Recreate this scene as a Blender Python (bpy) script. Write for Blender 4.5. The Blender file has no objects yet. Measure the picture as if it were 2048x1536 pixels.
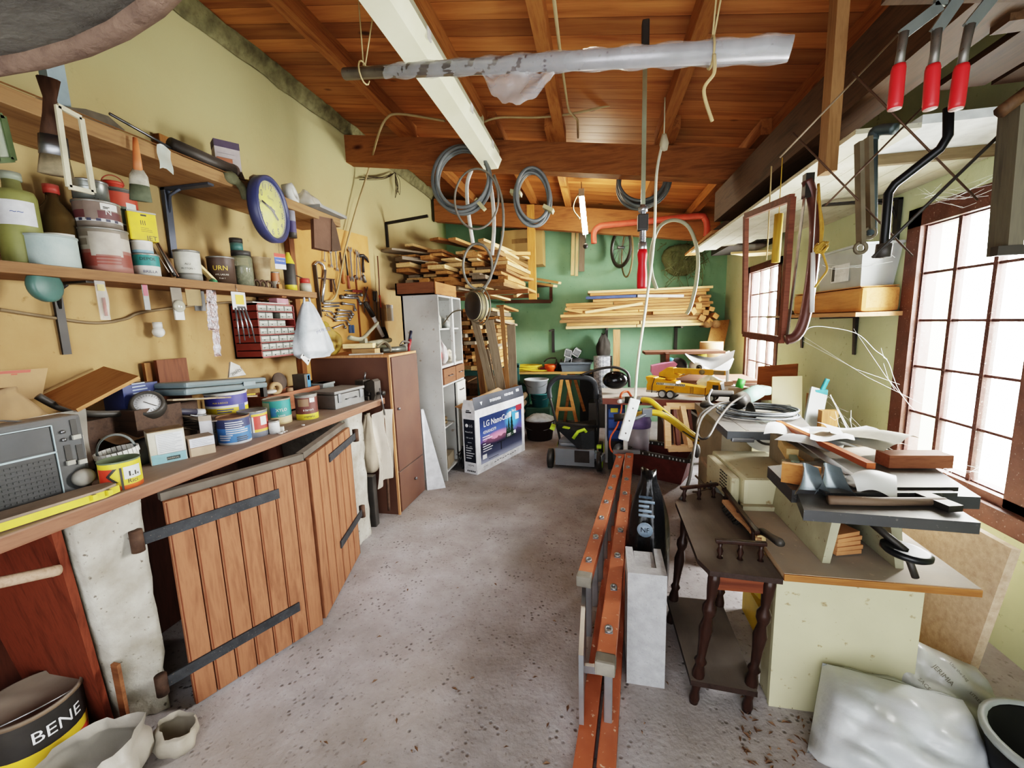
import bpy, bmesh, math, random
from mathutils import Vector as V, Matrix as MT
R = random.Random(11)
PI = math.pi
COL = bpy.context.scene.collection
sc = bpy.context.scene
F, CX, CY, EYE = 830.0, 1024.0, 768.0, 1.5
_y = V((168.0, -126.0, F)).normalized()
_dy = -F * F / (168 * 0.031 - 126)
_d = V((0.031 * _dy, _dy, F)).normalized()
_u = -_d
_x = _y.cross(_u)
if _x.x < 0: _x = -_x
RW = MT((_x, _y, _u))            # camera frame (right, down, forward) -> world
def ray(px, py): return RW @ V((px - CX, py - CY, F))
def P(px, py, X=None, Y=None, Z=None):
 d = ray(px, py)
 t = X / d.x if X is not None else Y / d.y if Y is not None else (Z - EYE) / d.z
 return V((0, 0, EYE)) + d * t
def depth(p): return (RW.transposed() @ (V(p) - V((0, 0, EYE)))).z
def spot(px, pyb, pyt, w, push=True, **k):
 b = P(px, pyb, **k)
 r = w / 2 * depth(b) / F
 hd = math.hypot(b.x, b.y)
 d = ray(px, pyt)
 zt = EYE + d.z * hd / math.hypot(d.x, d.y)
 if push: b = b + V((b.x, b.y, 0)) / hd * r
 return b, r, zt - b.z
def sh(px, pyt, w, X=-2.1, zb=1.77):
 t = P(px, pyt, X=X)
 return V((X, t.y, zb)), w / 2 * depth((X, t.y, zb)) / F, t.z - zb
def face(p): return math.atan2(-p[0], p[1])       # yaw that turns local -Y towards the viewer's side of the room
cd = bpy.data.cameras.new('camera'); cam = bpy.data.objects.new('camera', cd); COL.objects.link(cam)
cd.sensor_width = 36; cd.lens = F / 2048 * 36; cd.clip_start = 0.02; cd.clip_end = 200
cx, cyv, cz = RW @ V((1, 0, 0)), RW @ V((0, -1, 0)), RW @ V((0, 0, -1))
cam.matrix_world = MT(((cx.x, cyv.x, cz.x, 0), (cx.y, cyv.y, cz.y, 0), (cx.z, cyv.z, cz.z, EYE), (0, 0, 0, 1)))
sc.camera = cam
def hexc(s):
 c = [int(s[i:i + 2], 16) / 255 for i in (0, 2, 4)]
 return tuple([x / 12.92 if x <= .04045 else ((x + .055) / 1.055) ** 2.4 for x in c] + [1])
_mats = {}
class NT:
 def __init__(s, name):
  s.m = bpy.data.materials.new(name); s.m.use_nodes = True
  s.t = s.m.node_tree; s.n = s.t.nodes
  s.b = s.n['Principled BSDF']
 def new(s, typ, **k):
  n = s.n.new(typ)
  for a, b in k.items():
   if a in n.inputs.keys() if hasattr(n.inputs, 'keys') else False: n.inputs[a].default_value = b
   else: setattr(n, a, b)
  return n
 def link(s, a, b): s.t.links.new(a, b)
 def mix(s, fac, a, b, blend='MIX'):
  n = s.n.new('ShaderNodeMix'); n.data_type = 'RGBA'; n.blend_type = blend
  for i, v in ((0, fac), (6, a), (7, b)):
   if isinstance(v, (int, float, tuple)): n.inputs[i].default_value = v
   else: s.link(v, n.inputs[i])
  return n.outputs[2]
 def math(s, op, a, b=0.0, clamp=False):
  n = s.n.new('ShaderNodeMath'); n.operation = op; n.use_clamp = clamp
  for i, v in ((0, a), (1, b)):
   if isinstance(v, (int, float)): n.inputs[i].default_value = v
   else: s.link(v, n.inputs[i])
  return n.outputs[0]
 def ramp(s, fac, stops):
  n = s.n.new('ShaderNodeValToRGB'); e = n.color_ramp.elements
  e[0].position, e[0].color = stops[0]; e[1].position, e[1].color = stops[-1]
  for p, c in stops[1:-1]: x = e.new(p); x.color = c
  s.link(fac, n.inputs[0]); return n.outputs[0]
 def coord(s, scale=(1, 1, 1), kind='Object'):
  tc = s.n.new('ShaderNodeTexCoord'); mp = s.n.new('ShaderNodeMapping')
  mp.inputs['Scale'].default_value = scale
  s.link(tc.outputs[kind], mp.inputs['Vector']); return mp.outputs[0]
 def noise(s, vec, scale, detail=4, rough=.55, dist=0):
  n = s.n.new('ShaderNodeTexNoise'); n.inputs['Scale'].default_value = scale
  n.inputs['Detail'].default_value = detail; n.inputs['Roughness'].default_value = rough; n.inputs['Distortion'].default_value = dist
  s.link(vec, n.inputs['Vector']); return n.outputs[0]
 def bump(s, hgt, strength, dist=.01):
  n = s.n.new('ShaderNodeBump'); n.inputs['Strength'].default_value = strength; n.inputs['Distance'].default_value = dist
  s.link(hgt, n.inputs['Height']); s.link(n.outputs[0], s.b.inputs['Normal'])
 def col(s, out): s.link(out, s.b.inputs['Base Color'])
DUST = hexc('9a938a')
def mat(col, rough=.6, metal=0, var=.18, scale=9, bump=0, dust=0, col2=None, spk=None, trans=0, alpha=1, emit=0, cover=.5, spec=.4):
 key = (col, rough, metal, var, scale, bump, dust, col2, spk, trans, alpha, emit, cover)
 if key in _mats: return _mats[key]
 t = NT('m_' + col); b = t.b
 c = hexc(col)
 b.inputs['Roughness'].default_value = rough; b.inputs['Metallic'].default_value = metal
 b.inputs['Specular IOR Level'].default_value = spec
 vec = t.coord()
 nz = t.noise(vec, scale, 5)
 c2 = hexc(col2) if col2 else tuple([x * (1 - var * 2) for x in c[:3]] + [1])
 lo, hi = (.5 - .18, .5 + .18)
 o = t.ramp(nz, [(cover - .18, c), (cover + .2, c2)])
 if spk:
  n2 = t.noise(vec, scale * 7, 3)
  f = t.ramp(n2, [(.64, (0, 0, 0, 1)), (.72, (1, 1, 1, 1))])
  o = t.mix(f, o, hexc(spk))
 if dust:
  o = t.mix(t.math('MULTIPLY', t.noise(vec, scale * .6, 4), .16 + .16 * dust), o, hexc('7d7466'))
  g = t.n.new('ShaderNodeNewGeometry'); sp = t.n.new('ShaderNodeSeparateXYZ'); t.link(g.outputs['Normal'], sp.inputs[0])
  up = t.math('MULTIPLY', t.math('POWER', t.math('MAXIMUM', sp.outputs[2], 0), 2), dust)
  f = t.math('MULTIPLY', up, t.math('ADD', t.noise(vec, scale * 1.7, 3), .35), True)
  o = t.mix(f, o, DUST)
 t.col(o)
 if bump: t.bump(t.noise(vec, scale * 3, 6), bump)
 if trans: b.inputs['Transmission Weight'].default_value = trans
 if alpha < 1: b.inputs['Alpha'].default_value = alpha
 if emit: b.inputs['Emission Color'].default_value = c; b.inputs['Emission Strength'].default_value = emit
 _mats[key] = t.m; return t.m
def wood(c1, c2, scale=6, axis=0, rough=.65, rnd=.35, dust=0, stretch=12, knots=False, bump=.15):
 key = ('w', c1, c2, scale, axis, rough, rnd, dust, stretch, knots)
 if key in _mats: return _mats[key]
 t = NT('wood_' + c1); t.b.inputs['Roughness'].default_value = rough; t.b.inputs['Specular IOR Level'].default_value = .25
 s = [stretch ** .5] * 3; s[axis] = 1 / stretch ** .5
 oi = t.n.new('ShaderNodeObjectInfo')
 tc = t.n.new('ShaderNodeTexCoord'); mp = t.n.new('ShaderNodeMapping'); mp.inputs['Scale'].default_value = s
 av = t.n.new('ShaderNodeVectorMath'); av.operation = 'ADD'; t.link(tc.outputs['Object'], av.inputs[0])
 cb = t.n.new('ShaderNodeCombineXYZ')
 rr = t.math('MULTIPLY', oi.outputs['Random'], 37.0)
 for i in range(3): t.link(rr, cb.inputs[i])
 t.link(cb.outputs[0], av.inputs[1]); t.link(av.outputs[0], mp.inputs['Vector'])
 nz = t.noise(mp.outputs[0], scale, 6, .6, .6)
 fine = t.noise(mp.outputs[0], scale * 5, 3)
 k = t.math('ADD', t.math('MULTIPLY', nz, .75), t.math('MULTIPLY', fine, .25))
 o = t.ramp(k, [(.32, hexc(c2)), (.5, hexc(c1)), (.7, hexc(c2))])
 v = t.n.new('ShaderNodeHueSaturation')
 t.link(t.math('ADD', 1 - rnd, t.math('MULTIPLY', oi.outputs['Random'], rnd * 1.6)), v.inputs['Value']); t.link(o, v.inputs['Color'])
 o = v.outputs[0]
 if knots:
  vo = t.n.new('ShaderNodeTexVoronoi'); vo.inputs['Scale'].default_value = 2.2
  m2 = t.n.new('ShaderNodeMapping'); s2 = [1.6] * 3; s2[axis] = .7; m2.inputs['Scale'].default_value = s2
  t.link(av.outputs[0], m2.inputs['Vector']); t.link(m2.outputs[0], vo.inputs['Vector'])
  o = t.mix(t.ramp(vo.outputs['Distance'], [(.03, (1, 1, 1, 1)), (.1, (0, 0, 0, 1))]), o, hexc('4a2410'))
 if dust:
  g = t.n.new('ShaderNodeNewGeometry'); sp = t.n.new('ShaderNodeSeparateXYZ'); t.link(g.outputs['Normal'], sp.inputs[0])
  f = t.math('MULTIPLY', t.math('MULTIPLY', t.math('MAXIMUM', sp.outputs[2], 0), dust), t.math('ADD', t.noise(tc.outputs['Object'], 6, 4), .35), True)
  o = t.mix(f, o, DUST)
 t.col(o)
 if bump: t.bump(fine, bump, .004)
 _mats[key] = t.m; return t.m
def glassy(name, col, a=.35, rough=.25):
 """thin plastic or glass: part see-through, part pale surface"""
 key = ('g', name, col, a)
 if key in _mats: return _mats[key]
 t = NT(name)
 tr = t.n.new('ShaderNodeBsdfTransparent'); mx = t.n.new('ShaderNodeMixShader')
 t.b.inputs['Base Color'].default_value = hexc(col); t.b.inputs['Roughness'].default_value = rough
 n = t.noise(t.coord(), 6, 5)
 f = t.math('ADD', a - .15, t.math('MULTIPLY', n, .3), True)
 t.link(f, mx.inputs[0]); t.link(tr.outputs[0], mx.inputs[1]); t.link(t.b.outputs[0], mx.inputs[2])
 t.link(mx.outputs[0], t.n['Material Output'].inputs['Surface'])
 _mats[key] = t.m; return t.m
def loc(x=0, y=0, z=0): return MT.Translation((x, y, z))
def rot(a, ax): return MT.Rotation(a, 4, ax)
def frame(p0, p1, up=(0, 0, 1)):
 """matrix with X along p0->p1, origin at p0"""
 p0, p1 = V(p0), V(p1); x = (p1 - p0).normalized(); u = V(up)
 if abs(x.dot(u)) > .99: u = V((0, 1, 0))
 y = u.cross(x).normalized(); z = x.cross(y)
 return MT(((x.x, y.x, z.x, p0.x), (x.y, y.y, z.y, p0.y), (x.z, y.z, z.z, p0.z), (0, 0, 0, 1)))
_txt = {}
class MB:
 def __init__(s): s.bm = bmesh.new(); s.mi = 0; s.sm = False
 def _f(s, vs):
  try:
   f = s.bm.faces.new(vs); f.material_index = s.mi; f.smooth = s.sm; return f
  except ValueError: return None
 def hexa(s, pts):
  v = [s.bm.verts.new(p) for p in pts]
  for q in ((0, 3, 2, 1), (4, 5, 6, 7), (0, 1, 5, 4), (1, 2, 6, 5), (2, 3, 7, 6), (3, 0, 4, 7)): s._f([v[i] for i in q])
  return s
 def box(s, x0, y0, z0, x1, y1, z1, M=None, bev=0):
  pts = [V(p) for p in ((x0, y0, z0), (x1, y0, z0), (x1, y1, z0), (x0, y1, z0), (x0, y0, z1), (x1, y0, z1), (x1, y1, z1), (x0, y1, z1))]
  if bev:
   b2 = bmesh.new(); v = [b2.verts.new(p) for p in pts]
   for q in ((0, 3, 2, 1), (4, 5, 6, 7), (0, 1, 5, 4), (1, 2, 6, 5), (2, 3, 7, 6), (3, 0, 4, 7)): b2.faces.new([v[i] for i in q])
   bmesh.ops.bevel(b2, geom=list(b2.edges), offset=bev, segments=2, affect='EDGES', profile=.6)
   s.merge(b2, M); return s
  if M: pts = [M @ p for p in pts]
  return s.hexa(pts)
 def cbox(s, c, sx, sy, sz, rz=0, M=None, bev=0, rx=0, ry=0):
  m = MT.Translation(c) @ rot(rz, 'Z') @ rot(ry, 'Y') @ rot(rx, 'X')
  if M: m = M @ m
  return s.box(-sx / 2, -sy / 2, -sz / 2, sx / 2, sy / 2, sz / 2, m, bev)
 def merge(s, b2, M=None):
  mp = {}
  for v in b2.verts: mp[v] = s.bm.verts.new((M @ v.co) if M else v.co)
  for f in b2.faces: s._f([mp[v] for v in f.verts])
  b2.free()
 def beam(s, p0, p1, w, h, up=(0, 0, 1), bev=0, M=None):
  L = (V(p1) - V(p0)).length
  m = frame(p0, p1, up)
  if M: m = M @ m
  return s.box(0, -w / 2, -h / 2, L, w / 2, h / 2, m, bev)
 def tube(s, pts, r, n=8, closed=False, M=None, caps=True, flat=1):
  pts = [V(p) for p in pts]
  if M: pts = [M @ p for p in pts]
  N = len(pts); rs = r if isinstance(r, (list, tuple)) else [r] * N
  rings = []; prev = None
  sm, s.sm = s.sm, True
  for i in range(N):
   a = pts[i - 1] if (i > 0 or closed) else pts[i]; b = pts[(i + 1) % N] if (i < N - 1 or closed) else pts[i]
   t = (b - a)
   t = t.normalized() if t.length > 1e-9 else V((0, 0, 1))
   if prev is None: u = t.orthogonal().normalized()
   else:
    u = prev - t * prev.dot(t)
    u = u.normalized() if u.length > 1e-6 else t.orthogonal().normalized()
   prev = u; w = t.cross(u)
   rings.append([s.bm.verts.new(pts[i] + (u * math.cos(2 * PI * k / n) + w * flat * math.sin(2 * PI * k / n)) * rs[i]) for k in range(n)])
  for i in range(N if closed else N - 1):
   a, b = rings[i], rings[(i + 1) % N]
   for k in range(n): s._f([a[k], a[(k + 1) % n], b[(k + 1) % n], b[k]])
  if caps and not closed: s._f(rings[0][::-1]); s._f(rings[-1])
  s.sm = sm; return s
 def lathe(s, prof, n=20, M=None, mis=None, smooth=True, a0=0, a1=2 * PI):
  full = abs(a1 - a0 - 2 * PI) < 1e-6
  K = n if full else n + 1; rings = []
  for r, z in prof:
   if r < 1e-6: rings.append([s.bm.verts.new((M @ V((0, 0, z))) if M else (0, 0, z))])
   else:
    ring = []
    for k in range(K):
     a = a0 + (a1 - a0) * k / n; p = V((r * math.cos(a), r * math.sin(a), z)); ring.append(s.bm.verts.new(M @ p if M else p))
    rings.append(ring)
  om, sm = s.mi, s.sm; s.sm = smooth
  for i in range(len(rings) - 1):
   if mis: s.mi = mis[i]
   a, b = rings[i], rings[i + 1]
   for k in range(n):
    k2 = (k + 1) % K
    if len(a) == 1 and len(b) == 1: continue
    if len(a) == 1: s._f([a[0], b[k2], b[k]])
    elif len(b) == 1: s._f([a[k], a[k2], b[0]])
    else: s._f([a[k], a[k2], b[k2], b[k]])
  s.mi, s.sm = om, sm; return s
 def cyl(s, r, z0, z1, n=20, M=None, r2=None): return s.lathe([(0, z0), (r, z0), (r if r2 is None else r2, z1), (0, z1)], n, M, smooth=True)
 def rod(s, p0, p1, r, n=8, r2=None):
  L = (V(p1) - V(p0)).length; return s.tube([p0, p1], [r, r if r2 is None else r2], n)
 def prism(s, poly, h, M=None, z0=0):
  a = [V((x, y, z0)) for x, y in poly]; b = [V((x, y, z0 + h)) for x, y in poly]
  if M: a = [M @ p for p in a]; b = [M @ p for p in b]
  va = [s.bm.verts.new(p) for p in a]; vb = [s.bm.verts.new(p) for p in b]
  s._f(va[::-1]); s._f(vb); n = len(va)
  for i in range(n): s._f([va[i], va[(i + 1) % n], vb[(i + 1) % n], vb[i]])
  return s
 def grid(s, nx, ny, fn, thick=0):
  sm, s.sm = s.sm, True
  g = [[s.bm.verts.new(fn(i / nx, j / ny)) for j in range(ny + 1)] for i in range(nx + 1)]
  for i in range(nx):
   for j in range(ny): s._f([g[i][j], g[i + 1][j], g[i + 1][j + 1], g[i][j + 1]])
  s.sm = sm; return s
 def ball(s, c, r, n=12, sc=(1, 1, 1), M=None, bumpy=0, seed=0):
  rr = random.Random(seed); m = MT.Translation(c) @ MT.Diagonal((*sc, 1))
  if M: m = M @ m
  pr = [(r * math.sin(PI * i / n), -r * math.cos(PI * i / n)) for i in range(n + 1)]
  pr[0] = (0, -r); pr[-1] = (0, r)
  n0 = len(s.bm.verts); s.bm.verts.ensure_lookup_table()
  s.lathe(pr, n * 2 if n < 10 else n + 6, m)
  if bumpy:
   s.bm.verts.ensure_lookup_table()
   for v in s.bm.verts[n0:]:
    d = v.co - m.translation; v.co = m.translation + d * (1 + bumpy * (math.sin(d.x * 31 / r * .09 + seed) * math.cos(d.z * 27 / r * .09 + seed * 2) + .6 * rr.uniform(-1, 1)))
  return s
 def quad(s, a, b, c, d): s._f([s.bm.verts.new(p) for p in (a, b, c, d)]); return s
 def text(s, string, size, M=None, mi=None, wrap=None, align='CENTER', sx=1.0, off=0):
  """lettering as flat faces in the local XZ plane facing -Y; wrap = cylinder radius about Z"""
  key = (string, align)
  if key not in _txt:
   cu = bpy.data.curves.new('t', 'FONT'); cu.body = string; cu.size = 1; cu.align_x = align; cu.align_y = 'CENTER'; cu.resolution_u = 2; cu.fill_mode = 'FRONT'
   ob = bpy.data.objects.new('t', cu); COL.objects.link(ob)
   dg = bpy.context.evaluated_depsgraph_get(); me = bpy.data.meshes.new_from_object(ob.evaluated_get(dg))
   _txt[key] = ([tuple(v.co) for v in me.vertices], [tuple(p.vertices) for p in me.polygons])
   bpy.data.objects.remove(ob); bpy.data.curves.remove(cu); bpy.data.meshes.remove(me)
  vs, fs = _txt[key]; om = s.mi
  if mi is not None: s.mi = mi
  nv = []
  for x, y, z in vs:
   x *= size * sx; y *= size
   if wrap: p = V((wrap * math.sin((x + off) / wrap), -wrap * math.cos((x + off) / wrap), y))
   else: p = V((x + off, 0, y))
   nv.append(s.bm.verts.new(M @ p if M else p))
  for f in fs: s._f([nv[i] for i in f])
  s.mi = om; return s
 def xf(s, M):
  bmesh.ops.transform(s.bm, matrix=M, verts=list(s.bm.verts)); return s
 def jitter(s, a, seed=1):
  r = random.Random(seed)
  for v in s.bm.verts: v.co += V((r.uniform(-a, a), r.uniform(-a, a), r.uniform(-a, a)))
  return s
def tag(o, label, cat, group=None):
 o['label'] = label; o['category'] = cat; o['kind'] = 'thing'
 if group: o['group'] = group
 return o
def thing(name, label, cat, at=(0, 0, 0), rz=0, group=None, rx=0, ry=0):
 o = bpy.data.objects.new(name, None); COL.objects.link(o); o.empty_display_size = .05
 m = MT.Translation(at) @ rot(rz, 'Z') @ rot(ry, 'Y') @ rot(rx, 'X')
 o.matrix_basis = m
 return tag(o, label, cat, group)
def obj(name, mb, mats, parent=None, recalc=True):
 if recalc: bmesh.ops.recalc_face_normals(mb.bm, faces=list(mb.bm.faces))
 me = bpy.data.meshes.new(name); mb.bm.to_mesh(me); mb.bm.free()
 for m in (mats if isinstance(mats, (list, tuple)) else [mats]): me.materials.append(m)
 o = bpy.data.objects.new(name, me); COL.objects.link(o)
 if parent: o.parent = parent
 return o
def part(name, mb, mats, parent, label=None, world=False):
 if world: mb.xf(parent.matrix_basis.inverted())
 o = obj(name, mb, mats, parent)
 if label: o['label'] = label
 return o
def solo(name, mb, mats, label, cat, group=None, at=None, keep=False):
 """one-mesh thing built in world space; its origin moves to the bottom of the mesh (or `at`)"""
 if at is None:
  lo = V((min(v.co.x for v in mb.bm.verts), min(v.co.y for v in mb.bm.verts), min(v.co.z for v in mb.bm.verts)))
  hi = V((max(v.co.x for v in mb.bm.verts), max(v.co.y for v in mb.bm.verts), 0))
  at = V(((lo.x + hi.x) / 2, (lo.y + hi.y) / 2, lo.z))
 if isinstance(at, MT): mb.xf(at.inverted()); o = obj(name, mb, mats); o.matrix_basis = at
 else: mb.xf(MT.Translation(-V(at))); o = obj(name, mb, mats); o.location = at
 return tag(o, label, cat, group)
def struct(name, mb, mats, parent=None):
 o = obj(name, mb, mats, parent)
 if not parent: o['kind'] = 'structure'
 return o
def ring_pts(c, r, n=24, ax='Y', a0=0, a1=2 * PI, sx=1, sz=1):
 out = []
 for i in range(n + 1 if abs(a1 - a0) < 2 * PI - 1e-6 else n):
  a = a0 + (a1 - a0) * i / n; u, v = r * math.cos(a) * sx, r * math.sin(a) * sz
  out.append(V(c) + (V((u, 0, v)) if ax == 'Y' else V((0, u, v)) if ax == 'X' else V((u, v, 0))))
 return out
def curve(pts, n=6):
 """Catmull-Rom through points"""
 pts = [V(p) for p in pts]; out = []
 for i in range(len(pts) - 1):
  p0 = pts[max(i - 1, 0)]; p1 = pts[i]; p2 = pts[i + 1]; p3 = pts[min(i + 2, len(pts) - 1)]
  for k in range(n):
   t = k / n
   out.append(.5 * ((2 * p1) + (p2 - p0) * t + (2 * p0 - 5 * p1 + 4 * p2 - p3) * t * t + (3 * p1 - p0 - 3 * p2 + p3) * t ** 3))
 out.append(pts[-1]); return out
def PP(lst, **k): return [P(x, y, **k) for x, y in lst]
STEEL = mat('8d9094', .35, .9, .15, 20, dust=.3)
DARKM = mat('2b2c2e', .5, .6, .2, 15, dust=.4)
RUST = mat('5a4538', .8, .3, .3, 18, bump=.3)
BLACK = mat('141416', .5, 0, .1, dust=.35)
WHITEP = mat('e4e4e2', .5, 0, .06, 5, dust=.3)
PINE = wood('c9a06a', 'a87a45', rnd=.22)
PALE = wood('d8bd8c', 'b9975f', rnd=.2)
BROWNW = wood('8a5a38', '5f3a22', rnd=.2)
GREYW = wood('8b7d6a', '6a5d4c', rnd=.25)
BATTEN = [PINE, PALE, PALE, wood('b98c58', '8f6438', rnd=.25), GREYW, BROWNW]
TONE = ['honey pine', 'pale pine', 'pale pine', 'brown pine', 'grey weathered', 'dark brown']
XL, XR, YB, YF = -2.25, 1.75, 6.3, -0.9
def roofz(x): return 3.36 - .14 * (x - XL)      # underside of the boards
def wallmat(name, c, c2, c3, top=None, ys=None):
 t = NT(name); t.b.inputs['Roughness'].default_value = .9; t.b.inputs['Specular IOR Level'].default_value = .15
 vec = t.coord(); o = t.ramp(t.noise(vec, 1.6, 6, .6), [(.35, hexc(c)), (.62, hexc(c2))])
 o = t.mix(t.ramp(t.noise(vec, 26, 3), [(.66, (0, 0, 0, 1)), (.78, (.75, .75, .75, 1))]), o, hexc(c3))
 tc = t.n.new('ShaderNodeTexCoord'); sp = t.n.new('ShaderNodeSeparateXYZ'); t.link(tc.outputs['Object'], sp.inputs[0])
 if top:
  f = t.math('MULTIPLY', t.math('SUBTRACT', t.math('ADD', sp.outputs[2], t.math('MULTIPLY', t.noise(vec, 2, 4), .7)), 2.2), .9, True)
  o = t.mix(f, o, hexc(top))
 if ys:
  f = t.math('MULTIPLY', t.math('SUBTRACT', t.math('ADD', sp.outputs[1], t.math('MULTIPLY', t.noise(vec, 3, 4), .5)), ys[0]), 2.5, True)
  o = t.mix(f, o, hexc(ys[1]))
 t.col(o); t.bump(t.noise(vec, 22, 8, .65), .35, .006); return t.m
WY = wallmat('plaster_yellow', 'a38a62', '957753', '745a3a', '9d9670', (6.15, '7c8a5c'))
WG = wallmat('plaster_green', '6f9478', '7d9f82', '4d6853')
WR = wallmat('plaster_pale_green', 'bcc5a4', 'b0b996', '7d7a58')
t = NT('concrete_floor'); t.b.inputs['Roughness'].default_value = .8; t.b.inputs['Specular IOR Level'].default_value = .25
vec = t.coord(); o = t.ramp(t.noise(vec, 1.3, 8, .68), [(.3, hexc('7a7573')), (.5, hexc('9f9b9c')), (.68, hexc('b9b9be'))])
o = t.mix(t.ramp(t.noise(vec, .8, 3), [(.45, (0, 0, 0, 1)), (.7, (.6, .6, .6, 1))]), o, hexc('8f8173'))
vo = t.n.new('ShaderNodeTexVoronoi'); vo.inputs['Scale'].default_value = 34; vo.inputs['Randomness'].default_value = 1; t.link(vec, vo.inputs['Vector'])
peb = t.math('MULTIPLY', t.ramp(vo.outputs['Distance'], [(.10, (1, 1, 1, 1)), (.3, (0, 0, 0, 1))]), t.ramp(t.noise(vec, 5, 4), [(.46, (0, 0, 0, 1)), (.6, (1, 1, 1, 1))]))
o = t.mix(t.math('MULTIPLY', peb, .75), o, hexc('4f4a49'))
o = t.mix(t.ramp(t.noise(vec, 60, 2), [(.62, (0, 0, 0, 1)), (.72, (.7, .7, .7, 1))]), o, hexc('6a6361'))
t.col(o); t.bump(t.math('SUBTRACT', t.noise(vec, 40, 6), peb), .45, .008); FLOORM = t.m
t = NT('ceiling_boards'); t.b.inputs['Roughness'].default_value = .55; t.b.inputs['Specular IOR Level'].default_value = .3
tc = t.n.new('ShaderNodeTexCoord'); sp = t.n.new('ShaderNodeSeparateXYZ'); t.link(tc.outputs['Object'], sp.inputs[0])
bi = t.math('DIVIDE', sp.outputs[1], .135); fl = t.math('FLOOR', bi); fr = t.math('FRACT', bi)
wn = t.n.new('ShaderNodeTexWhiteNoise'); wn.noise_dimensions = '1D'; t.link(fl, wn.inputs['W'])
vec = t.coord((.45, 6, 1)); off = t.n.new('ShaderNodeVectorMath'); off.operation = 'ADD'; cb = t.n.new('ShaderNodeCombineXYZ'); t.link(t.math('MULTIPLY', wn.outputs[0], 50.), cb.inputs[0]); t.link(vec, off.inputs[0]); t.link(cb.outputs[0], off.inputs[1])
o = t.ramp(t.noise(off.outputs[0], 2.6, 5, .6, .4), [(.3, hexc('83502c')), (.5, hexc('a56e40')), (.7, hexc('b8804e'))])
hs = t.n.new('ShaderNodeHueSaturation'); t.link(t.math('ADD', .72, t.math('MULTIPLY', wn.outputs[0], .5)), hs.inputs['Value']); t.link(o, hs.inputs['Color']); o = hs.outputs[0]
vo = t.n.new('ShaderNodeTexVoronoi'); vo.inputs['Scale'].default_value = 2.4; t.link(t.coord((1, 1.9, 1)), vo.inputs['Vector'])
o = t.mix(t.ramp(vo.outputs['Distance'], [(.05, (1, 1, 1, 1)), (.12, (0, 0, 0, 1))]), o, hexc('3c1a0a'))
gr = t.ramp(fr, [(0, (1, 1, 1, 1)), (.04, (0, 0, 0, 1))]); o = t.mix(gr, o, hexc('3a2010'))
t.col(o); t.bump(t.math('SUBTRACT', 1., gr), .4, .006); CEILM = t.m
RAFT = wood('9c6a3c', '744622', axis=1, rnd=.12, knots=True)
BEAMX = wood('8f6038', '6a4222', axis=0, rnd=.1, knots=True)
DARKBEAM = wood('55402c', '382818', axis=1, rnd=.1)
FRAMEB = mat('5b3a30', .6, 0, .2, 12, bump=.2, spk='8b8078')
m = MB(); m.box(XL - .25, YF, -.1, XR + .3, YB + .25, 0); struct('floor', m, FLOORM)
m = MB(); m.box(XL - .25, YF, -.1, XL, YB + .25, 3.4); struct('wall_left', m, WY)
m = MB(); m.box(XL, YB, -.1, XR, YB + .25, 3.4); struct('wall_back', m, WG)
m = MB(); y0, y1 = YF - .2, YF      # unseen front wall and doorway, added to cut the light on the left
m.box(XL - .25, y0, -.1, -1.3, y1, 3.4); m.box(1.3, y0, -.1, XR + .3, y1, 3.4); m.box(-1.3, y0, 2.35, 1.3, y1, 3.4); struct('added_wall_front', m, WR)
W1 = (2.0, 2.86, .62, 2.06); W2 = (4.52, 5.44, .7, 2.06)
m = MB(); x0, x1 = XR, XR + .28
for a, b, c, d in ((YF, W1[0], 0, 3.2), (W1[0], W1[1], 0, W1[2]), (W1[0], W1[1], W1[3], 3.2), (W1[1], W2[0], 0, 3.2), (W2[0], W2[1], 0, W2[2]), (W2[0], W2[1], W2[3], 3.2), (W2[1], YB + .25, 0, 3.2)):
 m.box(x0, a, c, x1, b, d)
struct('wall_right', m, WR)
m = MB(); m.hexa([V(p) for p in ((XL - .3, YF, roofz(XL - .3)), (XR + .5, YF, roofz(XR + .5)), (XR + .5, YB + .3, roofz(XR + .5)), (XL - .3, YB + .3, roofz(XL - .3)),
(XL - .3, YF, roofz(XL - .3) + .05), (XR + .5, YF, roofz(XR + .5) + .05), (XR + .5, YB + .3, roofz(XR + .5) + .05), (XL - .3, YB + .3, roofz(XL - .3) + .05))])
struct('ceiling', m, CEILM)
m = MB()
m.grid(60, 3, lambda u, v: V((XL + .005 + .05 * v + R.uniform(0, .02), YF + 7.1 * u, roofz(XL) - .12 + .11 * v + R.uniform(-.012, .012))))
struct('trim_1', m, mat('7f7a58', .95, 0, .3, 14, bump=.6, spk='56523a'))
for i, x in enumerate((-1.6, -.88, -.28, .5, 1.25)):
 z = roofz(x); w = .075
 m = MB(); m.box(x - w / 2, YF, z - .11, x + w / 2, 3.75, z)
 m.box(x - w / 2 + (.07 if i % 2 else -.07), 3.45, z - .105, x + w / 2 + (.07 if i % 2 else -.07), YB, z)
 struct('trim_%d' % (i + 2), m, RAFT)
def cross(name, y, xa, xb, h, w, drop, mt):
 m = MB(); za, zb = roofz(xa) - drop, roofz(xb) - drop
 m.hexa([V(p) for p in ((xa, y - w / 2, za - h), (xb, y - w / 2, zb - h), (xb, y + w / 2, zb - h), (xa, y + w / 2, za - h), (xa, y - w / 2, za), (xb, y - w / 2, zb), (xb, y + w / 2, zb), (xa, y + w / 2, za))])
 return struct(name, m, mt)
cross('trim_7', 3.76, XL, 1.3, .235, .12, .11, BEAMX)
cross('trim_8', 5.78, XL + .05, 1.5, .30, .1, .11, BEAMX)
m = MB(); m.box(.97, YF, 2.29, 1.12, 3.9, 2.52); struct('trim_9', m, DARKBEAM)
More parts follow.
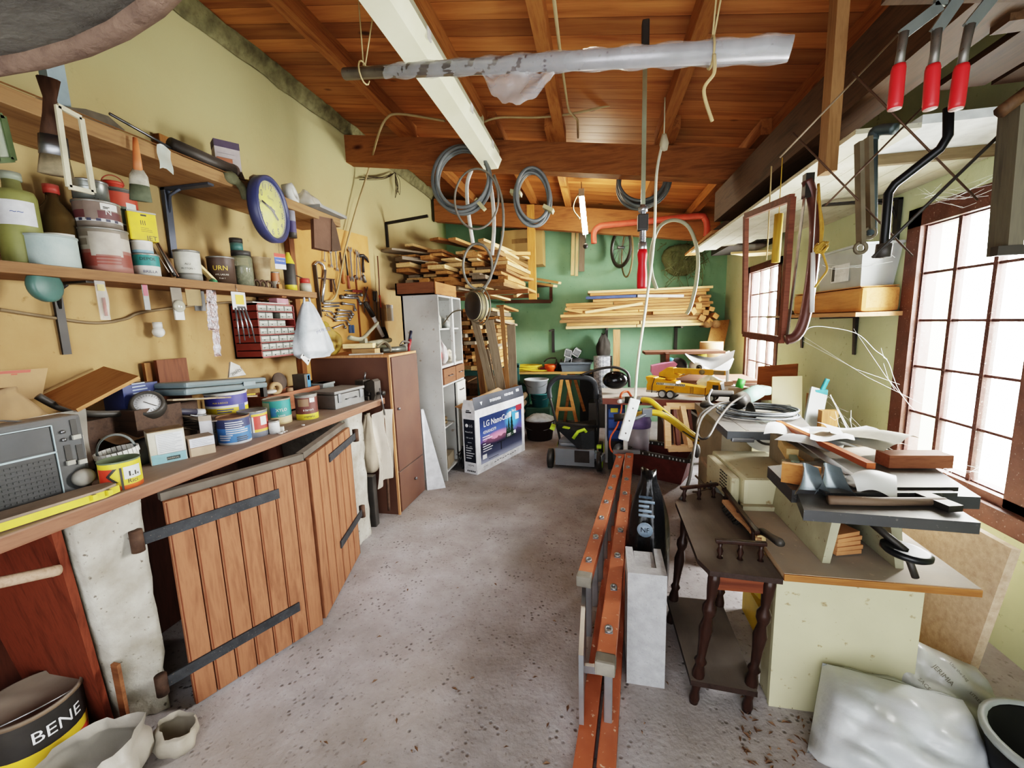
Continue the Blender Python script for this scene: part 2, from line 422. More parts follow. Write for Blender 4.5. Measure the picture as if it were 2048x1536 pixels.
m = MB(); m.box(.845, 1.86, 2.03, .885, 1.92, roofz(.88)); struct('trim_10', m, wood('8a6a48', '664a2e', axis=2, rnd=.1))
m = MB(); m.box(1.24, 3.68, 2.2, 1.31, 3.76, 2.62); struct('trim_11', m, wood('7d5a3a', '5c3d24', axis=2, rnd=.1))
m = MB(); m.beam((1.02, 1.2, 2.4), (1.02, .1, 2.88), .1, .16); struct('trim_12', m, DARKBEAM)
GLASS = glassy('dusty_pane', 'f8f8f4', .2, .3)
def window(name, w, cols, rows, fw, bar, mat_f, sash=None):
 y0, y1, z0, z1 = w
 fr = MB(); x0, x1 = XR - .012, XR + .09
 for a, b, c, d in ((y0, y0 + fw, z0, z1), (y1 - fw, y1, z0, z1), (y0, y1, z1 - fw, z1), (y0, y1, z0, z0 + fw * .6)): fr.box(x0, a, c, x1, b, d)
 f = struct(name, fr, mat_f)
 g0, g1, h0, h1 = y0 + fw, y1 - fw, z0 + fw * .6, z1 - fw
 b = MB(); r = bar / 2
 for i in range(cols + 1):
  y = g0 + (g1 - g0) * i / cols; b.box(XR + .015, y - r, h0, XR + .05, y + r, h1)
 for j in range(rows + 1):
  z = h0 + (h1 - h0) * j / rows; b.box(XR + .022, g0, z - r * .6, XR + .045, g1, z + r * .6)
 struct('window_frame', b, mat('52342f', .6, .2, .25, 20, bump=.2, spk='b0a79e'), f)
 g = MB()
 for i in range(cols):
  for j in range(rows):
   ya, yb = g0 + (g1 - g0) * (i + .03) / cols, g0 + (g1 - g0) * (i + .97) / cols; za, zb = h0 + (h1 - h0) * (j + .02) / rows, h0 + (h1 - h0) * (j + .98) / rows
   g.box(XR + .03, ya, za, XR + .033, yb, zb)
 struct('window_pane', g, GLASS, f)
 return f
f = window('window_1', W1, 3, 5, .1, .022, FRAMEB)
m = MB(); m.box(XR - .05, W1[0] - .35, W1[2] - .07, XR - .0, W1[1] + .06, W1[2] + .02, bev=.006); struct('window_sill', m, FRAMEB, f)
f = window('window_2', W2, 3, 5, .07, .02, FRAMEB)
w = bpy.data.worlds.new('overcast'); sc.world = w; w.use_nodes = True
nt = w.node_tree; bg = nt.nodes['Background']; bg.inputs[1].default_value = 1.0
tc = nt.nodes.new('ShaderNodeTexCoord'); dp = nt.nodes.new('ShaderNodeVectorMath'); dp.operation = 'DOT_PRODUCT'; dp.inputs[1].default_value = (.83, .5, .25)
nt.links.new(tc.outputs['Generated'], dp.inputs[0]); rp = nt.nodes.new('ShaderNodeValToRGB'); nt.links.new(dp.outputs['Value'], rp.inputs[0])
e = rp.color_ramp.elements; e[0].position, e[0].color = .35, (3.0, 3.05, 3.2, 1); e[1].position, e[1].color = .75, (30, 30, 29.5, 1)
nt.links.new(rp.outputs[0], bg.inputs[0])
def portal(name, c, sx, sy, d):
 l = bpy.data.lights.new(name, 'AREA'); l.shape = 'RECTANGLE'; l.size = sx; l.size_y = sy; l.cycles.is_portal = True
 o = bpy.data.objects.new(name, l); COL.objects.link(o); o.location = c; o.rotation_euler = V(d).to_track_quat('-Z', 'Y').to_euler()
portal('portal_front', (0, YF - .22, 1.15), 2.7, 2.5, (0, 1, 0))
portal('portal_window', (XR + .3, (W1[0] + W1[1]) / 2, 1.34), W1[1] - W1[0], 1.3, (-1, 0, 0))
def boost_lamp(name, c, sx, sy, d, e):  # area lamps added outside the windows to strengthen the incoming daylight
 l = bpy.data.lights.new(name, 'AREA'); l.shape = 'RECTANGLE'; l.size = sx; l.size_y = sy; l.energy = e; l.color = (1, .99, .97)
 o = bpy.data.objects.new(name, l); COL.objects.link(o); o.location = c; o.rotation_euler = V(d).to_track_quat('-Z', 'Y').to_euler()
boost_lamp('boost_small_window', (XR + .75, 4.85, 1.9), 1.6, 1.5, (-1, -.1, -.45), 800)
boost_lamp('boost_big_window', (XR + .75, 2.43, 1.95), 1.4, 1.4, (-1, .25, -.5), 520)
portal('portal_small_window', (XR + .3, (W2[0] + W2[1]) / 2, 1.39), W2[1] - W2[0], 1.3, (-1, 0, 0))
sc.view_settings.view_transform = 'Filmic'; sc.view_settings.look = 'High Contrast'; sc.view_settings.exposure = 0.85; sc.view_settings.gamma = 1.0
sc.cycles.use_denoising = True; sc.cycles.max_bounces = 7; sc.cycles.diffuse_bounces = 4; sc.cycles.glossy_bounces = 2; sc.cycles.transmission_bounces = 3; sc.cycles.transparent_max_bounces = 8
sc.cycles.sample_clamp_indirect = 6; sc.cycles.use_adaptive_sampling = True; sc.cycles.adaptive_threshold = .04
WZ = .965
PAINTW = mat('aeaba2', .85, 0, .1, 7, bump=.7, col2='857f73', spk='5d564c')
BENCHW = wood('85604c', '654537', scale=5, axis=1, rnd=.05, dust=.55)
b = thing('workbench', 'long wooden workbench top on rough whitewashed masonry legs under the yellow wall', 'workbench', (-1.9, 1.4, 0))
m = MB(); m.box(-2.24, -.4, WZ - .048, -1.6, 2.9, WZ, bev=.006); part('worktop', m, BENCHW, b, world=True)
def pier(tl, tr, bl, br, yn, yf):
 m = MB(); n = 14; H = WZ - .049; T = lambda p, z: V((p[0], p[1], z))
 def face(a0, a1, b0, b1): m.grid(8, n, lambda u, v: T(b0, 0.002).lerp(T(b1, 0.002), u).lerp(T(a0, H).lerp(T(a1, H), u), v) + V((R.uniform(-.006, .006), R.uniform(-.006, .006), 0)))
 face(tl, tr, bl, br); face((-2.2, yn), tl, (-2.2, yn + .1), bl); face(tr, (-2.2, yf), br, (-2.2, yf))
 bmesh.ops.remove_doubles(m.bm, verts=list(m.bm.verts), dist=.013)
 part('pier', m, PAINTW, b, world=True)
pier((-1.63, .938), (-1.625, 1.14), (-1.8, 1.08), (-1.69, 1.165), .93, 1.15); pier((-1.62, 2.42), (-1.62, 2.6), (-1.62, 2.43), (-1.62, 2.6), 2.42, 2.6)
m = MB(); m.box(-2.2, -.4, .001, -2.16, 2.62, WZ - .05); part('back_panel', m, wood('4a2a1e', '351c12', axis=2, rnd=.05), b, world=True)  # dark panel added behind the bench, coloured for the shade in the gap
m = MB(); m.hexa([V((-2.2, 1.04, .001)), V((-1.82, 1.04, .001)), V((-1.82, 1.06, .001)), V((-2.2, 1.06, .001)), V((-2.2, .9, WZ - .06)), V((-1.66, .9, WZ - .06)), V((-1.66, .925, WZ - .06)), V((-2.2, .925, WZ - .06))]); part('side_panel', m, wood('6a3624', '4a2416', axis=2, rnd=.05), b, world=True)
DOORM = wood('8f6248', '66412d', scale=5, axis=2, rnd=.06, stretch=9)
IRON = mat('45474a', .6, .5, .2, 20, bump=.15, spk='7a6c60')
def bdoor(label, hinge, free, top, flip, npl, straps, at_right):
 hp, fp = V(hinge), V(free); L = (fp - hp).length
 d = thing('plank_gate', label, 'door', hp, math.atan2(fp.y - hp.y, fp.x - hp.x), 'plank doors under the workbench')
 s = -1 if not flip else 1          # which local side faces the room
 m = MB(); w = L / npl
 for i in range(npl):
  m.box(i * w + .002, -.012, .0, (i + 1) * w - .002, .012, top, bev=.004)
  for g in (.1,): m.mi = 1; m.box((i + g) * w - .0022, -.0127, .002, (i + g) * w + .0022, .0127, top - .004); m.mi = 0
 part('door_panel', m, [DOORM, wood('6a3c28', '4a2818', axis=2, rnd=.02)], d)
 m = MB(); m.box(0, -s * .013, top - .001, L, -s * .05, top + .03); part('top_rail', m, mat('5f5850', .85, 0, .2, 10, dust=.5), d)
 for z, l0 in straps:
  m = MB(); m.box(-.075, s * .013, z - .022, L * l0, s * .021, z + .022); 
  st = part('hinge_strap', m, IRON, d)
  m = MB(); m.cyl(.02, z - .04, z + .04, 12, loc(-.09, s * .017, 0)); part('hinge_pin', m, RUST, st)
 return d
bdoor('wide plank door under the bench, hung on the masonry leg near the paint bucket', (-1.60, 1.19, .012), (-1.375, 1.69, .012), .865, False, 7, ((.755, .74), (.17, .8)), False)
d2 = bdoor('narrow plank door under the bench, hung on the far masonry leg by the cement bag', (-1.56, 2.33, .012), (-1.39, 1.72, .012), .865, True, 6, ((.785, .62), (.25, .55)), True)
def bandcan(mb, r, h, bands, n=28, z0=0, lid=True, rim=True):
 """body made of painted bands: (top fraction, material index)"""
 prof = [(0, z0), (r, z0)]; mis = [bands[0][1]]
 for f, mi in bands: prof.append((r, z0 + h * f)); mis.append(mi)
 mb.lathe(prof, n, None, mis)
def rimlid(r, h, lidr=.86, up=.004, n=28):
 m = MB(); m.lathe([(r * 1.0, h - .006), (r * 1.035, h - .004), (r * 1.035, h + .002), (r * .95, h + .003), (r * .93, h - .004), (r * lidr, h - .004), (0, h - .003)], n); return m
TINM = mat('9a9a94', .45, .7, .15, 14, dust=.6, spk='6e5e50')
def tin(label, at, r, h, bands, mats, twist=0, lid=True, texts=(), name='paint_tin', cat='paint tin', group=None, lidm=None, handle=False, extra=None, lidname='lid', tilt=0):
 t = thing(name, label, cat, at, face(at) + twist, group, rx=tilt)
 m = MB(); bandcan(m, r, h, bands); mm = list(mats)
 for s, sz, z, off, mi in texts: m.text(s, sz, loc(0, 0, z), mi, wrap=r + .0012, off=off)
 if extra: extra(m, r, h)
 part('body', m, mm, t)
 if lid: part(lidname, rimlid(r, h), lidm or TINM, t)
 if handle:
  m = MB(); m.tube([V((r * 1.03 * math.cos(a), -.3 * r * math.sin(a) - r * .2 * math.sin(a), h * .75 - .9 * r * math.sin(a))) for a in [PI * i / 16 for i in range(17)]], .0018, 6); part('handle', m, STEEL, t)
 return t
def cpatch(a0, a1, z0, z1, mi):     # painted panel on a round tin
 def f(m, r, h):
  o = m.mi; m.mi = mi; m.lathe([(r + .0008, h * z0), (r + .0008, h * z1)], 10, None, None, True, -PI / 2 + a0, -PI / 2 + a1); m.mi = o
 return f
def patches(*ps):
 def f(m, r, h):
  for p in ps: cpatch(*p)(m, r, h)
 return f
c_ = lambda s, **k: mat(s, k.pop('rough', .5), 0, .16, 13, dust=k.pop('dust', .6), **k)
BLK, WHT, YEL, RED, BLU, TEAL, DBROWN = c_('17181a'), c_('e3e3df'), c_('e6c81c'), c_('b8332a'), c_('2a3f8c'), c_('1f8f8c'), c_('4a2420')
t = thing('radio', 'large grey portable radio with speaker grille, sliders and raised aerial on the bench', 'radio', (-1.735, 1.075, WZ), -.1 + PI / 2)
m = MB(); m.box(-.5, 0, 0, 0, .1, .275, bev=.012); part('casing', m, c_('43474b', dust=.8), t)
m = MB(); m.box(-.48, -.004, .17, -.085, .004, .25, bev=.002); m.box(-.48, -.004, .012, -.32, .004, .155, bev=.002); part('dial_panel', m, c_('3a3e42', dust=.3), t)
m = MB(); m.box(-.31, -.004, .012, -.085, .0, .16)
for i in range(17):
 for j in range(9): m.cbox((-.3 + i * .0128, -.0045, .02 + j * .0155), .008, .003, .006)
part('speaker_grille', m, [c_('2f3235', dust=.1)], t)
m = MB()
for z, x0, x1 in ((.165, -.485, -.08), (.253, -.485, -.08), (.162, -.315, -.08), (.01, -.315, -.08)): m.box(x0, -.006, z - .0015, x1, -.002, z + .0015)
for x, z0, z1 in ((-.08, .165, .253), (-.08, .01, .162), (-.315, .01, .162)): m.box(x - .0015, -.006, z0, x + .0015, -.002, z1)
part('trim_line', m, mat('9fb0b4', .4, .3), t)
for x, z in ((-.024, .2), (-.05, .118), (-.02, .112)):
 m = MB(); m.box(x - .008, -.003, z - .005, x + .008, -.0005, z + .06); m.mi = 1; m.box(x - .011, -.012, z - .008, x + .011, -.002, z + .008, bev=.002)
 part('slider', m, [BLK, c_('a5a59b')], t)
m = MB(); m.lathe([(0, -.006), (.03, -.004), (.03, .012), (.02, .022), (0, .024)], 20, loc(-.028, -.008, .058) @ rot(PI / 2, 'X') @ MT.Scale(1, 4)); part('tuning_knob', m, c_('8f8d86'), t)
for x, z in ((-.055, .225), (-.055, .198)):
 m = MB(); m.cyl(.006, 0, .008, 12, loc(x, 0, z) @ rot(PI / 2, 'X')); part('button', m, STEEL, t)
m = MB(); m.tube([(-.1, .05, .268), (-.62, .07, .42)], [.0032, .0018], 8); part('aerial', m, mat('d5d8da', .2, .9, .05), t)
m = MB(); o = frame((-1.655, .62, WZ), (-1.6, 1.02, WZ)); pts = [(-.3, -.005), (.4, -.005), (.45, .015), (.45, .06), (.40, .085), (-.3, .085)]
m.prism(pts, .024, MT.Translation((0, 0, .004)) @ o); m.mi = 1; m.prism([(x * .985, y * .97 + .003) for x, y in pts], .008, MT.Translation((0, 0, .028)) @ o)
m.mi = 0
for x in (.37, .41): m.cbox((x, .0, .02), .012, .03, .016, M=o)
solo('plastic_case', m, [c_('e3cf3e'), mat('8f7f70', .8, 0, .2, 8, bump=.2)], 'flat yellow plastic case with dusty lid on the bench edge before the radio', 'case')
at, r, h = spot(262, 966, 905, 82, Z=WZ)
at = V((-1.67, 1.12, WZ)); YR = [c_('e8d23a'), c_('cf3a1e'), c_('202022'), c_('dfe6e2'), c_('d8581e')]
def chev(m, r, h):
 o = m.mi
 for j in range(14):
  z0, z1 = .28 + .036 * j, .28 + .036 * (j + 1); e = abs((z0 + z1) / 2 - .53) / .25; rgt = -.75 + .4 * e
  for mi, a0, a1 in ((1, -1.3, rgt), (2, rgt, rgt + .2)): m.mi = mi; m.lathe([(r + .0008, h * z0), (r + .0008, h * z1)], 5, None, None, True, -PI / 2 + a0, -PI / 2 + a1)
 m.mi = 3; m.lathe([(r + .0011, h * .36), (r + .0011, h * .8)], 8, None, None, True, -PI / 2 + .12, -PI / 2 + 1.05)
 m.mi = 2
 for a in (.35, .5, .65, .8): m.lathe([(r + .0016, h * .45), (r + .0016, h * (.55 + .12 * math.sin(a * 20)))], 2, None, None, True, -PI / 2 + a, -PI / 2 + a + .09)
 m.lathe([(r + .0016, h * .0), (r + .0018, h * .8)], 2, None, None, True, -PI / 2 - .06, -PI / 2 + .05)
 m.mi = o
t = tin('open yellow and red tin with black chevron and drawing, at the bench edge', at, .057, .1, [(.15, 4), (.88, 0), (1, 0)], YR, lid=False, texts=(('coa', .016, .02, -.018, 2), ('Rici', .022, .027, .03, 2)), extra=chev)
m = MB(); m.lathe([(.0575, .096), (.059, .102), (.056, .102), (.055, .075), (0, .073)], 28); part('rim', m, c_('5f7058', dust=.2), t)
at, r, h = spot(238, 930, 880, 60, Z=WZ); at = V((-1.8, 1.22, WZ))
t = thing('plastic_tub', 'white ribbed plastic tub tilted behind the yellow and red tin', 'tub', at, face(at), ry=-.12)
m = MB(); m.lathe([(0, 0), (.05, 0), (.062, .085), (.06, .085)], 24); part('body', m, WHT, t)
m = MB()
for i in range(26):
 a = 2 * PI * i / 26; m.cbox((.064 * math.cos(a), .064 * math.sin(a), .094), .004, .013, .02, a)
part('ribbed_collar', m, WHT, t)
m = MB(); m.tube([V((.055 * math.cos(a), 0.02, .09 + .07 * math.sin(a))) for a in [PI * i / 14 for i in range(15)]], .006, 6, flat=.4); part('hoop', m, c_('5f6a6c'), t)
def carton(label, at, sx, sy, sz, rz, mats, texts=(), lid=True, name='carton', extra=None, cat='box', group=None):
 t = thing(name, label, cat, at, rz, group)
 m = MB(); m.box(-sx / 2, -sy / 2, 0, sx / 2, sy / 2, sz)
 m.bm.faces.ensure_lookup_table()
 for s, size, x, z, mi in texts: m.text(s, size, loc(x, -sy / 2 - .001, z), mi)
 if extra: extra(m, sx, sy, sz)
 part('body', m, mats, t); return t
def rects(*rs):
 def f(m, sx, sy, sz):
  o = m.mi
  for x0, z0, x1, z1, mi in rs: m.mi = mi; m.box(-sx / 2 + x0 * sx, -sy / 2 - .0012, z0 * sz, -sx / 2 + x1 * sx, -sy / 2, z1 * sz)
  m.mi = o
 return f
def lines(m, x0, x1, z0, z1, n, mi, y, th=.0016):
 o = m.mi; m.mi = mi
 for i in range(n):
  z = z0 + (z1 - z0) * (i + .5) / n; e = x1 - (x1 - x0) * R.uniform(0, .35); m.box(x0, y - .0006, z - th / 2, e, y, z + th / 2)
 m.mi = o
at = P(336, 925, Z=WZ) + V((-.035, .03, 0))
def grasses(m, sx, sy, sz):
 rects((.2, .28, .95, .93, 1), (.02, .0, .98, .3, 2))(m, sx, sy, sz); rects((.42, .07, .8, .18, 3))(m, sx, sy, sz)
 lines(m, -.03, .05, .045, .125, 11, 4, -sy / 2 - .0015); o = m.mi; m.mi = 3; m.text('UNIVERSAL', .009, loc(.01, -sy / 2 - .002, .0165), 0); m.mi = o
t = carton('dusty white and pale blue carton with printed sheet on its front', at, .12, .09, .135, face(at) + .12, [c_('d9d6c6'), c_('e4e8ea'), c_('8fc3cf'), c_('1b2330'), c_('9aa3ab')], extra=grasses)
m = MB(); m.box(-.06, -.045, .1351, .06, .045, .139); part('lid', m, mat('8f7a60', .8, 0, .25, 14), t)
at = P(410, 910, Z=WZ) + V((-.045, .02, 0))
t = carton('small brown cardboard box with white label, between blue tin and pale blue carton', at, .095, .085, .082, face(at) + .2, [mat('8a7565', .85, 0, .1, 6, dust=.5), c_('cfd3dc'), c_('b9a48c'), c_('8d93a0')], extra=lambda m, a, b2, c: (rects((.05, .5, 1, .97, 1), (.05, .02, 1, .46, 2))(m, a, b2, c), lines(m, -.035, .045, .045, .075, 4, 3, -b2 / 2 - .0016)))
at = P(430, 895, Z=WZ) + V((-.06, .03, 0))
t = carton('upright white card box open at the top, behind the blue tin', at, .05, .05, .125, face(at) - .25, [c_('dcdde4')])
m = MB(); m.box(-.025, -.026, .125, .025, -.024, .15); m.box(.024, -.024, .118, .05, .024, .122); part('flap', m, c_('b8a898'), t)
def tinpx(label, pxc, pyb, pyt, w, *a, dx=0, dy=0, **k):
 at, r, h = spot(pxc, pyb, pyt, w, Z=WZ); at = at + V((dx, dy, 0)); return tin(label, at, r, h, *a, **k)
def scrib(mi, x0, x1, z0, z1, n):
 def f(m, r, h):
  o = m.mi; m.mi = mi
  for i in range(n):
   z = z0 + (z1 - z0) * (i + .5) / n; e = x1 - R.uniform(0, .3) * (x1 - x0); m.lathe([(r + .0012, h * (z - .018)), (r + .0012, h * (z + .018))], 8, None, None, True, -PI / 2 + x0, -PI / 2 + e)
  m.mi = o
 return f
tinpx('blue paint tin with lines of white print and rusty lid', 472, 889, 836, 58, [(.08, 2), (.62, 1), (.95, 0), (1, 3)], [c_('1f2f5c'), c_('2f6fae'), c_('b9bcc0'), TINM, c_('c9ced8'), BLK], texts=(('HARMONIE', .009, .055, 0, 4),), extra=lambda m, r, h: (scrib(4, -.5, .9, .4, .88, 6)(m, r, h), scrib(4, -1, -.1, .15, .4, 3)(m, r, h), scrib(5, .1, .9, .08, .3, 3)(m, r, h)), lidm=mat('8b6b52', .8, .2, .2, 12))
tinpx('dented grey and red paint tin with white diamond label', 517, 876, 824, 52, [(.2, 0), (.3, 1), (.82, 2), (.9, 1), (1, 0)], [c_('6f7684'), c_('e2b93a'), c_('c23a34'), WHT], dx=-.02, extra=lambda m, r, h: (cpatch(-1.6, -.1, 0, 1, 0)(m, r, h), cpatch(.5, 1.05, .45, .78, 3)(m, r, h), cpatch(-.3, -.18, .2, .8, 3)(m, r, h), cpatch(-.08, .02, .2, .8, 3)(m, r, h)))
tinpx('tiny white paint pot beside the teal tin', 550, 868, 843, 20, [(1, 0)], [c_('dfe2e2')], name='paint_pot', cat='paint pot', extra=scrib(0, -.5, .5, .2, .8, 3))
tinpx('teal varnish tin with white lettering and picture of pale shells', 567, 850, 800, 50, [(.08, 1), (.3, 2), (.95, 0), (1, 0)], [c_('1f8a86'), c_('b7a27c'), c_('cdb98e'), WHT, c_('8a9a8e'), c_('2a72a0')], texts=(('XYLO', .024, .083, .022, 3), ('Lasure', .014, .052, .02, 3)), dx=-.03, lidm=mat('8d8474', .7, .2, .2, 12, dust=.5), extra=lambda m, r, h: (cpatch(-1.5, -.55, .05, .9, 4)(m, r, h), cpatch(-.5, -.1, .35, .7, 5)(m, r, h)))
tinpx('dark red wood stain tin standing upside down with yellow band', 610, 843, 793, 42, [(.24, 1), (.9, 0), (1, 2)], [c_('5f2420'), c_('e0cf3c'), c_('8d8a82'), WHT, BLK, c_('8a6a50')], texts=(), dx=-.01, dy=.04, extra=lambda m, r, h: (m.text('Xylade', .024, loc(0, 0, h * .12) @ rot(PI, 'Y'), 4, wrap=None) if 0 else None, m.text('Xyladec', .02, MT.Scale(1, 4) @ loc(0, 0, h * .12) @ MT.Diagonal((-1, 1, -1, 1)), 4, wrap=r + .0012, off=-.012), m.text('LASURE B', .014, loc(0, 0, h * .4) @ MT.Diagonal((-1, 1, -1, 1)), 3, wrap=r + .0012, off=-.008), cpatch(.3, .8, .7, .88, 3)(m, r, h), cpatch(-.8, .2, .55, .85, 5)(m, r, h)))
tin('wide yellow and violet filler tub with white lid rim', V((-1.96, 1.86, WZ + .06)), .096, .16, [(.12, 2), (.52, 0), (.6, 2), (.93, 1), (1, 2)], [c_('e4c924'), c_('3a3a8c'), WHT, BLU, c_('3a3a8c')], name='filler_tub', cat='tub', lidm=WHT, texts=(('MUR SURFACE', .011, .112, -.03, 0),), extra=lambda m, r, h: (cpatch(.55, .95, .1, .6, 3)(m, r, h), scrib(3, -.5, .3, .2, .5, 4)(m, r, h)))
at = P(561, 862, Z=WZ)
m = MB(); m.cbox((at.x, at.y, WZ + .012), .035, .018, .024, .5, bev=.002); solo('small_box', m, c_('d6d4cc'), 'tiny white carton lying before the teal tin', 'box')
for i, (x, y, s) in enumerate(((577, 868, 9), (592, 866, 7), (601, 864, 4), (640, 852, 7))):
 p = P(x, y, Z=WZ); m = MB(); m.ball((min(p.x, -1.625), p.y, WZ + .004), .0022 * s / 2, 8, (1.4, 1, .55))
 solo('plaster_lump', m, WHT, ['largest white plaster blob on the bench edge', 'middle-sized white plaster blob beside the largest one', 'smallest white plaster crumb in the row of blobs', 'lone white plaster blob by the dark red tin'][i], 'plaster blob', 'plaster blobs on the bench edge')
at = V((-1.79, 2.6, WZ)); t = thing('metal_box', 'grey metal box with hinged lid and two clasps near the vise', 'box', at, PI / 2 - .12)
GM = mat('7c7d7c', .55, .4, .15, 10, dust=.7, spk='5d5750')
m = MB(); m.box(-.15, -.1, 0, .15, .1, .095, bev=.005); part('body', m, GM, t)
m = MB(); m.box(-.155, -.105, .1, .155, .105, .12, bev=.005); part('lid', m, GM, t)
for x in (-.11, .11):
 m = MB(); m.box(x - .014, -.108, .04, x + .014, -.1, .1, bev=.003); part('clasp', m, STEEL, t)
m = MB(); m.tube([(-.05, -.101, .055), (-.05, -.115, .055), (.05, -.115, .055), (.05, -.101, .055)], .004, 6); part('handle', m, STEEL, t)
VM = mat('4a4541', .6, .5, .2, 14, dust=.4, spk='6d5a48')
t = thing('bench_vise', 'brown iron bench vise clamped on the far end of the workbench', 'vise', (-1.69, 2.83, WZ), -.15)
m = MB(); m.box(-.07, -.05, 0, .03, .05, .03); m.box(-.06, -.03, .03, .0, .03, .08); m.box(-.09, -.04, .075, -.01, .04, .15, bev=.006); part('body', m, VM, t)
m = MB(); m.prism([(.0, .13), (.065, .155), (.085, .14), (.085, .04), (.06, -.02), (.04, -.02), (.05, .06), (.0, .07)], .07, rot(PI / 2, 'X') @ loc(0, 0, -.035)); part('jaw', m, VM, t)
m = MB(); m.rod((.02, 0, .05), (.13, 0, .05), .011); m.cyl(.018, .0, .02, 12, loc(.12, 0, .05) @ rot(PI / 2, 'Y')); part('screw', m, DARKM, t)
m = MB(); m.rod((.118, -.02, .09), (.122, .01, -.12), .006); part('handle_bar', m, STEEL, t)
m = MB(); m.rod((-.03, .0, .15), (-.025, .01, .205), .007); part('pin', m, STEEL, t)
m = MB(); m.tube(curve([(-1.592, 2.84, WZ - .02), (-1.585, 2.83, .75), (-1.575, 2.8, .35), (-1.57, 2.78, .1)]), .011, 8); solo('clamp_rod', m, RUST, 'thin rusty rod hanging down from the vise beside the brown cupboard', 'rod')
KRAFT = mat('a98a64', .85, 0, .12, 6, bump=.3, dust=.3)
def blob_bag(name, label, cat, at, sx, sy, sz, mats, rz=0, wr=.12, seed=1, extra=None, top=.55, group=None, n=18, lean=0, texts=None):
 """slumped sack: a closed tube of cross-sections, wrinkled"""
 t = thing(name, label, cat, at, rz, group); r = random.Random(seed); m = MB(); m.sm = True
 ph = [r.uniform(0, 6) for _ in range(8)]
 K = 36; rings = []
 for j in range(n + 1):
  v = j / n; w = 1 - (1 - top) * v ** 1.6; bul = max(math.sin(PI * min(.97, v * .97 + .06)) ** .4, .42)
  ring = []
  for k in range(K):
   a = 2 * PI * k / K
   sq = 1 / max(abs(math.cos(a)) ** 3 + abs(math.sin(a)) ** 3, .01) ** (1 / 3)
   f = 1 + wr * (.5 * math.sin(a * 5 + ph[0] + v * 7) + .5 * math.sin(a * 9 + ph[1] - v * 5) + .35 * math.sin(a * 3 + ph[2] + v * 13)) * (.3 + v)
   ring.append(m.bm.verts.new((math.cos(a) * sx / 2 * w * bul * sq * f + lean * v * sz, math.sin(a) * sy / 2 * w * bul * sq * f, v * sz * (1 + .06 * wr * 5 * math.sin(a * 2 + ph[3]) * v))))
  rings.append(ring)
 for j in range(n):
  for k in range(K): m._f([rings[j][k], rings[j][(k + 1) % K], rings[j + 1][(k + 1) % K], rings[j + 1][k]])
 m._f(rings[0][::-1]); m._f(rings[-1])
 if extra: extra(m)
 part('body', m, mats, t); return t
t = blob_bag('paper_sack', 'torn kraft paper sack with red print under clear plastic behind the radio', 'sack', V((-2.08, 1.08, WZ)), .26, .24, .36, [KRAFT, c_('a8402c'), c_('dcdcd4'), BLK], PI / 2, .06, 3, extra=lambda m: None)
m = MB(); m.grid(12, 12, lambda u, v: V((-.14 + .28 * u, -.135 - .008 * math.sin(u * 9 + v * 5), .02 + .24 * v))); part('plastic_wrap', m, glassy('cloudy_film', 'c9c5bb', .45), t)
m = MB(); m.box(-.05, -.186, .06, .09, -.184, .17); m.mi = 1; lines(m, -.03, .07, .07, .15, 5, 1, -.187); part('paper_label', m, [c_('dcdad0'), c_('5a5c60')], t)
m = MB(); m.quad(P(0, 742, X=-2.2), P(96, 736, X=-2.2), P(84, 795, X=-2.17), P(0, 805, X=-2.17)); m.mi = 1; m.quad(P(0, 743, X=-2.198), P(62, 739, X=-2.198), P(60, 748, X=-2.196), P(0, 753, X=-2.196)); m.quad(P(22, 748, X=-2.196), P(35, 747, X=-2.196), P(30, 765, X=-2.19), P(22, 764, X=-2.19)); part('torn_flap', m, [KRAFT, c_('a8402c', dust=0)], t, world=True)
def slab(name, label, cat, a, b, c, th, mt, group=None):
 """board from three corners a-b (long edge) and a-c (short edge), thickness downwards"""
 a, b, c = V(a), V(b), V(c); x = (b - a); y = (c - a); n = x.cross(y).normalized() * th
 if n.z > 0: n = -n
 m = MB(); m.hexa([a + n, b + n, b + y + n, c + n, a, b, b + y, c])
 at = frame(a, b); at.translation = a
 return solo(name, m, mt, label, cat, group, at)
a_, b_, c2_ = P(150, 818, X=-1.98), P(278, 752, X=-1.98), P(80, 790, X=-2.2)
slab('wooden_board', 'slanted light-brown wooden board resting on the blue box by the yellow wall', 'board', P(152, 818, X=-1.93), P(278, 752, X=-1.93), P(80, 792, X=-2.2), .014, wood('a87c50', '8a6038', axis=0, rnd=.05))
t = carton('dark blue cardboard box with small white print, propping up the slanted board', V((-2.05, 1.47, WZ + .2)), .16, .1, .12, PI / 2 + .1, [c_('26386c'), c_('9fb0c4')], extra=lambda m, a, b2, c: (lines(m, -.04, .05, .06, .13, 5, 1, -b2 / 2 - .001, .005)))
m = MB(); m.tube(curve([P(75, 792, X=-2.1), P(120, 815, X=-2.08), P(180, 828, X=-2.0), P(262, 826, X=-1.98)]), .014, 8); solo('rubber_hose', m, c_('232425'), 'black rubber hose curving under the slanted board', 'hose')
at = P(298, 826, X=-1.95); t = thing('pressure_gauge', 'round black pressure gauge with white dial lying on the cluttered bench', 'gauge', at, face(at))
m = MB(); m.lathe([(0, 0), (.062, 0), (.066, .02), (.06, .055), (.05, .06), (.045, .05), (0, .05)], 26, loc(0, 0, .02) @ rot(.95, 'X')); part('housing', m, c_('1b1c1d', dust=.3), t)
m = MB(); m.cyl(.046, .05, .0515, 26, loc(0, 0, .02) @ rot(.95, 'X')); m.mi = 1
for k in range(24): m.cbox((.038 * math.cos(k * .26), .038 * math.sin(k * .26), .052), .008 if k % 4 else .012, .0015, .0006, k * .26, M=loc(0, 0, .02) @ rot(.95, 'X'))
part('dial', m, [c_('e6e8ea', dust=0), BLK], t)
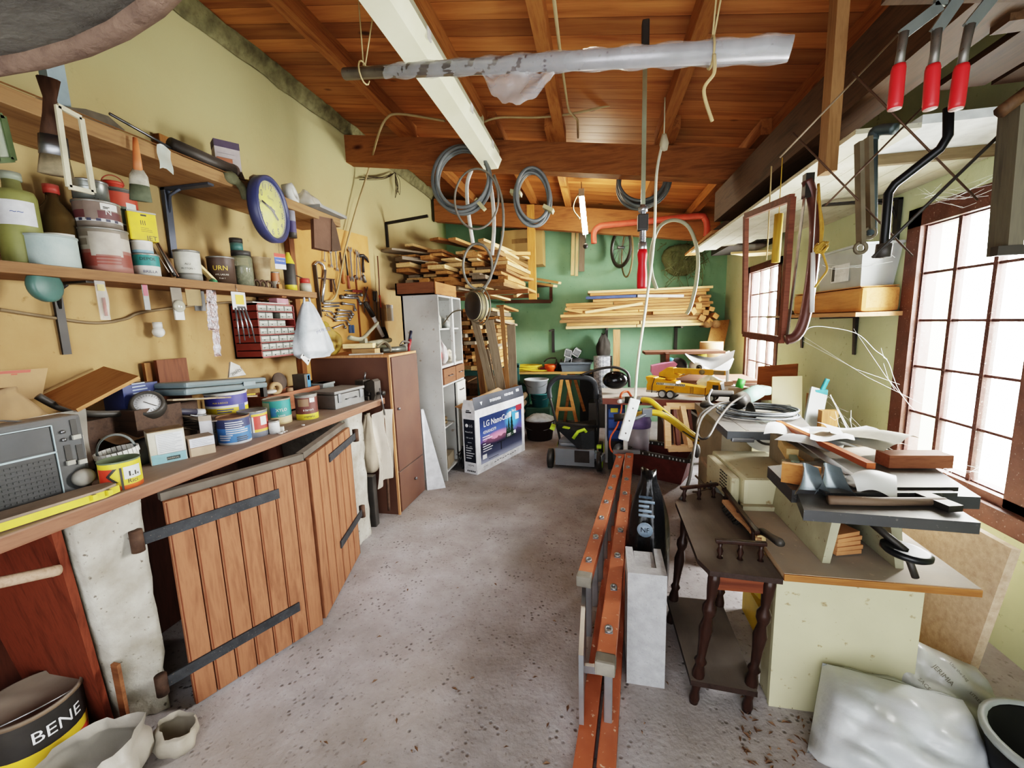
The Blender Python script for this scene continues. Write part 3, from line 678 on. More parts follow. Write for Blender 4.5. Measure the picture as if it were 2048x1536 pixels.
m = MB(); m.cbox((.008, -.006, .054), .05, .003, .001, -.6, M=loc(0, 0, .02) @ rot(.95, 'X')); part('needle', m, BLK, t)
m = MB(); m.box(-2.23, 1.2, WZ, -1.99, 1.72, WZ + .2); m.box(-2.0, 1.36, WZ, -1.9, 1.56, WZ + .22); solo('storage_crate', m, wood('4a382c', '33261e', rnd=.05, dust=.4), 'dark wooden crate buried under the gauge and the slanted board', 'crate')
a_, b_ = P(333, 822, X=-1.93), P(392, 824, X=-1.9)
t = thing('flashlight', 'dark blue tubular flashlight with pale end lying behind the blue tin', 'flashlight', a_)
m = MB(); m.rod(a_, b_, .0155, 12); part('body', m, c_('1d2138', dust=.3), t, world=True)
m = MB(); m.rod(b_, b_ + (b_ - a_).normalized() * .035, .017, 12); part('head', m, c_('c9ccd2'), t, world=True)
for lab, x0, x1, yt, yb, X in (('tall dark-brown board leaning on the yellow wall behind the gauge', 322, 382, 717, 800, -2.19), ('narrow ochre-brown offcut standing at the edge of the tall dark-brown board', 298, 324, 724, 805, -2.225)):
 p0, p1 = P(x0, yb, X=X), P(x1, yb, X=X); z1 = P((x0 + x1) / 2, yt, X=X).z
 m = MB(); m.box(X - .009, p0.y, WZ, X + .009, p1.y, z1); solo('board_offcut', m, wood('6f4530' if X > -2.2 else '8a6238', '4f2f20', axis=2, rnd=.05), lab, 'board')
a_ = P(352, 792, X=-1.9); b_ = P(520, 775, X=-2.0); t = thing('tool_case', 'long grey-blue plastic tool case lying across the clutter behind the filler tub', 'case', a_)
GB = mat('66777c', .5, 0, .08, 8, dust=.5); fr_ = frame(a_, b_); L = (b_ - a_).length
m = MB(); m.box(0, -.05, 0, L, .14, .032, fr_, .012); part('base_shell', m, GB, t, world=True)
m = MB(); m.box(.005, -.048, .033, L - .005, .138, .062, fr_, .014); part('lid_shell', m, GB, t, world=True)
m = MB(); m.box(L - .22, -.056, .02, L - .12, -.05, .045, fr_, .003); part('latch', m, c_('82939a'), t, world=True)
for i, (x0, y0, x1, y1, X, lab) in enumerate(((340, 800, 510, 792, -1.86, 'thin dirty slat sticking out under the grey-blue tool case'), (400, 798, 506, 788, -1.92, 'yellow-tipped wooden ruler below the grey-blue tool case'))):
 m = MB(); m.beam(P(x0, y0, X=X), P(x1, y1, X=X - .05), .03, .008); solo('thin_lath', m, [GREYW, wood('b79a3c', '92762a', rnd=.05)][i], lab, 'slat')
t = thing('glue_bottle', 'small brown-capped bottle standing against the yellow wall behind the grey-blue case', 'bottle', V((-2.16, 2.0, WZ + .0)))
m = MB(); m.lathe([(0, 0), (.03, 0), (.03, .17), (.014, .2), (.014, .22), (0, .22)], 16); part('body', m, c_('b9b2a2'), t)
m = MB(); m.cyl(.017, .215, .25, 14); part('cap', m, c_('5c4434'), t)
m = MB(); m.prism([(0, 0), (.12, 0), (.1, .06), (.05, .09)], .012, MT.Translation(P(455, 756, X=-2.08)) @ rot(PI / 2, 'Z') @ rot(PI / 2 - .3, 'X')); m.text('métal', .035, MT.Translation(P(474, 743, X=-2.066)) @ rot(PI / 2, 'Z') @ rot(-.35, 'Y'), 1)
solo('paper_packet', m, [c_('c9c9c4'), BLK], 'creased white paper packet printed metal, tucked behind the grey-blue case', 'packet')
m = MB(); m.box(0, 0, 0, .2, .14, .075); m.mi = 1; m.box(.2, -.002, -.002, .212, .142, .079); solo('shoe_box', m.xf(MT.Translation((-2.12, 2.02, WZ)) @ rot(PI / 2 - .1, 'Z') @ loc(0, -.14, 0)), [mat('7d6654', .85, 0, .15, 8, dust=.5), c_('cf4a2a')], 'brown cardboard box with orange-red end behind the filler tub', 'box')
tinpx('low white tin with red and pale label, behind the dented tin', 532, 815, 788, 40, [(.1, 1), (.9, 0), (1, 1)], [c_('c6c4bc'), TINM, c_('b5372c')], dx=-.12, dy=.08, extra=cpatch(.2, .9, .2, .8, 2))
t = thing('wooden_crate', 'reddish wooden tray full of rolls and bits against the wall by the metal box', 'crate', V((-2.1, 2.42, WZ)), PI / 2)
RW_ = wood('8f5c44', '6e4230', rnd=.05)
m = MB(); m.box(-.24, -.1, .0, .3, .1, .012); m.box(-.24, -.1, .0, .3, -.085, .13); m.box(-.24, .085, .0, .3, .1, .13); m.box(-.24, -.085, .0, -.225, .085, .13); m.box(.285, -.085, 0, .3, .085, .13); part('tray', m, RW_, t)
m = MB(); m.lathe([(.018, 0), (.042, 0), (.042, .035), (.018, .035), (.018, 0)], 20, MT.Translation((-2.07, 2.32, WZ + .165)) @ rot(PI / 2, 'Y') @ rot(.3, 'X')); solo('tape_roll', m, mat('9c805e', .8, 0, .1), 'brown tape roll standing in the reddish tray', 'tape roll')
m = MB(); m.lathe([(0, 0), (.03, 0), (.03, .06), (0, .06)], 16, MT.Translation((-2.04, 2.43, WZ + .02))); m.cyl(.022, .06, .13, 14, MT.Translation((-2.04, 2.43, WZ + .02))); solo('cord_spool', m, mat('94775e', .85, 0, .15), 'small brown cord spool in the reddish tray', 'spool')
m = MB(); m.lathe([(0, 0), (.06, 0), (.06, .01), (0, .01)], 20, MT.Translation((-2.15, 2.47, WZ + .19)) @ rot(PI / 2 - .2, 'Y')); solo('grinding_disc', m, mat('55483f', .9, 0, .2, 12), 'dark round grinding disc standing at the back of the reddish tray', 'disc')
m = MB(); m.box(-2.06, 2.2, WZ + .013, -2.035, 2.23, WZ + .22); solo('file_tool', m, DARKM, 'dark flat file standing upright in the reddish tray', 'file')
m = MB(); m.ball((-2.05, 2.27, WZ + .15), .03, 10, (1, 1.6, .5)); solo('soap_bar', m, c_('cfcac0'), 'pale bar of soap on the reddish tray', 'soap')
carton('upright carton with blue and red printed end beside the reddish tray', V((-2.1, 2.63, WZ + .0)), .06, .1, .22, PI / 2, [c_('5a5650'), c_('4d8fc4'), c_('d84a5a'), c_('e2e2ea')], extra=rects((.45, .55, 1, .98, 1), (.55, .8, .85, .95, 2), (.55, .0, 1, .55, 3)))
t = thing('plastic_tray', 'grey translucent plastic box standing behind the metal box near the cupboard', 'box', V((-2.02, 2.75, WZ)), PI / 2)
m = MB(); m.box(-.06, -.05, 0, .07, .05, .14, bev=.006); part('body', m, c_('8c9391'), t)
m = MB(); m.box(-.066, -.056, .125, .076, .056, .14, bev=.003); part('rim', m, c_('9aa19e'), t)
t = thing('paper_stack', 'curled stack of old brown paper sheets sagging off a box before the gauge', 'paper stack', V((-1.9, 1.6, WZ)), face((-1.8, 1.6)) - .25)
m = MB()
for i in range(7): m.grid(10, 2, lambda u, v, i=i: V((-.13 + .26 * u, -.05 + .1 * v + .006 * i, .1 + .008 * i - .13 * max(0, u - .45) ** 1.3 * (1 - .06 * i) + .006 * math.sin(u * 8 + i))))
part('sheets', m, mat('7d6a55', .85, 0, .2, 10, dust=.4), t)
m = MB(); m.box(-.13, -.04, 0, .0, .06, .095); part('support_box', m, c_('5c4a3c'), t)
m = MB(); m.tube(curve([P(380, 830, X=-1.86), P(395, 832, X=-1.85), P(412, 829, X=-1.85)]), .005, 6); solo('bead_chain', m, STEEL, 'short metal ball chain beside the flashlight', 'chain')
m = MB(); m.lathe([(.0, .0), (.085, 0), (.09, .05), (.08, .075), (0, .08)], 24, MT.Translation(V((-1.93, 1.34, WZ))) @ rot(.4, 'X')); solo('filter_cover', m, mat('6b7072', .6, 0, .1, 8, dust=.4), 'round grey plastic cover lying behind the white ribbed tub', 'cover')
m = MB(); m.grid(10, 8, lambda u, v: V((-.08 + .2 * u, -.1 + .22 * v, .05 + .012 * math.sin(u * 6) + .02 * v))); solo('crumpled_sheet', m.xf(MT.Translation(V((-1.97, 1.38, WZ + .06)))), KRAFT, 'crumpled brown paper sheet between the gauge and the white ribbed tub', 'paper')
t = thing('paint_bucket', 'large dusty paint bucket with black, yellow and red label under the bench end', 'bucket', V((-1.92, .9, 0)), face((-1.92, .9)))
m = MB(); r, h = .13, .27
m.lathe([(0, 0), (r * .93, 0), (r * .955, h * .3), (r * .97, h * .55), (r * .985, h * .8), (r, h)], 32, None, [0, 1, 2, 0, 0]); m.text('BENE', .06, loc(0, 0, h * .74), 3, wrap=r * 1.0, off=.055); m.mi = 4; m.lathe([(r * .96, h * .28), (r * .965, h * .42)], 10, None, None, True, -.9, -.3); m.mi = 0
part('body', m, [c_('17181b', dust=.2), c_('cf4024'), c_('e6c02a'), c_('dfe0e2'), c_('c83a24')], t)
m = MB(); m.lathe([(r * 1.0, h - .006), (r * 1.04, h - .002), (r * 1.04, h + .008), (r * .97, h + .01), (r * .95, h - .004), (0, h - .006)], 32); part('lid', m, mat('6d5a48', .8, .1, .25, 7, dust=.5), t)
m = MB(); m.tube([V((r * 1.03 * math.cos(a), -.12 * math.sin(a), h * .9 + .05 * math.sin(a))) for a in [PI * i / 14 for i in range(15)]], .003, 6); part('handle', m, STEEL, t)
a_, b_ = P(0, 1165, X=-1.66), P(118, 1140, X=-1.66)
t = thing('broom_stick', 'weathered turned wooden handle poking out under the bench', 'handle', a_)
m = MB(); d_ = (b_ - a_); m.tube([a_ - d_ * 3, b_ - d_ * .12, b_ - d_ * .11, b_], [.016, .0165, .0175, .016], 14); part('shaft', m, wood('9c8672', '7c6652', rnd=.05), t, world=True)
FILM = mat('a39e94', .4, 0, .1, 5, bump=.35, dust=.2)
def filmbag(name, label, cat, at, w, d, h, mt, rz=0, seed=1, flop=.3, K=30, n=22, printfn=None, group=None):
 t = thing(name, label, cat, at, rz, group); r = random.Random(seed); ph = [r.uniform(0, 6) for _ in range(9)]
 def rad(a, v): return 1 + .08 * math.sin(3 * a + ph[0] + 2.1 * v) + .06 * math.sin(7 * a + ph[1] - 3 * v) + .03 * math.sin(13 * a + ph[2] + 6 * v)
 m = MB()
 def fn(u, v):
  a = 2 * PI * u; s = math.sin(PI * (.12 + .80 * v)) ** .6 if v < .75 else (math.sin(PI * .72) ** .6 + (v - .75) * .6 * math.sin(2 * a + ph[5]))
  k = rad(a, v) * s
  return V((w / 2 * math.cos(a) * k + flop * w * max(0, v - .6) * math.cos(ph[4]), d / 2 * math.sin(a) * k, h * (v - .25 * max(0, v - .7)) + .03 * h * math.sin(4 * a + ph[3]) * v))
 m.grid(K, n, fn); bmesh.ops.remove_doubles(m.bm, verts=list(m.bm.verts), dist=1e-5)
 part('bag_film', m, mt, t); return t
filmbag('plastic_bag', 'crumpled grey-white plastic bag on the floor before the paint bucket', 'bag', V((-1.6, .84, 0)), .3, .3, .2, FILM, .4, 5)
filmbag('plastic_sheet', 'dull plastic wrapping heaped beside the paint bucket at the masonry leg', 'wrapping', V((-1.5, 1.03, 0)), .16, .12, .12, mat('a9a193', .45, 0, .15, 6, bump=.3, dust=.3), .1, 9)
m = MB(); m.beam(V((-1.73, 1.04, .005)), V((-1.715, 1.03, .32)), .03, .012); solo('wood_splinter', m, wood('7a5238', '5a3a26', rnd=.05), 'rough brown stick leaning against the masonry leg', 'stick')
t = blob_bag('cement_sack', 'half-empty cement sack wrapped in clear plastic, hanging by the bench end', 'sack', V((-1.68, 2.765, .42)), .17, .15, .44, [mat('b7ab98', .8, 0, .15, 6, bump=.4), c_('8b6b4a')], PI / 2, .1, 8, extra=lambda m: (lines(m, -.06, .06, .05, .3, 6, 1, -.1)))
m = MB(); m.grid(14, 14, lambda u, v: V((-.14 + .28 * u + .02 * math.sin(v * 6), -.12 - .02 * math.sin(u * 11 + v * 3) , -.06 + .54 * v - .05 * abs(u - .5)))); part('plastic_wrap', m, glassy('cloudy_film2', 'd8d0c2', .42), t)
m = MB(); m.cbox((-1.72, 2.72, .2), .16, .06, .4, .1, bev=.006); solo('rubber_block', m, c_('26272a'), 'black ribbed block standing on the floor below the cement sack', 'block')
SHW = wood('7d5c3e', '5c4028', scale=5, axis=1, rnd=.05, dust=.4); SHW2 = wood('8d6e4c', '6d5036', scale=4, axis=1, rnd=.05)
m = MB(); m.box(-2.245, -.4, 1.728, -2.0, 2.76, 1.77, bev=.004); lsh = solo('wall_shelf', m, SHW, 'lower wall shelf of thin brown board crowded with tins and jars', 'shelf')
m = MB(); m.box(-2.245, -.4, 2.265, -1.9, 2.98, 2.325, bev=.004); m.box(-1.899, -.4, 2.3265, -1.885, 2.4, 2.327); ush = solo('wall_shelf', m, SHW2, 'upper wall shelf of thick pale boards above the clock', 'shelf')
def bracket(label, at, hgt, arm, mt, up=1, rz=-PI / 2, group=None, w=.03, th=.008):
 t = thing('shelf_bracket', label, 'bracket', at, rz, group)     # local +X = away from wall after rz, z along the wall plate
 m = MB(); m.prism([(0, 0), (th * 2, 0), (th, hgt), (0, hgt)] if up > 0 else [(0, -hgt), (th, -hgt), (th * 2, 0), (0, 0)], w, rot(PI / 2, 'X') @ loc(0, 0, -w / 2)); part('wall_plate', m, mt, t)
 m = MB(); m.box(0, -w / 2, -th, arm, w / 2, 0) if up < 0 else m.box(0, -w / 2, 0, arm, w / 2, th); part('arm', m, mt, t)
 m = MB(); s = -1 if up < 0 else 1; m.tube([(th, 0, s * hgt * .35), (arm * .12, 0, s * hgt * .1), (arm * .35, 0, s * th)], .008, 6); part('gusset', m, mt, t)
 return t
GRB = mat('4a5260', .5, .4, .1, 10, dust=.3)
bracket('blue-grey steel shelf bracket below the upper shelf beside the clock', V((-2.244, 1.92, 2.264)), .36, .3, GRB, -1, 0, w=.035, th=.012)
bracket('dark iron shelf bracket carrying the lower shelf by the hanging cards', V((-2.244, 1.38, 1.727)), .3, .2, DARKM, -1, 0, w=.03)
bracket('dark diagonal shelf bracket at the far end of the lower shelf by the carrier bag', V((-2.244, 2.48, 1.727)), .26, .2, BROWNW, -1, 0, w=.04)
def S(label, px, pyt, w, bands, mats, X=-2.1, zb=1.77, **k):
 at, r, h = sh(px, pyt, w, X, zb); return tin(label, at, r, h, bands, mats, **k)
def bottle(name, label, at, r, h, mt, capm, neck=.35, sh_=.62, caph=.1, lab=None, texts=(), twist=0, cat='bottle'):
 t = thing(name, label, cat, at, face(at) + twist)
 m = MB(); nr = r * neck; m.lathe([(0, 0), (r * .96, 0), (r, h * .03), (r, h * sh_), (r * .9, h * (sh_ + .06)), (nr * 1.1, h * .82), (nr, h * (1 - caph)), (0, h * (1 - caph))], 24); part('body', m, mt, t)
 m = MB(); m.cyl(nr * 1.25, h * (1 - caph), h, 16); part('cap', m, capm, t)
 if lab:
  m = MB(); m.lathe([(r + .001, h * lab[0]), (r + .001, h * lab[1])], 16, None, None, True, -PI / 2 - lab[2], -PI / 2 + lab[2])
  for s, sz, z, mi in texts: m.text(s, sz, loc(0, 0, h * z), mi, wrap=r + .002)
  part('label', m, lab[3], t)
 return t
at, r, h = sh(18, 345, 62, -2.1); bottle('detergent_bottle', 'tall green plastic bottle with white label at the shelf end under the cream frame', at, r, h, c_('7d8048', dust=.2), c_('8a9484'), .4, .74, .08, (.42, .68, .9, [c_('cfd2d6'), c_('35508f')]), (('~~', .03, .56, 1),))
at, r, h = sh(100, 370, 62, -2.15); bottle('glass_bottle', 'dark glass bottle with red cap and white label behind the pale bucket', at, r, h, mat('4a3d26', .15, 0, .1), c_('b0332a'), .3, .6, .1, (.2, .42, .75, [c_('d9d9d2'), c_('33507d')]), (('Vin', .02, .3, 1),))
at, r, h = sh(98, 475, 78, -2.05); S('low pale grey-blue plastic tub with streaks of dried paint', 98, 475, 78, [(1, 0)], [mat('8fa09e', .7, 0, .15, 9, bump=.2, col2='a9b4ae')], X=-2.05, name='plastic_tub', cat='tub', lidm=c_('9aa8a4'))
a1, r1, h1 = sh(205, 470, 72, -2.07)
S('white tin with red lower band and paint drips, bottom of the tin tower', 205, 462, 74, [(.12, 2), (.42, 0), (.5, 2), (.8, 1), (1, 3)], [c_('8a3a30'), c_('b3aca0'), c_('94625a'), c_('7d7468')], X=-2.07, extra=lambda m, r, h: (cpatch(-.6, .7, .35, .9, 1)(m, r, h), cpatch(-1.4, -.7, .6, .75, 3)(m, r, h), scrib(2, -.4, .8, .1, .4, 4)(m, r, h)))
a1, r1, h1 = sh(205, 462, 74, -2.07); zt = 1.77 + h1 + .006
a2, r2, h2 = sh(192, 408, 72, -2.08)
S('grey-brown tin with white sticker, dark red band and blue dashes, middle of the tin tower', 192, 408, 70, [(.2, 3), (.32, 1), (.62, 2), (1, 0)], [c_('75665e'), c_('c9ccce'), c_('5c2a34'), c_('6d645c'), c_('dcdcd8'), c_('1f2a4c'), BLK], X=-2.08, zb=zt, extra=lambda m, r, h: (cpatch(.15, .95, .66, .92, 4)(m, r, h), cpatch(-.55, .0, .25, .97, 0)(m, r, h), [cpatch(-.9 + .4 * i, -.7 + .4 * i, .21, .31, 5)(m, r, h) for i in range(5)], scrib(6, .25, .55, .7, .8, 2)(m, r, h)), texts=(('N', .03, .06, .035, 4),))
z3 = P(192, 408, X=-2.08).z + .005
t = S('small silver tin with a dark slot in its lid, top of the tin tower', 178, 365, 54, [(1, 0)], [mat('8f938e', .35, .7, .15, 14, spk='5d5648')], X=-2.09, zb=z3, lidm=mat('a5a8a8', .3, .8, .1), extra=scrib(0, -1, 1, .2, .8, 2))
m = MB(); at, r, h = sh(178, 365, 54, -2.09, z3); m.cyl(.016, h - .002, h + .0015, 14, loc(.01, -.01, 0)); part('slot', m, BLK, t)
S('dark maroon tin hidden behind the tin tower, carrying the red and green can', 234, 452, 60, [(.45, 1), (1, 0)], [c_('3a2226'), c_('54262c'), c_('c9c4b4')], X=-2.15, extra=cpatch(-.2, .9, .1, .35, 2))
z4 = P(234, 452, X=-2.15).z
t = S('red and dark-green oil can with red screw cap and wire handle, on the maroon tin', 228, 383, 66, [(.5, 1), (.9, 0), (1, 2)], [c_('b2402c'), c_('27402c'), c_('2f3030'), c_('c9cfc8')], X=-2.15, zb=z4, extra=cpatch(.45, 1.05, .15, .62, 3), lidm=c_('4b4e48'), name='oil_can', cat='can')
at, r, h = sh(228, 383, 66, -2.15, z4)
m = MB(); m.cyl(r * .42, h, h + .03, 18); m.cyl(r * .48, h + .026, h + .04, 18); part('screw_cap', m, c_('c23b26'), t)
m = MB(); m.tube([V((r * .5 * math.cos(a), 0, h + .03 + .04 * math.sin(a))) for a in [PI * i / 12 for i in range(13)]], .0025, 6); part('handle', m, c_('9a3c26'), t)
S('white and teal filler pot lettered in black, under the yellow can', 290, 510, 42, [(.42, 1), (.46, 1), (.98, 0), (1, 0)], [c_('1f7f7c'), c_('d4d3cb'), BLK, c_('25305c')], X=-2.06, texts=(('DEPOL', .02, .075, .008, 2), ('BRILLA', .018, .018, .012, 3)), name='filler_pot', cat='pot')
zz = P(290, 510, X=-2.06).z + .004
S('small white plastic pot between the yellow can and the teal filler pot', 283, 484, 33, [(.25, 1), (1, 0)], [c_('d9d7cf'), c_('8fb6c8')], X=-2.06, zb=zz, name='plastic_pot', cat='pot', lidm=WHT)
z5 = P(283, 484, X=-2.06).z + .005
at, r, h = sh(277, 426, 46, -2.07, z5)
t = thing('solvent_can', 'bright yellow rectangular can stacked on the small white pot', 'can', at, face(at) + .35)
m = MB(); m.box(-r, -r * .55, 0, r, r * .55, h, bev=.006); m.mi = 1; m.box(-r * .1, -r * .56, h * .86, r * .3, -r * .55, h * .92); m.text('III', .03, loc(0, -r * .552, h * .62), 1); lines(m, -r * .2, r * .6, h * .3, h * .48, 3, 1, -r * .552); m.text('JET', .03, loc(r * .5, -r * .552, h * .1), 1)
part('body', m, [c_('e2c51c'), c_('22221c')], t)
m = MB(); m.box(-r * 1.01, -r * .57, h - .004, r * 1.01, r * .57, h + .003); part('top_seam', m, TINM, t)
S('dark red jar standing behind the teal filler pot', 252, 500, 34, [(.3, 1), (.75, 0), (1, 2)], [c_('7c2420'), c_('c6b79a'), c_('8c2f28')], X=-2.16, name='jar', cat='jar')
ROD = [mat('a99c8e', .4, .6, .1), mat('7a5a48', .6), BLACK, mat('c7c2bb', .3, .8, .05)]
for i, (x0, y0, x1, y1, r_, lab) in enumerate(((303, 465, 350, 552, .008, 'black sheath of a long blade leaning over the lower shelf'), (306, 470, 357, 553, .0035, 'thin brown welding rod leaning beside the black sheath'), (310, 482, 345, 545, .003, 'bright steel rod leaning beside the black sheath'), (304, 492, 338, 545, .003, 'dull grey steel rod in the bundle leaning by the yellow can'))):
 m = MB(); m.rod(P(x0, y0, X=-2.19 + .02 * i), P(x1, y1, X=-2.07), r_, 8); solo('metal_rod', m, [ROD[2], ROD[1], ROD[3], ROD[0]][i], lab, 'rod')
S('white tin with black stencilled lettering, between rods and brown tin', 372, 503, 43, [(.2, 1), (.26, 2), (.94, 0), (1, 2)], [c_('c3c3b8'), c_('8c8c86'), c_('6f6f6a'), c_('33332f')], X=-2.1, texts=(('ALU', .014, .085, 0, 3), ('FEZTON 1', .013, .062, 0, 3)), lidm=TINM)
m = MB(); p = sh(405, 522, 20, -2.08)[0]; m.beam(p + V((0, .06, .01)), p + V((0, -.03, .09)), .03, .012); solo('wood_offcut', m, PALE, 'slanted pale wood offcut between white and brown tins', 'offcut')
m = MB(); m.cyl(.018, 0, .02, 14, MT.Translation(p + V((.04, .02, 0))) @ rot(1.2, 'X')); solo('screw_top', m, c_('2f8a5c'), 'small green screw cap lying on the lower shelf', 'cap')
S('dark brown varnish tin with yellow lettering, beside the glass jar', 440, 516, 46, [(1, 0)], [c_('3a241a'), c_('dcb83a'), c_('d8d2c4'), c_('b89a3a')], X=-2.09, texts=(('URN', .036, .085, -.005, 1), ('XYL LASURE', .012, .05, 0, 2), ('2 en 1', .012, .03, 0, 2)), lidm=TINM)
at, r, h = sh(481, 503, 36, -2.08); t = thing('glass_jar', 'glass jar of scraps with black lid', 'jar', at); t['label'] = 'glass jar full of scraps with black lid, a teal bottle standing on it'
m = MB(); m.lathe([(0, 0), (r, .002), (r, h * .8), (r * .85, h * .86), (r * .85, h * .92)], 22); part('glass', m, glassy('jar_glass', '8d9078', .45, .1), t)
m = MB(); m.lathe([(0, .004), (r * .9, .006), (r * .9, h * .55), (r * .4, h * .6), (0, h * .62)], 16); part('contents', m, mat('6f685a', .8, 0, .4, 40, bump=.5, spk='c9c2b4'), t)
m = MB(); m.cyl(r * .95, h * .86, h, 20); part('lid', m, c_('202123'), t)
z6 = 1.77 + h + .001; a7, r7, h7 = sh(471, 477, 22, -2.08, z6); t = thing('small_bottle', 'small teal bottle with black cap on the glass jar', 'bottle', a7)
m = MB(); m.cyl(r7, 0, h7 * .6, 16); part('body', m, c_('1d5f5a'), t); m = MB(); m.cyl(r7 * 1.05, h7 * .6, h7, 16); part('cap', m, c_('1a1b1c'), t)
at, r, h = sh(518, 516, 40, -2.1); t = thing('plastic_cup', 'dirty brown-stained plastic cup on the lower shelf', 'cup', at)
m = MB(); m.lathe([(0, 0), (r * .72, 0), (r, h), (r * 1.06, h), (r * 1.06, h - .006), (r * .95, h - .006), (r * .7, .006), (0, .006)], 22); part('body', m, mat('9a7d5c', .6, 0, .3, 10, col2='b9a888'), t)
m = MB(); p = sh(525, 558, 10, -2.04)[0]
for i in range(3): m.tube(ring_pts(p + V((0, -.05 + .05 * i, .02)), .024, 14, 'X'), .006, 6, True)
solo('hose_clip', m, RUST, 'rusty iron hose clips lying before the dirty cup', 'clip')
S('small rusty round pot at the far part of the lower shelf', 548, 545, 18, [(.5, 1), (1, 0)], [c_('a5623a'), c_('8c8478')], X=-2.12, name='small_pot', cat='pot')
m = MB(); p = sh(556, 548, 10, -2.05)[0]; m.box(p.x - .01, p.y - .015, p.z, p.x + .01, p.y + .015, p.z + .035, bev=.003); m.tube([V((p.x, p.y + .01 * math.cos(a), p.z + .035 + .018 * math.sin(a))) for a in [PI * i / 8 for i in range(9)]], .003, 6); solo('padlock', m, mat('9a6a3c', .5, .6), 'small brass padlock beside the black and yellow tube', 'padlock')
at, r, h = sh(575, 505, 22, -2.06); t = thing('glue_tube', 'black and yellow glue tube standing near the red-capped oil can', 'tube', at, face(at))
m = MB(); m.lathe([(0, 0), (r, 0), (r, h * .15), (r * 1.0, h * .7), (r * .35, h * .95), (r * .3, h), (0, h)], 16, None, [1, 1, 0, 1, 1, 1]); part('body', m, [c_('1a1a1a'), c_('d8c02a')], t)
at, r, h = sh(610, 567, 22, -2.05); t = thing('oil_can', 'small white oil can with red cap and long thin spout', 'can', at)
m = MB(); m.lathe([(0, 0), (r, 0), (r, h * .7), (r * .9, h), (0, h)], 18); part('body', m, c_('b9b3a0'), t)
m = MB(); m.cyl(r * .85, h, h + .035, 16); part('cap', m, c_('b8281f'), t)
m = MB(); m.tube([(0, 0, h + .03), (-.02, -.1, h + .06), (-.03, -.2, h + .085)], [.005, .003, .002], 6); part('spout', m, DARKM, t)
p = P(560, 522, X=-1.95); t = thing('price_tag', 'white and blue card with red top hanging on a thread below the clock', 'tag', p, PI / 2 - .35)
m = MB(); m.box(-.035, -.002, -.05, .035, 0, .045); m.mi = 1; m.box(-.035, -.003, -.02, .035, -.002, .02); m.mi = 2; m.box(-.035, -.003, .022, .035, -.002, .045); m.mi = 1; m.text('TITEBOND', .012, loc(0, -.004, 0), 0); part('card', m, [c_('d9dadc', dust=0), c_('2f4fa0', dust=0), c_('c8402e', dust=0)], t)
m = MB(); m.rod((0, 0, .045), (0, 0, .12), .001, 4); part('thread', m, BLK, t)
def card(name, label, cat, px0, py0, px1, py1, X, mats, extra=None, rz=PI / 2, partname='card'):
 p0, p1 = P(px0, py0, X=X), P(px1, py1, X=X); c = V((X, (p0.y + p1.y) / 2, p1.z)); w = p1.y - p0.y; h = p0.z - p1.z
 t = thing(name, label, cat, c, rz); m = MB(); m.box(-w / 2, -.003, 0, w / 2, 0, h)
 if extra: extra(m, w, h)
 part(partname, m, mats, t); return t, w, h
def hook_wire(t, h, top): m = MB(); m.rod((0, .0, h - .004), (0, .01, h + top), .0015, 5); part('hook', m, STEEL, t)
m = MB(); p = P(80, 572, X=-2.06); m.lathe([(0, 0), (.055, 0), (.06, .01), (.06, .03), (.05, .036), (0, .036)], 24, MT.Translation(p) @ rot(PI / 2, 'Y') @ rot(-.3, 'X')); t = solo('magnetic_holder', m, mat('4f6f68', .4, 0, .2, 8), 'round teal plastic jar lid screwed under the lower shelf', 'lid')
t, w_, h_ = card('blister_pack', 'long clear blister pack with red content hanging under the lower shelf', 'blister pack', 187, 558, 221, 640, -2.02, [glassy('blister', 'd6d6d0', .28, .1)], lambda m, w, h: m.grid(6, 10, lambda u, v: V((-w * .4 + w * .8 * u, -.004 - .03 * math.sin(PI * u) * math.sin(PI * v) ** .5, h * .05 + h * .9 * v))))
m = MB(); m.rod((0, -.008, h_ * .1), (0, -.008, h_ * .55), .006, 6); m.mi = 1; m.box(-w_ * .35, -.006, h_ * .72, w_ * .35, -.004, h_ * .88); part('content', m, [c_('a5402c'), c_('d8b52c')], t); hook_wire(t, h_, .03)
t, w_, h_ = card('hanging_card', 'small pink and grey card hanging beside the dark bracket', 'card', 281, 563, 301, 620, -2.04, [c_('8d8f8c'), c_('a8485c')], lambda m, w, h: rects((.1, .5, .9, .95, 1))(m.xf(loc(0, 0, 0)), w, 0.006, h)); hook_wire(t, h_, .02)
t, w_, h_ = card('hanging_card', 'grey card holding a round clear lens, hanging under the lower shelf', 'card', 338, 566, 370, 640, -2.05, [c_('6d6558'), c_('cfd0cc')], lambda m, w, h: (rects((.1, .0, .95, .28, 1))(m, w, .006, h))); hook_wire(t, h_, .02)
m = MB(); m.ball((0, -.01, h_ * .38), .03, 12, (1, .5, 1)); part('lens', m, glassy('lens', 'b9b7a4', .6, .1), t)
t, w_, h_ = card('hanging_card', 'tan cardboard card with orange corner hanging under the shelf', 'card', 367, 564, 404, 612, -2.06, [mat('94805e', .8), c_('cf6a2c'), c_('d8b23a')], lambda m, w, h: rects((.0, .7, .35, 1, 1), (.0, .82, .2, 1, 2))(m, w, .006, h)); hook_wire(t, h_, .02)
t, w_, h_ = card('hanging_card', 'dull silver bag hanging behind the tan card', 'bag', 384, 580, 412, 622, -2.12, [c_('7d7f80')]); hook_wire(t, h_, .05)
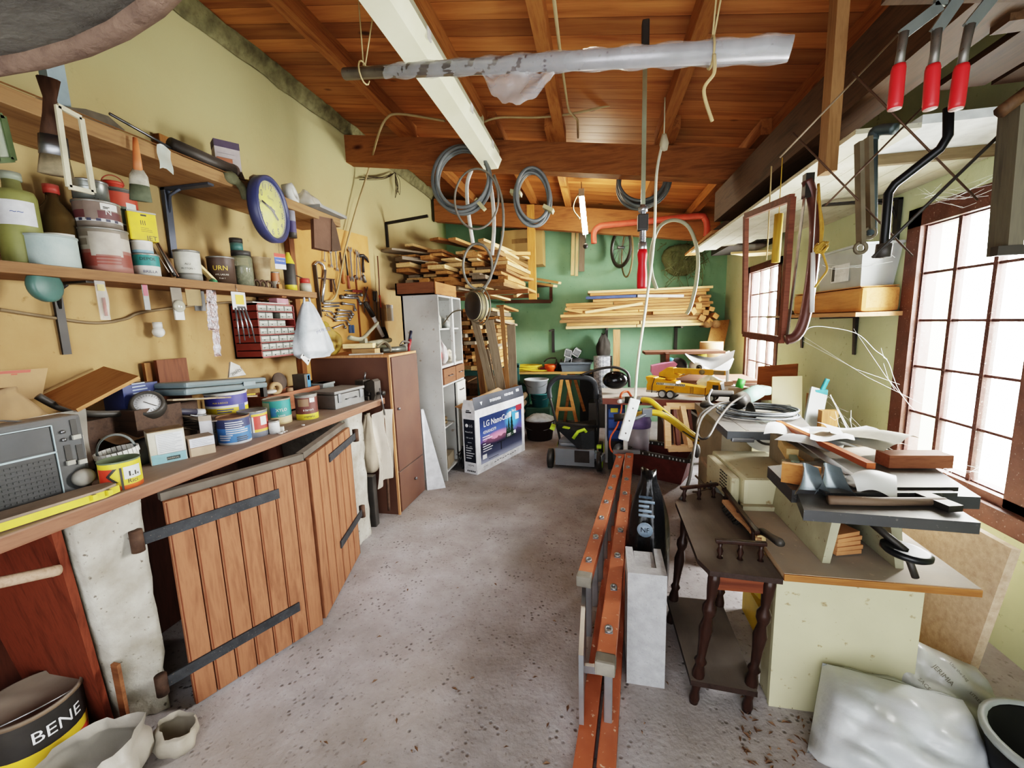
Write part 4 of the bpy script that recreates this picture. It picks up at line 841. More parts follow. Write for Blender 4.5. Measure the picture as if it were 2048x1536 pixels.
for i, (x0, y0, x1, y1, lab) in enumerate(((432, 580, 442, 712, 'long shiny foil strip hanging under the lower shelf'), (422, 580, 430, 660, 'short shiny foil strip hanging next to the long one'))):
 p0, p1 = P(x0, y0, X=-2.03), P(x1, y1, X=-2.03); t = thing('foil_strip', lab, 'foil strip', p1)
 m = MB(); L = p0.z - p1.z; m.grid(3, 16, lambda u, v: V((.004 * math.sin(v * 40 + u * 3), -.022 + .044 * u + .02 * (v - 1), L * v))); part('strip', m, mat('8d9196', .3, .9, .3, 25, bump=.5, col2='6a4a40'), t)
t, w_, h_ = card('drill_bit_set', 'white card with yellow square holding four long drill bits', 'drill bits', 461, 583, 493, 620, -1.99, [c_('c9cdca', dust=0), c_('dcb63a', dust=0), BLK], lambda m, w, h: (rects((.25, .3, .85, .85, 1))(m, w, .006, h), rects((.3, .08, .9, .2, 2))(m, w, .006, h))); hook_wire(t, h_, .04)
for k in range(4):
 m = MB(); x = -w_ * .35 + w_ * .23 * k; L = .19 - .015 * (k % 3); m.tube([(x, -.004, .01), (x + .01 * k, -.006, -L * .45), (x + .015 * k, -.006, -L)], [.0055, .0045, .003], 8); part('drill_bit', m, mat('8f949a', .3, .8, .2, 60), t)
y0, y1 = P(512, 610, X=-2.05).y, P(587, 610, X=-2.05).y; zb, zt = P(515, 718, X=-2.05).z, P(512, 606, X=-2.05).z
t = thing('drawer_cabinet', 'red small-parts cabinet with rows of clear drawers hanging on the yellow wall', 'cabinet', V((-2.245, (y0 + y1) / 2, zb)), PI / 2)
W_, H_, D_ = (y1 - y0), zt - zb, .195; REDC = c_('7d2622', dust=.3)
m = MB(); m.box(-W_ / 2, -D_, 0, -W_ / 2 + .008, 0, H_); m.box(W_ / 2 - .008, -D_, 0, W_ / 2, 0, H_); m.box(-W_ / 2, -D_, 0, W_ / 2, 0, .01); m.box(-W_ / 2, -D_, H_ - .01, W_ / 2, 0, H_); m.box(-W_ / 2, -.01, 0, W_ / 2, 0, H_)
for j in range(1, 7): m.box(-W_ / 2, -D_, H_ * j / 7 - .003, W_ / 2, -.02, H_ * j / 7 + .003)
part('casing', m, REDC, t)
DRM = mat('8d9188', .35, 0, .25, 12, dust=.2)
for j in range(7):
 n_ = 4 if j % 2 == 0 else 5
 for k in range(n_):
  if (j, k) in ((5, 2), (4, 3)): continue
  x0 = -W_ / 2 + .012 + (W_ - .024) * k / n_; x1 = -W_ / 2 + .012 + (W_ - .024) * (k + 1) / n_ - .005; z0 = H_ * j / 7 + .005; z1 = H_ * (j + 1) / 7 - .004
  m = MB(); m.box(x0, -D_ + .002, z0, x1, -.03, z1 - .004); m.box((x0 + x1) / 2 - .012, -D_ - .006, z0 + .008, (x0 + x1) / 2 + .012, -D_ + .002, z0 + .014); m.mi = 1; m.box(x0 + .006, -D_ + .001, z1 - .022, x1 - .006, -D_ + .0018, z1 - .012)
  part('drawer', m, [DRM, c_('b9bab0', dust=0)], t)
m = MB(); p = P(570, 596, X=-2.05); m.cbox((p.x - .05, p.y, zt + .022), .06, .12, .04, .1, bev=.004); solo('soap_packet', m, c_('b9808c'), 'pink packet lying on top of the red parts cabinet', 'packet')
m = MB(); m.cbox((-2.12, (y0 + y1) / 2 - .05, zt + .004), .14, W_ * .9, .006, .04); solo('notebook', m, c_('c2c0ba'), 'flat white booklet on top of the red parts cabinet', 'booklet')
p = P(625, 590, X=-1.98); t = thing('carrier_bag', 'white plastic carrier bag printed in blue, hanging from the shelf end', 'bag', V((-2.03, p.y, P(630, 716, X=-1.98).z)), PI / 2)
BH = 1.77 - t.location.z if False else 1.765 - P(630, 716, X=-1.98).z
def bagf(u, v):
 a = 2 * PI * u; w = .03 + .16 * min(1, (1 - v) * 1.35) ** .8; w *= 1 if v > .08 else (.72 + 3.5 * v)
 d = .02 + .085 * (1 - v) ** .7 * (1 if v > .06 else .6)
 return V((w * math.cos(a) * (1 + .06 * math.sin(5 * a + 4 * v)) + .025 * (1 - v), d * math.sin(a) * (1 + .12 * math.sin(7 * a)), BH * v * .86))
m = MB(); m.grid(40, 20, bagf); bmesh.ops.remove_doubles(m.bm, verts=list(m.bm.verts), dist=1e-5); BAGM = mat('c3c9cd', .35, 0, .12, 7, bump=.4, col2='98a0a6')
m.text('ʏrd PRICES'.replace('ʏ', 'y'), .035, loc(-.02, -.125, BH * .42) @ rot(-.12, 'Y') @ rot(-.25, 'X'), 1); part('pouch', m, [BAGM, c_('32407a')], t)
for sx in (-1, 1):
 m = MB(); m.tube([V((sx * .035, 0, BH * .82)), V((sx * .025, 0, BH * .93)), V((sx * .012, .01, BH))], [.022, .016, .008], 8, flat=.4); part('handle', m, BAGM, t)
p = P(611, 716, X=-2.0); t = thing('metal_plate', 'small white metal plate with two holes hanging below the carrier bag', 'plate', p, PI / 2)
m = MB(); m.box(-.045, -.004, -.03, .045, 0, .03, rot(.75, 'Y') , .0); m.mi = 1
for x in (-.03, .03): m.cyl(.007, 0, .0045, 12, rot(.75, 'Y') @ loc(x, -.0005, 0) @ rot(PI / 2, 'X'))
part('plate_body', m, [WHT, BLK], t)
m = MB(); p = P(317, 664, X=-2.2); m.ball(p, .028, 10, (.9, 1, 1)); m.cyl(.02, 0, .03, 14, MT.Translation(p + V((0, 0, .02)))); solo('wall_cup', m, c_('d5d5cf', dust=.1), 'small white porcelain cup fixed on the yellow wall by the dark bracket', 'insulator')
m = MB(); m.tube(curve([P(0, 619, X=-2.24), P(90, 633, X=-2.24), P(190, 646, X=-2.24), P(250, 638, X=-2.235), P(300, 622, X=-2.235), P(470, 604, X=-2.235), P(600, 603, X=-2.235)]), .007, 6); solo('wall_cable', m, mat('7d6a50', .7), 'brown twin cable sagging along the yellow wall under the lower shelf', 'cable')
t = thing('cardboard_box', 'small carton with purple top and worn print on the upper shelf', 'box', P(455, 335, X=-2.05) * 1, PI / 2 - .5)
t.location.z = 2.326 if False else t.location.z
at = V((-2.05, P(455, 335, X=-2.05).y, 2.326)); t.matrix_basis = MT.Translation(at) @ rot(PI / 2 - .6, 'Z')
hh = P(450, 278, X=-2.0).z - 2.326
m = MB(); m.box(-.06, -.04, 0, .06, .04, hh); m.mi = 1; m.box(-.061, -.041, hh * .84, .061, .041, hh + .001); m.mi = 2; m.box(-.055, -.0415, .01, .02, -.04, hh * .6); m.mi = 3; lines(m, -.05, .05, hh * .15, hh * .75, 6, 3, -.042); part('body', m, [c_('b8b0b0'), c_('4a4058'), c_('a8684c'), c_('7d7a80')], t)
a_, b_ = P(345, 318, X=-1.97), P(462, 322, X=-1.95)
t = thing('caulking_gun', 'dark steel caulking gun lying along the upper shelf', 'caulking gun', V((-1.97, a_.y, 2.326)))
m = MB(); a_.z = b_.z = 2.37; m.tube([a_ + V((0, 0, .02)), b_], [.03, .036], 14); part('barrel', m, c_('2b2624', dust=.4), t, world=True)
m = MB(); m.cyl(.04, 0, .012, 16, MT.Translation(b_) @ rot(-PI / 2, 'X')); m.beam(b_ + V((.02, .02, 0)), b_ + V((.03, .06, -.12)), .02, .03); part('grip', m, c_('4b3a34'), t, world=True)
m = MB(); m.rod(a_ + V((0, -.25, .04)), a_, .006); part('plunger_rod', m, STEEL, t, world=True)
m = MB(); p = P(330, 318, X=-1.885); m.grid(4, 6, lambda u, v: V((p.x + .004 * math.sin(v * 7), p.y - .03 + .06 * u, p.z - .05 + .1 * v + .01 * math.sin(u * 4)))); solo('plastic_sachet', m, glassy('sachet', 'c2cdc4', .6, .15), 'tiny clear plastic sachet pinned to the upper shelf edge', 'sachet')
m = MB(); m.sm = True; p = P(462, 352, X=-1.9)
m.ball(p + V((0, 0, -.01)), .042, 10, (.7, 1.1, .8), bumpy=.12, seed=3); m.tube(curve([p, p + V((.03, .03, -.05)), p + V((.03, .05, -.11))]), [.02] * 12 + [.008], 7, flat=.5); solo('work_glove', m, mat('67664f', .85, 0, .2, 20, bump=.4), 'grey-green rag hanging over the upper shelf edge beside the carton', 'rag')
at = V((-1.98, P(506, 362, X=-1.95).y, 2.326)); t = thing('tape_measure', 'yellow round tape reel with black marks on the upper shelf', 'tape measure', at)
m = MB(); m.cyl(.05, 0, .035, 22); m.mi = 1
for k in range(6): m.cbox((.05 * math.cos(k), .05 * math.sin(k), .018), .003, .012, .02, k)
part('reel', m, [c_('cfae2c'), BLK], t)
m = MB(); m.lathe([(0, 0), (.035, 0), (.03, .03), (.012, .045), (0, .047)], 16, loc(.02, .03, .036)); part('knob', m, c_('7d664c'), t)
t = thing('tape_roll', 'white roll of tape lying on edge on the upper shelf end', 'tape roll', V((-1.98, 2.56, 2.326)))
m = MB(); m.lathe([(.03, -.03), (.065, -.03), (.065, .03), (.03, .03), (.03, -.03)], 26, loc(0, 0, .066) @ rot(.35, 'Z') @ rot(PI / 2 - .2, 'Y')); part('tape', m, c_('d0d2cc'), t)
t = blob_bag('plastic_pouch', 'clear plastic pouch with papers slumped on the upper shelf end', 'pouch', V((-2.03, 2.78, 2.326)), .22, .2, .15, [glassy('pouch', 'c9c7c2', .55)], PI / 2, .14, 12)
m = MB(); m.box(-.09, -.06, .0, .09, .06, .02, rot(.12, 'Y')); part('papers', m, c_('c9c5c0'), t)
m = MB(); m.cbox((-1.93, 2.83, 2.337), .16, .34, .02, .05); solo('grey_board', m, mat('8f8f8a', .7, 0, .1, 6), 'grey board end jutting from the upper shelf above the paper bag', 'board')
p = P(645, 440, X=-1.93); t = thing('paper_bag', 'brown paper bag hanging from the end of the upper shelf', 'bag', P(645, 500, X=-1.93), PI / 2 - .6)
hh = p.z - P(645, 500, X=-1.93).z
m = MB(); m.prism([(-.075, 0), (.03, -.01), (.085, .03), (.07, hh), (-.06, hh * 1.05)], .05, rot(PI / 2, 'X')); m.jitter(.005, 4); part('bag_body', m, mat('6f5444', .85, 0, .15, 8, bump=.3), t)
m = MB(); m.prism([(.03, -.012), (.1, .0), (.075, hh * .8), (.05, hh)], .03, loc(.012, -.03, 0) @ rot(PI / 2, 'X')); part('fold', m, mat('574436', .85, 0, .15, 8), t)
a_, b_ = P(586, 405, X=-1.94), P(586, 476, X=-1.94); t = thing('sealant_cartridge', 'purple and white sealant cartridge hanging behind the clock', 'cartridge', b_, 0)
L = a_.z - b_.z; m = MB(); m.lathe([(0, 0), (.026, 0), (.026, L * .14), (.026, L * .45), (.026, L * .8), (.008, L * .86), (.004, L), (0, L)], 18, None, [1, 1, 0, 2, 2, 2, 2]); part('body', m, [c_('3f3a6a'), c_('26221e'), c_('8d8f9c')], t)
c = P(541, 420, X=-1.83); d_ = depth(c); rr = 63 * d_ / F
t = thing('wall_clock', 'round clock with blue rim and yellow face hanging from the upper shelf', 'clock', c, PI / 2 - .42, ry=.0)
t.matrix_basis = MT.Translation(c) @ rot(PI / 2 + .24, 'Z') @ rot(.06, 'Y')
m = MB(); m.lathe([(0, .035), (rr * .95, .035), (rr, .02), (rr, -.02), (rr * .93, -.028), (rr * .84, -.012), (rr * .84, 0)], 44, rot(PI / 2, 'X') @ MT.Scale(-1, 4, (0, 0, 1))); part('rim', m, mat('23305e', .4, 0, .1, 5, dust=.4), t)
m = MB(); m.cyl(rr * .85, -.004, .004, 44, rot(PI / 2, 'X')); m.mi = 1
for k in range(12):
 a = k * PI / 6; n_ = str(12 if k == 0 else k); m.text(n_, .05, loc(rr * .68 * math.sin(a), -.006, rr * .68 * math.cos(a)), 1)
for k in range(60): m.cbox((rr * .8 * math.sin(k * PI / 30), -.0055, rr * .8 * math.cos(k * PI / 30)), .002, .001, .008, M=None, ry=k * PI / 30)
m.text('Quartz', .022, loc(0, -.006, rr * .35), 1)
part('dial', m, [c_('d9d63a', dust=0), c_('4a4a1c', dust=0)], t)
for nm, a, L, w in (('hour_hand', 2.15, .4, .006), ('minute_hand', -1.45, .62, .005)):
 m = MB(); m.box(-w, -.012 - (L > .5) * .003, -rr * .12, w, -.0095 - (L > .5) * .003, rr * L, rot(a, 'Y')); part(nm, m, BLK, t)
m = MB(); m.lathe([(0, -.018), (rr * .84, -.012)], 40, rot(PI / 2, 'X') @ MT.Scale(-1, 4, (0, 0, 1))); part('glass', m, glassy('clock_glass', 'ffffff', .16, .05), t)
p = P(150, 300, X=-1.62); t = thing('picture_frame', 'thin cream rectangular frame hanging before the upper shelf', 'frame', p)
c4 = [P(115, 211, X=-1.62), P(162, 236, X=-1.62), P(186, 385, X=-1.62), P(138, 374, X=-1.62)]
m = MB()
for i in range(4): m.beam(c4[i], c4[(i + 1) % 4], .008, .014)
part('frame_bars', m, c_('cfcab0', dust=.1), t, world=True)
a_, b_ = P(98, 175, X=-1.7), P(112, 350, X=-1.7); t = thing('large_brush', 'large flat paintbrush with dark handle and pale bristles hanging before the upper shelf', 'brush', a_)
dv = (b_ - a_); m = MB(); m.tube([a_ - dv * .1, a_ + dv * .12, a_ + dv * .3, a_ + dv * .55], [.028, .016, .02, .03], 10, flat=.5); part('handle', m, wood('4d382a', '34241a', axis=2, rnd=.05), t, world=True)
m = MB(); m.tube([a_ + dv * .55, a_ + dv * .78], [.034, .036], 10, flat=.4); part('ferrule', m, STEEL, t, world=True)
m = MB(); m.tube([a_ + dv * .78, a_ + dv * 1.0], [.034, .042], 10, flat=.4); part('bristles', m, mat('8f836a', .9, 0, .2, 40), t, world=True)
a_, b_ = P(270, 275, X=-1.87), P(282, 402, X=-1.87); dv = b_ - a_; t = thing('paintbrush', 'paintbrush with pink and orange handle caked in white paint, hanging on the upper shelf edge', 'brush', a_)
m = MB(); m.tube([a_, a_ + dv * .15, a_ + dv * .35, a_ + dv * .52], [.008, .011, .014, .016], 10, flat=.6); part('handle', m, mat('b5785a', .5, 0, .1, 6, col2='c4703a'), t, world=True)
m = MB(); m.tube([a_ + dv * .5, a_ + dv * .6, a_ + dv * .75], [.018, .03, .033], 10, flat=.4); part('ferrule', m, mat('bdb9aa', .6, .2, .2, 30, spk='7d6a50'), t, world=True)
m = MB(); m.tube([a_ + dv * .74, a_ + dv * 1.0], [.032, .037], 10, flat=.35); part('bristles', m, mat('5f6552', .9, 0, .15, 40), t, world=True)
pts = [P(x, y, X=-1.96) for x, y in ((70, 195), (135, 214), (170, 218), (215, 232), (249, 261), (225, 258), (160, 243), (70, 235))]
m = MB(); va = [m.bm.verts.new(p + V((.004, 0, 0))) for p in pts]; vb = [m.bm.verts.new(p - V((.004, 0, 0))) for p in pts]; m._f(va); m._f(vb[::-1])
for i in range(len(pts)): m._f([va[i], va[(i + 1) % len(pts)], vb[(i + 1) % len(pts)], vb[i]])
solo('saw_blade', m, mat('5d564a', .5, .5, .2, 14, bump=.2), 'dark curved saw blade standing along the upper shelf', 'saw blade')
m = MB(); a_ = P(112, 188, X=-2.0); m.box(a_.x - .02, a_.y - .03, 2.326, a_.x + .02, a_.y + .03, 2.326 + .33); solo('metal_strip', m, mat('8fa0a6', .5, .2), 'pale blue-grey metal strip standing on the upper shelf behind the large brush', 'strip')
m = MB(); c4 = [P(-20, 230, X=-1.75), P(2, 232, X=-1.75), P(24, 320, X=-1.75), P(-10, 322, X=-1.75)]
m.hexa([p + V((-.004, 0, 0)) for p in c4] + [p + V((.004, 0, 0)) for p in c4]); m.mi = 1
for i in range(4): m.beam(c4[i] + V((.004, 0, 0)), c4[(i + 1) % 4] + V((.004, 0, 0)), .012, .014)
solo('hanging_notice', m, [c_('aeb6a4', dust=0), c_('5a6a48', dust=0)], 'pale sheet with dull green border hanging before the shelves at the edge', 'notice')
m = MB(); p = P(325, 285, X=-2.22); m.box(-2.245, p.y - .03, 2.326, -2.2, p.y + .045, 2.326 + .2, bev=.005); solo('wood_block', m, wood('8a5e30', '6a4420', axis=2, rnd=.05), 'orange-brown wooden block standing against the wall on the upper shelf', 'block')
t = thing('hanging_basket', 'large round grey felted basket with brown rim hanging overhead by the shelf', 'basket', V((-.88, -.2, 2.015)), ry=-.1)
m = MB(); m.sm = True; rr = .88
m.lathe([(0, -.06), (rr * .5, -.055), (rr * .82, -.035), (rr * .95, -.01)], 48); part('felt_base', m, mat('605d57', .95, 0, .12, 14, bump=.8, col2='4d4a46'), t)
m = MB()
for k in range(4): m.tube(ring_pts((0, 0, -.01 + .028 * k), rr * (.955 + .012 * k), 56, 'Z'), .019, 8, True)
part('coiled_rim', m, mat('7a6557', .95, 0, .2, 22, bump=.8, col2='5d4c42'), t)
m = MB()
for k in range(3): m.rod((rr * .9 * math.cos(k * 2.1), rr * .9 * math.sin(k * 2.1), .08), (0, 0, 1.0), .004)
part('cord', m, mat('8d8272', .9), t)
PEG = mat('b98a50', .75, 0, .06, 5, col2='a87840')
def quadboard(name, label, cat, pts, th, mt):
 m = MB(); a = [V(p) for p in pts]; n = (a[1] - a[0]).cross(a[2] - a[0]).normalized() * th
 m.hexa([*a, *[p + n for p in a]]); return solo(name, m, mt, label, cat)
y0, y1 = 2.83, 3.95; zt = 2.1
m = MB(); XP = -2.235
m.hexa([V((XP - .01, y0, 1.1)), V((XP, y0, 1.1)), V((XP, y1, 1.1)), V((XP - .01, y1, 1.1)), V((XP - .01, y0, P(650, 455, X=XP).z)), V((XP, y0, P(650, 455, X=XP).z)), V((XP, y1, P(780, 490, X=XP).z)), V((XP - .01, y1, P(780, 490, X=XP).z))])
t = thing('tool_board', 'ochre hardboard tool board with dark wooden edge strip hung with hand tools', 'tool board', (XP, 3.3, 1.1)); part('panel', m, PEG, t, world=True)
m = MB(); m.box(XP - .01, y0 - .05, 1.1, XP + .035, y0, P(620, 445, X=XP).z); part('edge_strip', m, wood('7a4f30', '58341e', axis=2, rnd=.05), t, world=True)
m = MB(); m.box(XP, 3.66, 1.15, XP + .012, 3.675, 2.0); part('joint_strip', m, wood('6f4024', '4f2a18', axis=2, rnd=.03), t, world=True)
XT = -2.215
CHR = mat('a9acb0', .3, .85, .15, 25, spk='6b6660'); OLDS = mat('7d7a74', .45, .7, .2, 20, spk='5a4a3c')
def q(px, py): return P(px, py, X=XT)
def spanner(label, a, b, r=.006, mt=CHR, ring=True, group='open spanners hung on the tool board'):
 a, b = q(*a), q(*b); d = (b - a); L = d.length; fm = frame(a, b, (1, 0, 0)); t = thing('spanner', label, 'spanner', b, group=None)
 m = MB(); m.box(0, -r * .8, -r * .35, L, r * .8, r * .35, fm); part('shank', m, mt, t, world=True)
 for x, s in ((0, -1), (L, 1)):
  m = MB(); k = r * 2.6
  pts = [(-k * .3, -k * .5), (k * .3, -k), (k * 1.2, -k * .95), (k * 1.25, -k * .5), (k * .45, -k * .35), (k * .45, k * .35), (k * 1.25, k * .5), (k * 1.2, k * .95), (k * .3, k), (-k * .3, k * .5)]
  m.prism([(x + s * (px_ if s > 0 else px_), py_ * s) for px_, py_ in pts], r * .8, fm @ loc(0, 0, -r * .4)); part('jaw', m, mt, t, world=True)
 return t
for lab, a, b, r in (('smallest open spanner near the paper bag on the tool board', (649, 502), (649, 520), .005), ('second open spanner from the paper bag on the tool board', (661, 505), (663, 530), .007), ('third open spanner from the paper bag on the tool board', (671, 503), (674, 537), .007),
 ('long open spanner between wooden file and hammer', (700, 502), (704, 555), .011), ('bright long spanner beside the hammer on the tool board', (713, 506), (713, 553), .009), ('dull spanner overlapping the bright one beside the hammer', (717, 510), (722, 556), .008)): spanner(lab, a, b, r)
def handled(name, label, cat, a, b, f, r1, r2, m1, m2, n1='blade', n2='handle', X=None):
 a, b = (q(*a), q(*b)) if X is None else (P(*a, X=X), P(*b, X=X)); c = a + (b - a) * f; t = thing(name, label, cat, b)
 m = MB(); m.tube([a, c], [r1 * .7, r1], 8, flat=.5); part(n1, m, m1, t, world=True)
 m = MB(); d = b - c; m.tube([c, c + d * .1, c + d * .5, c + d * .9, b], [r2 * .7, r2, r2 * .85, r2 * 1.1, r2 * .8], 10); part(n2, m, m2, t, world=True); return t
WH = wood('a5683c', '7a4526', axis=2, rnd=.1)
handled('file', 'rusty file with turned wooden handle on the tool board', 'file', (680, 504), (688, 568), .55, .01, .014, RUST, WH)
handled('file', 'long dark file with reddish handle hanging beside the turned-handle file', 'file', (690, 506), (699, 578), .62, .009, .011, DARKM, mat('8a4a34', .6))
handled('chisel', 'chisel with reddish handle lying level above the box wrenches', 'chisel', (690, 581), (724, 583), .4, .009, .014, STEEL, mat('7a3a30', .5))
handled('scraper', 'scraper with grey socket hanging under the hammer handle', 'scraper', (725, 545), (731, 565), .3, .009, .016, STEEL, OLDS)
t = thing('claw_hammer', 'claw hammer with black head hanging on the tool board', 'hammer', q(727, 545))
m = MB(); m.tube([q(718, 512), q(726, 511), q(733, 517), q(737, 525)], [.015, .016, .014, .008], 8); part('head', m, DARKM, t, world=True)
m = MB(); m.tube([q(726, 511), q(726, 530), q(727, 545)], [.011, .012, .013], 8); part('handle', m, mat('26201d', .6), t, world=True)
t = thing('hacksaw', 'silver tubular hacksaw hanging at the edge of the tool board', 'hacksaw', q(645, 600))
m = MB(); m.tube(curve([q(629, 530), q(636, 524), q(646, 530), q(650, 542)]), .010, 8); m.tube([q(650, 540), q(644, 605)], .014, 8); part('bow', m, mat('c9ccce', .25, .9, .05), t, world=True)
m = MB(); m.beam(q(629, 530), q(641, 635), .012, .03, up=(1, 0, 0)); part('blade', m, mat('5a5348', .6, .4), t, world=True)
for lab, a, b, w, mt in (('rusty try square hanging below the spanners', (638, 556), (668, 559), .014, RUST), ('rusty hinge strip hanging below the try square', (662, 558), (663, 584), .022, RUST), ('narrow rusty strip dangling beside the hinge strip', (667, 560), (673, 590), .012, OLDS)):
 m = MB(); m.beam(q(*a), q(*b), .008, w, up=(1, 0, 0)); solo('steel_strip', m, mt, lab, 'strip')
def boxwrench(label, a, b, c, r):
 t = thing('box_wrench', label, 'box wrench', q(*a), group=None)
 m = MB(); m.tube([q(*a), q(*b), q(*c)], r, 8); part('shaft', m, CHR, t, world=True)
 m = MB(); A, B = q(*a), q(*b); d = (A - B).normalized(); m.rod(A - d * .002, A + d * .016, r * 1.7, 8); part('socket', m, OLDS, t, world=True)
 m = MB(); C_, B = q(*c), q(*b); d = (C_ - B).normalized(); m.rod(C_ - d * .005, C_ + d * .014, r * 1.7, 8); part('socket', m, CHR, t, world=True)
for i, (lab, a, b, c, r) in enumerate((('thick box wrench just under the chisel', (684, 594), (716, 596), (720, 606), .012), ('straight pipe wrench bar at the top of the box wrenches', (694, 591), (712, 590), (722, 590), .010), ('box wrench, second down from the chisel', (686, 607), (708, 609), (710, 619), .009),
 ('box wrench, third down from the chisel', (677, 620), (702, 622), (705, 628), .008), ('box wrench, fourth down from the chisel', (675, 627), (698, 627), (702, 633), .008), ('box wrench, fifth down from the chisel', (672, 634), (696, 632), (699, 638), .007),
 ('box wrench, sixth down from the chisel', (672, 641), (693, 641), (697, 648), .007), ('box wrench, seventh down from the chisel', (667, 656), (687, 648), (690, 654), .006), ('stubby box wrench by the carrier bag', (647, 621), (662, 623), (667, 628), .006))): boxwrench(lab, a, b, c, r)
for i, (y, lab) in enumerate(((607, 'upper steel bar of the level pair beside the carrier bag'), (613, 'lower steel bar of the level pair beside the carrier bag'))):
 m = MB(); m.rod(q(647, y), q(678, y - 1), .009, 8); solo('socket_bar', m, CHR, lab, 'bar')
spanner('small spanner hung askew under the level steel bars', (655, 630), (669, 638), .005, OLDS)
m = MB()
for i in range(2): m.beam(q(700 + i * 6, 650), q(701 + i * 6, 666), .01, .02, up=(1, 0, 0))
solo('blue_case', m, c_('3c6a9c'), 'blue plastic bit case at the bottom of the tool board', 'case')
t = thing('pliers', 'old pliers hanging open on the tool board', 'pliers', q(732, 625))
for s in (-1, 1):
 m = MB(); m.tube([q(732 + s * 3, 574), q(732, 586), q(733 - s * 5, 602), q(733 - s * 4, 625)], [.006, .009, .007, .006], 7); part('handle', m, OLDS if s > 0 else mat('6f3a30', .5), t, world=True)
handled('screwdriver', 'screwdriver with black handle hanging by the dark strap', 'screwdriver', (750, 625), (748, 582), .55, .005, .013, STEEL, BLACK)
handled('screwdriver', 'slim screwdriver with black shaft next to the black-handled one', 'screwdriver', (754, 640), (753, 582), .6, .004, .009, DARKM, OLDS)
handled('screwdriver', 'long screwdriver with orange and dark handle at the end of the row', 'screwdriver', (764, 655), (759, 590), .6, .004, .011, OLDS, mat('c4552c', .5))
m = MB(); m.tube([q(755, 512), q(758, 560), q(759, 600), q(762, 640)], .006, 6); solo('iron_rod', m, mat('5a3020', .6), 'thin red-brown iron rod hanging along the joint of the tool board', 'rod')
t = thing('pole_pruner', 'pole tool with black grip and white tube leaning on the tool board', 'pole tool', P(766, 672, X=-2.1))
A, B, C_ = P(730, 605, X=-2.17), P(746, 632, X=-2.16), P(766, 673, X=-2.12)
m = MB(); m.tube([A, B], [.024, .026], 10); m.tube(curve([A + V((.03, -.02, -.02)), A + V((.05, -.02, -.06)), B + V((.03, -.02, -.0))]), .007, 6); part('grip', m, BLACK, t, world=True)
m = MB(); m.rod(B, C_, .02, 10); part('tube', m, c_('e2e4e4', dust=0), t, world=True)
m = MB(); m.beam(P(764, 654, X=-2.2), P(772, 676, X=-2.2), .02, .07, up=(1, 0, 0), bev=.008); solo('black_trowel', m, BLACK, 'black scraper plate standing behind the white tube on the tool board', 'scraper')
t, w_, h_ = card('hanging_bag', 'small clear bag of fittings pinned near the white cupboard', 'bag', 772, 609, 787, 642, -2.18, [glassy('fittings_bag', 'aeb0ac', .6, .2), WHT], lambda m, w, h: rects((0, .8, 1, 1, 1))(m, w, .006, h)); hook_wire(t, h_, .01)
BC = mat('4b2b22', .55, 0, .12, 3, dust=.3, col2='5d3c2e'); EDGE = wood('b98a62', '9a6a44', axis=2, rnd=.03)
t = thing('brown_cupboard', 'tall narrow dark brown cupboard with two doors at the end of the workbench', 'cupboard', (-1.9, 3.15, 0)); CT = 1.29
m = MB(); m.box(-2.23, 2.92, 0, -1.56, 3.4, CT); part('carcass', m, BC, t, world=True)
m = MB(); m.box(-1.565, 2.915, .0, -1.548, 2.928, CT); m.box(-2.23, 2.914, CT - .016, -1.55, 3.41, CT + .002); part('edge_band', m, EDGE, t, world=True)
for z0, z1 in ((.36, CT - .02), (.02, .35)):
 m = MB(); m.box(-1.558, 2.935, z0, -1.538, 3.395, z1, bev=.003); d = part('door', m, BC, t, world=True)
 m = MB(); m.cyl(.012, 0, .02, 12, MT.Translation((-1.538, 2.98 if z0 > .1 else 3.2, z0 + (z1 - z0) * (.5 if z0 > .1 else .6)) - 0 * V((0, 0, 0))) @ rot(PI / 2, 'Y')) if False else m.cyl(.011, 0, .018, 12, MT.Translation(V((-1.538, 2.98 if z0 > .1 else 3.2, z0 + (z1 - z0) * .55))) @ rot(PI / 2, 'Y'))
 d.name; part('knob', m.xf(t.matrix_basis.inverted()), STEEL, d)
def on_top(px, py, X): return P(px, py, X=X)
ZC = CT + .003
def ct(px, X): p = P(px, 700, X=X); return V((X, p.y, ZC))
blob_bag('yellow_bag', 'crumpled dusty yellow-brown plastic bag on top of the brown cupboard', 'bag', V((-2.12, 2.98, ZC)), .2, .3, .26, [mat('a58e3c', .6, 0, .2, 6, bump=.4, col2='8c6a40')], 0, .14, 21)
t = thing('angle_grinder', 'old grey-green pipe and tap fitting lying on the brown cupboard', 'tool', V((-2.0, 3.22, ZC)))
GGR = mat('86826a', .6, .1, .15, 10, dust=.4)
m = MB(); m.rod(P(735, 688, X=-1.85), P(780, 680, X=-1.95), .022, 12); part('barrel', m, GGR, t, world=True)
m = MB(); a_ = P(722, 690, X=-1.85); m.tube(curve([P(698, 675, X=-1.85), P(722, 678, X=-1.85), P(740, 662, X=-1.85), P(756, 645, X=-1.85)]), [.02] * 6 + [.022] * 6 + [.02] * 6 + [.012], 10, flat=.7); m.cbox(P(727, 683, X=-1.85), .05, .04, .05); part('lever', m, GGR, t, world=True)
m = MB(); m.cbox((-1.9, 3.26, ZC + .03), .26, .1, .06, .6); solo('grey_carton', m, mat('7f8068', .8, 0, .1, 8, dust=.4), 'long grey-green carton lying at the back of the brown cupboard top', 'carton')
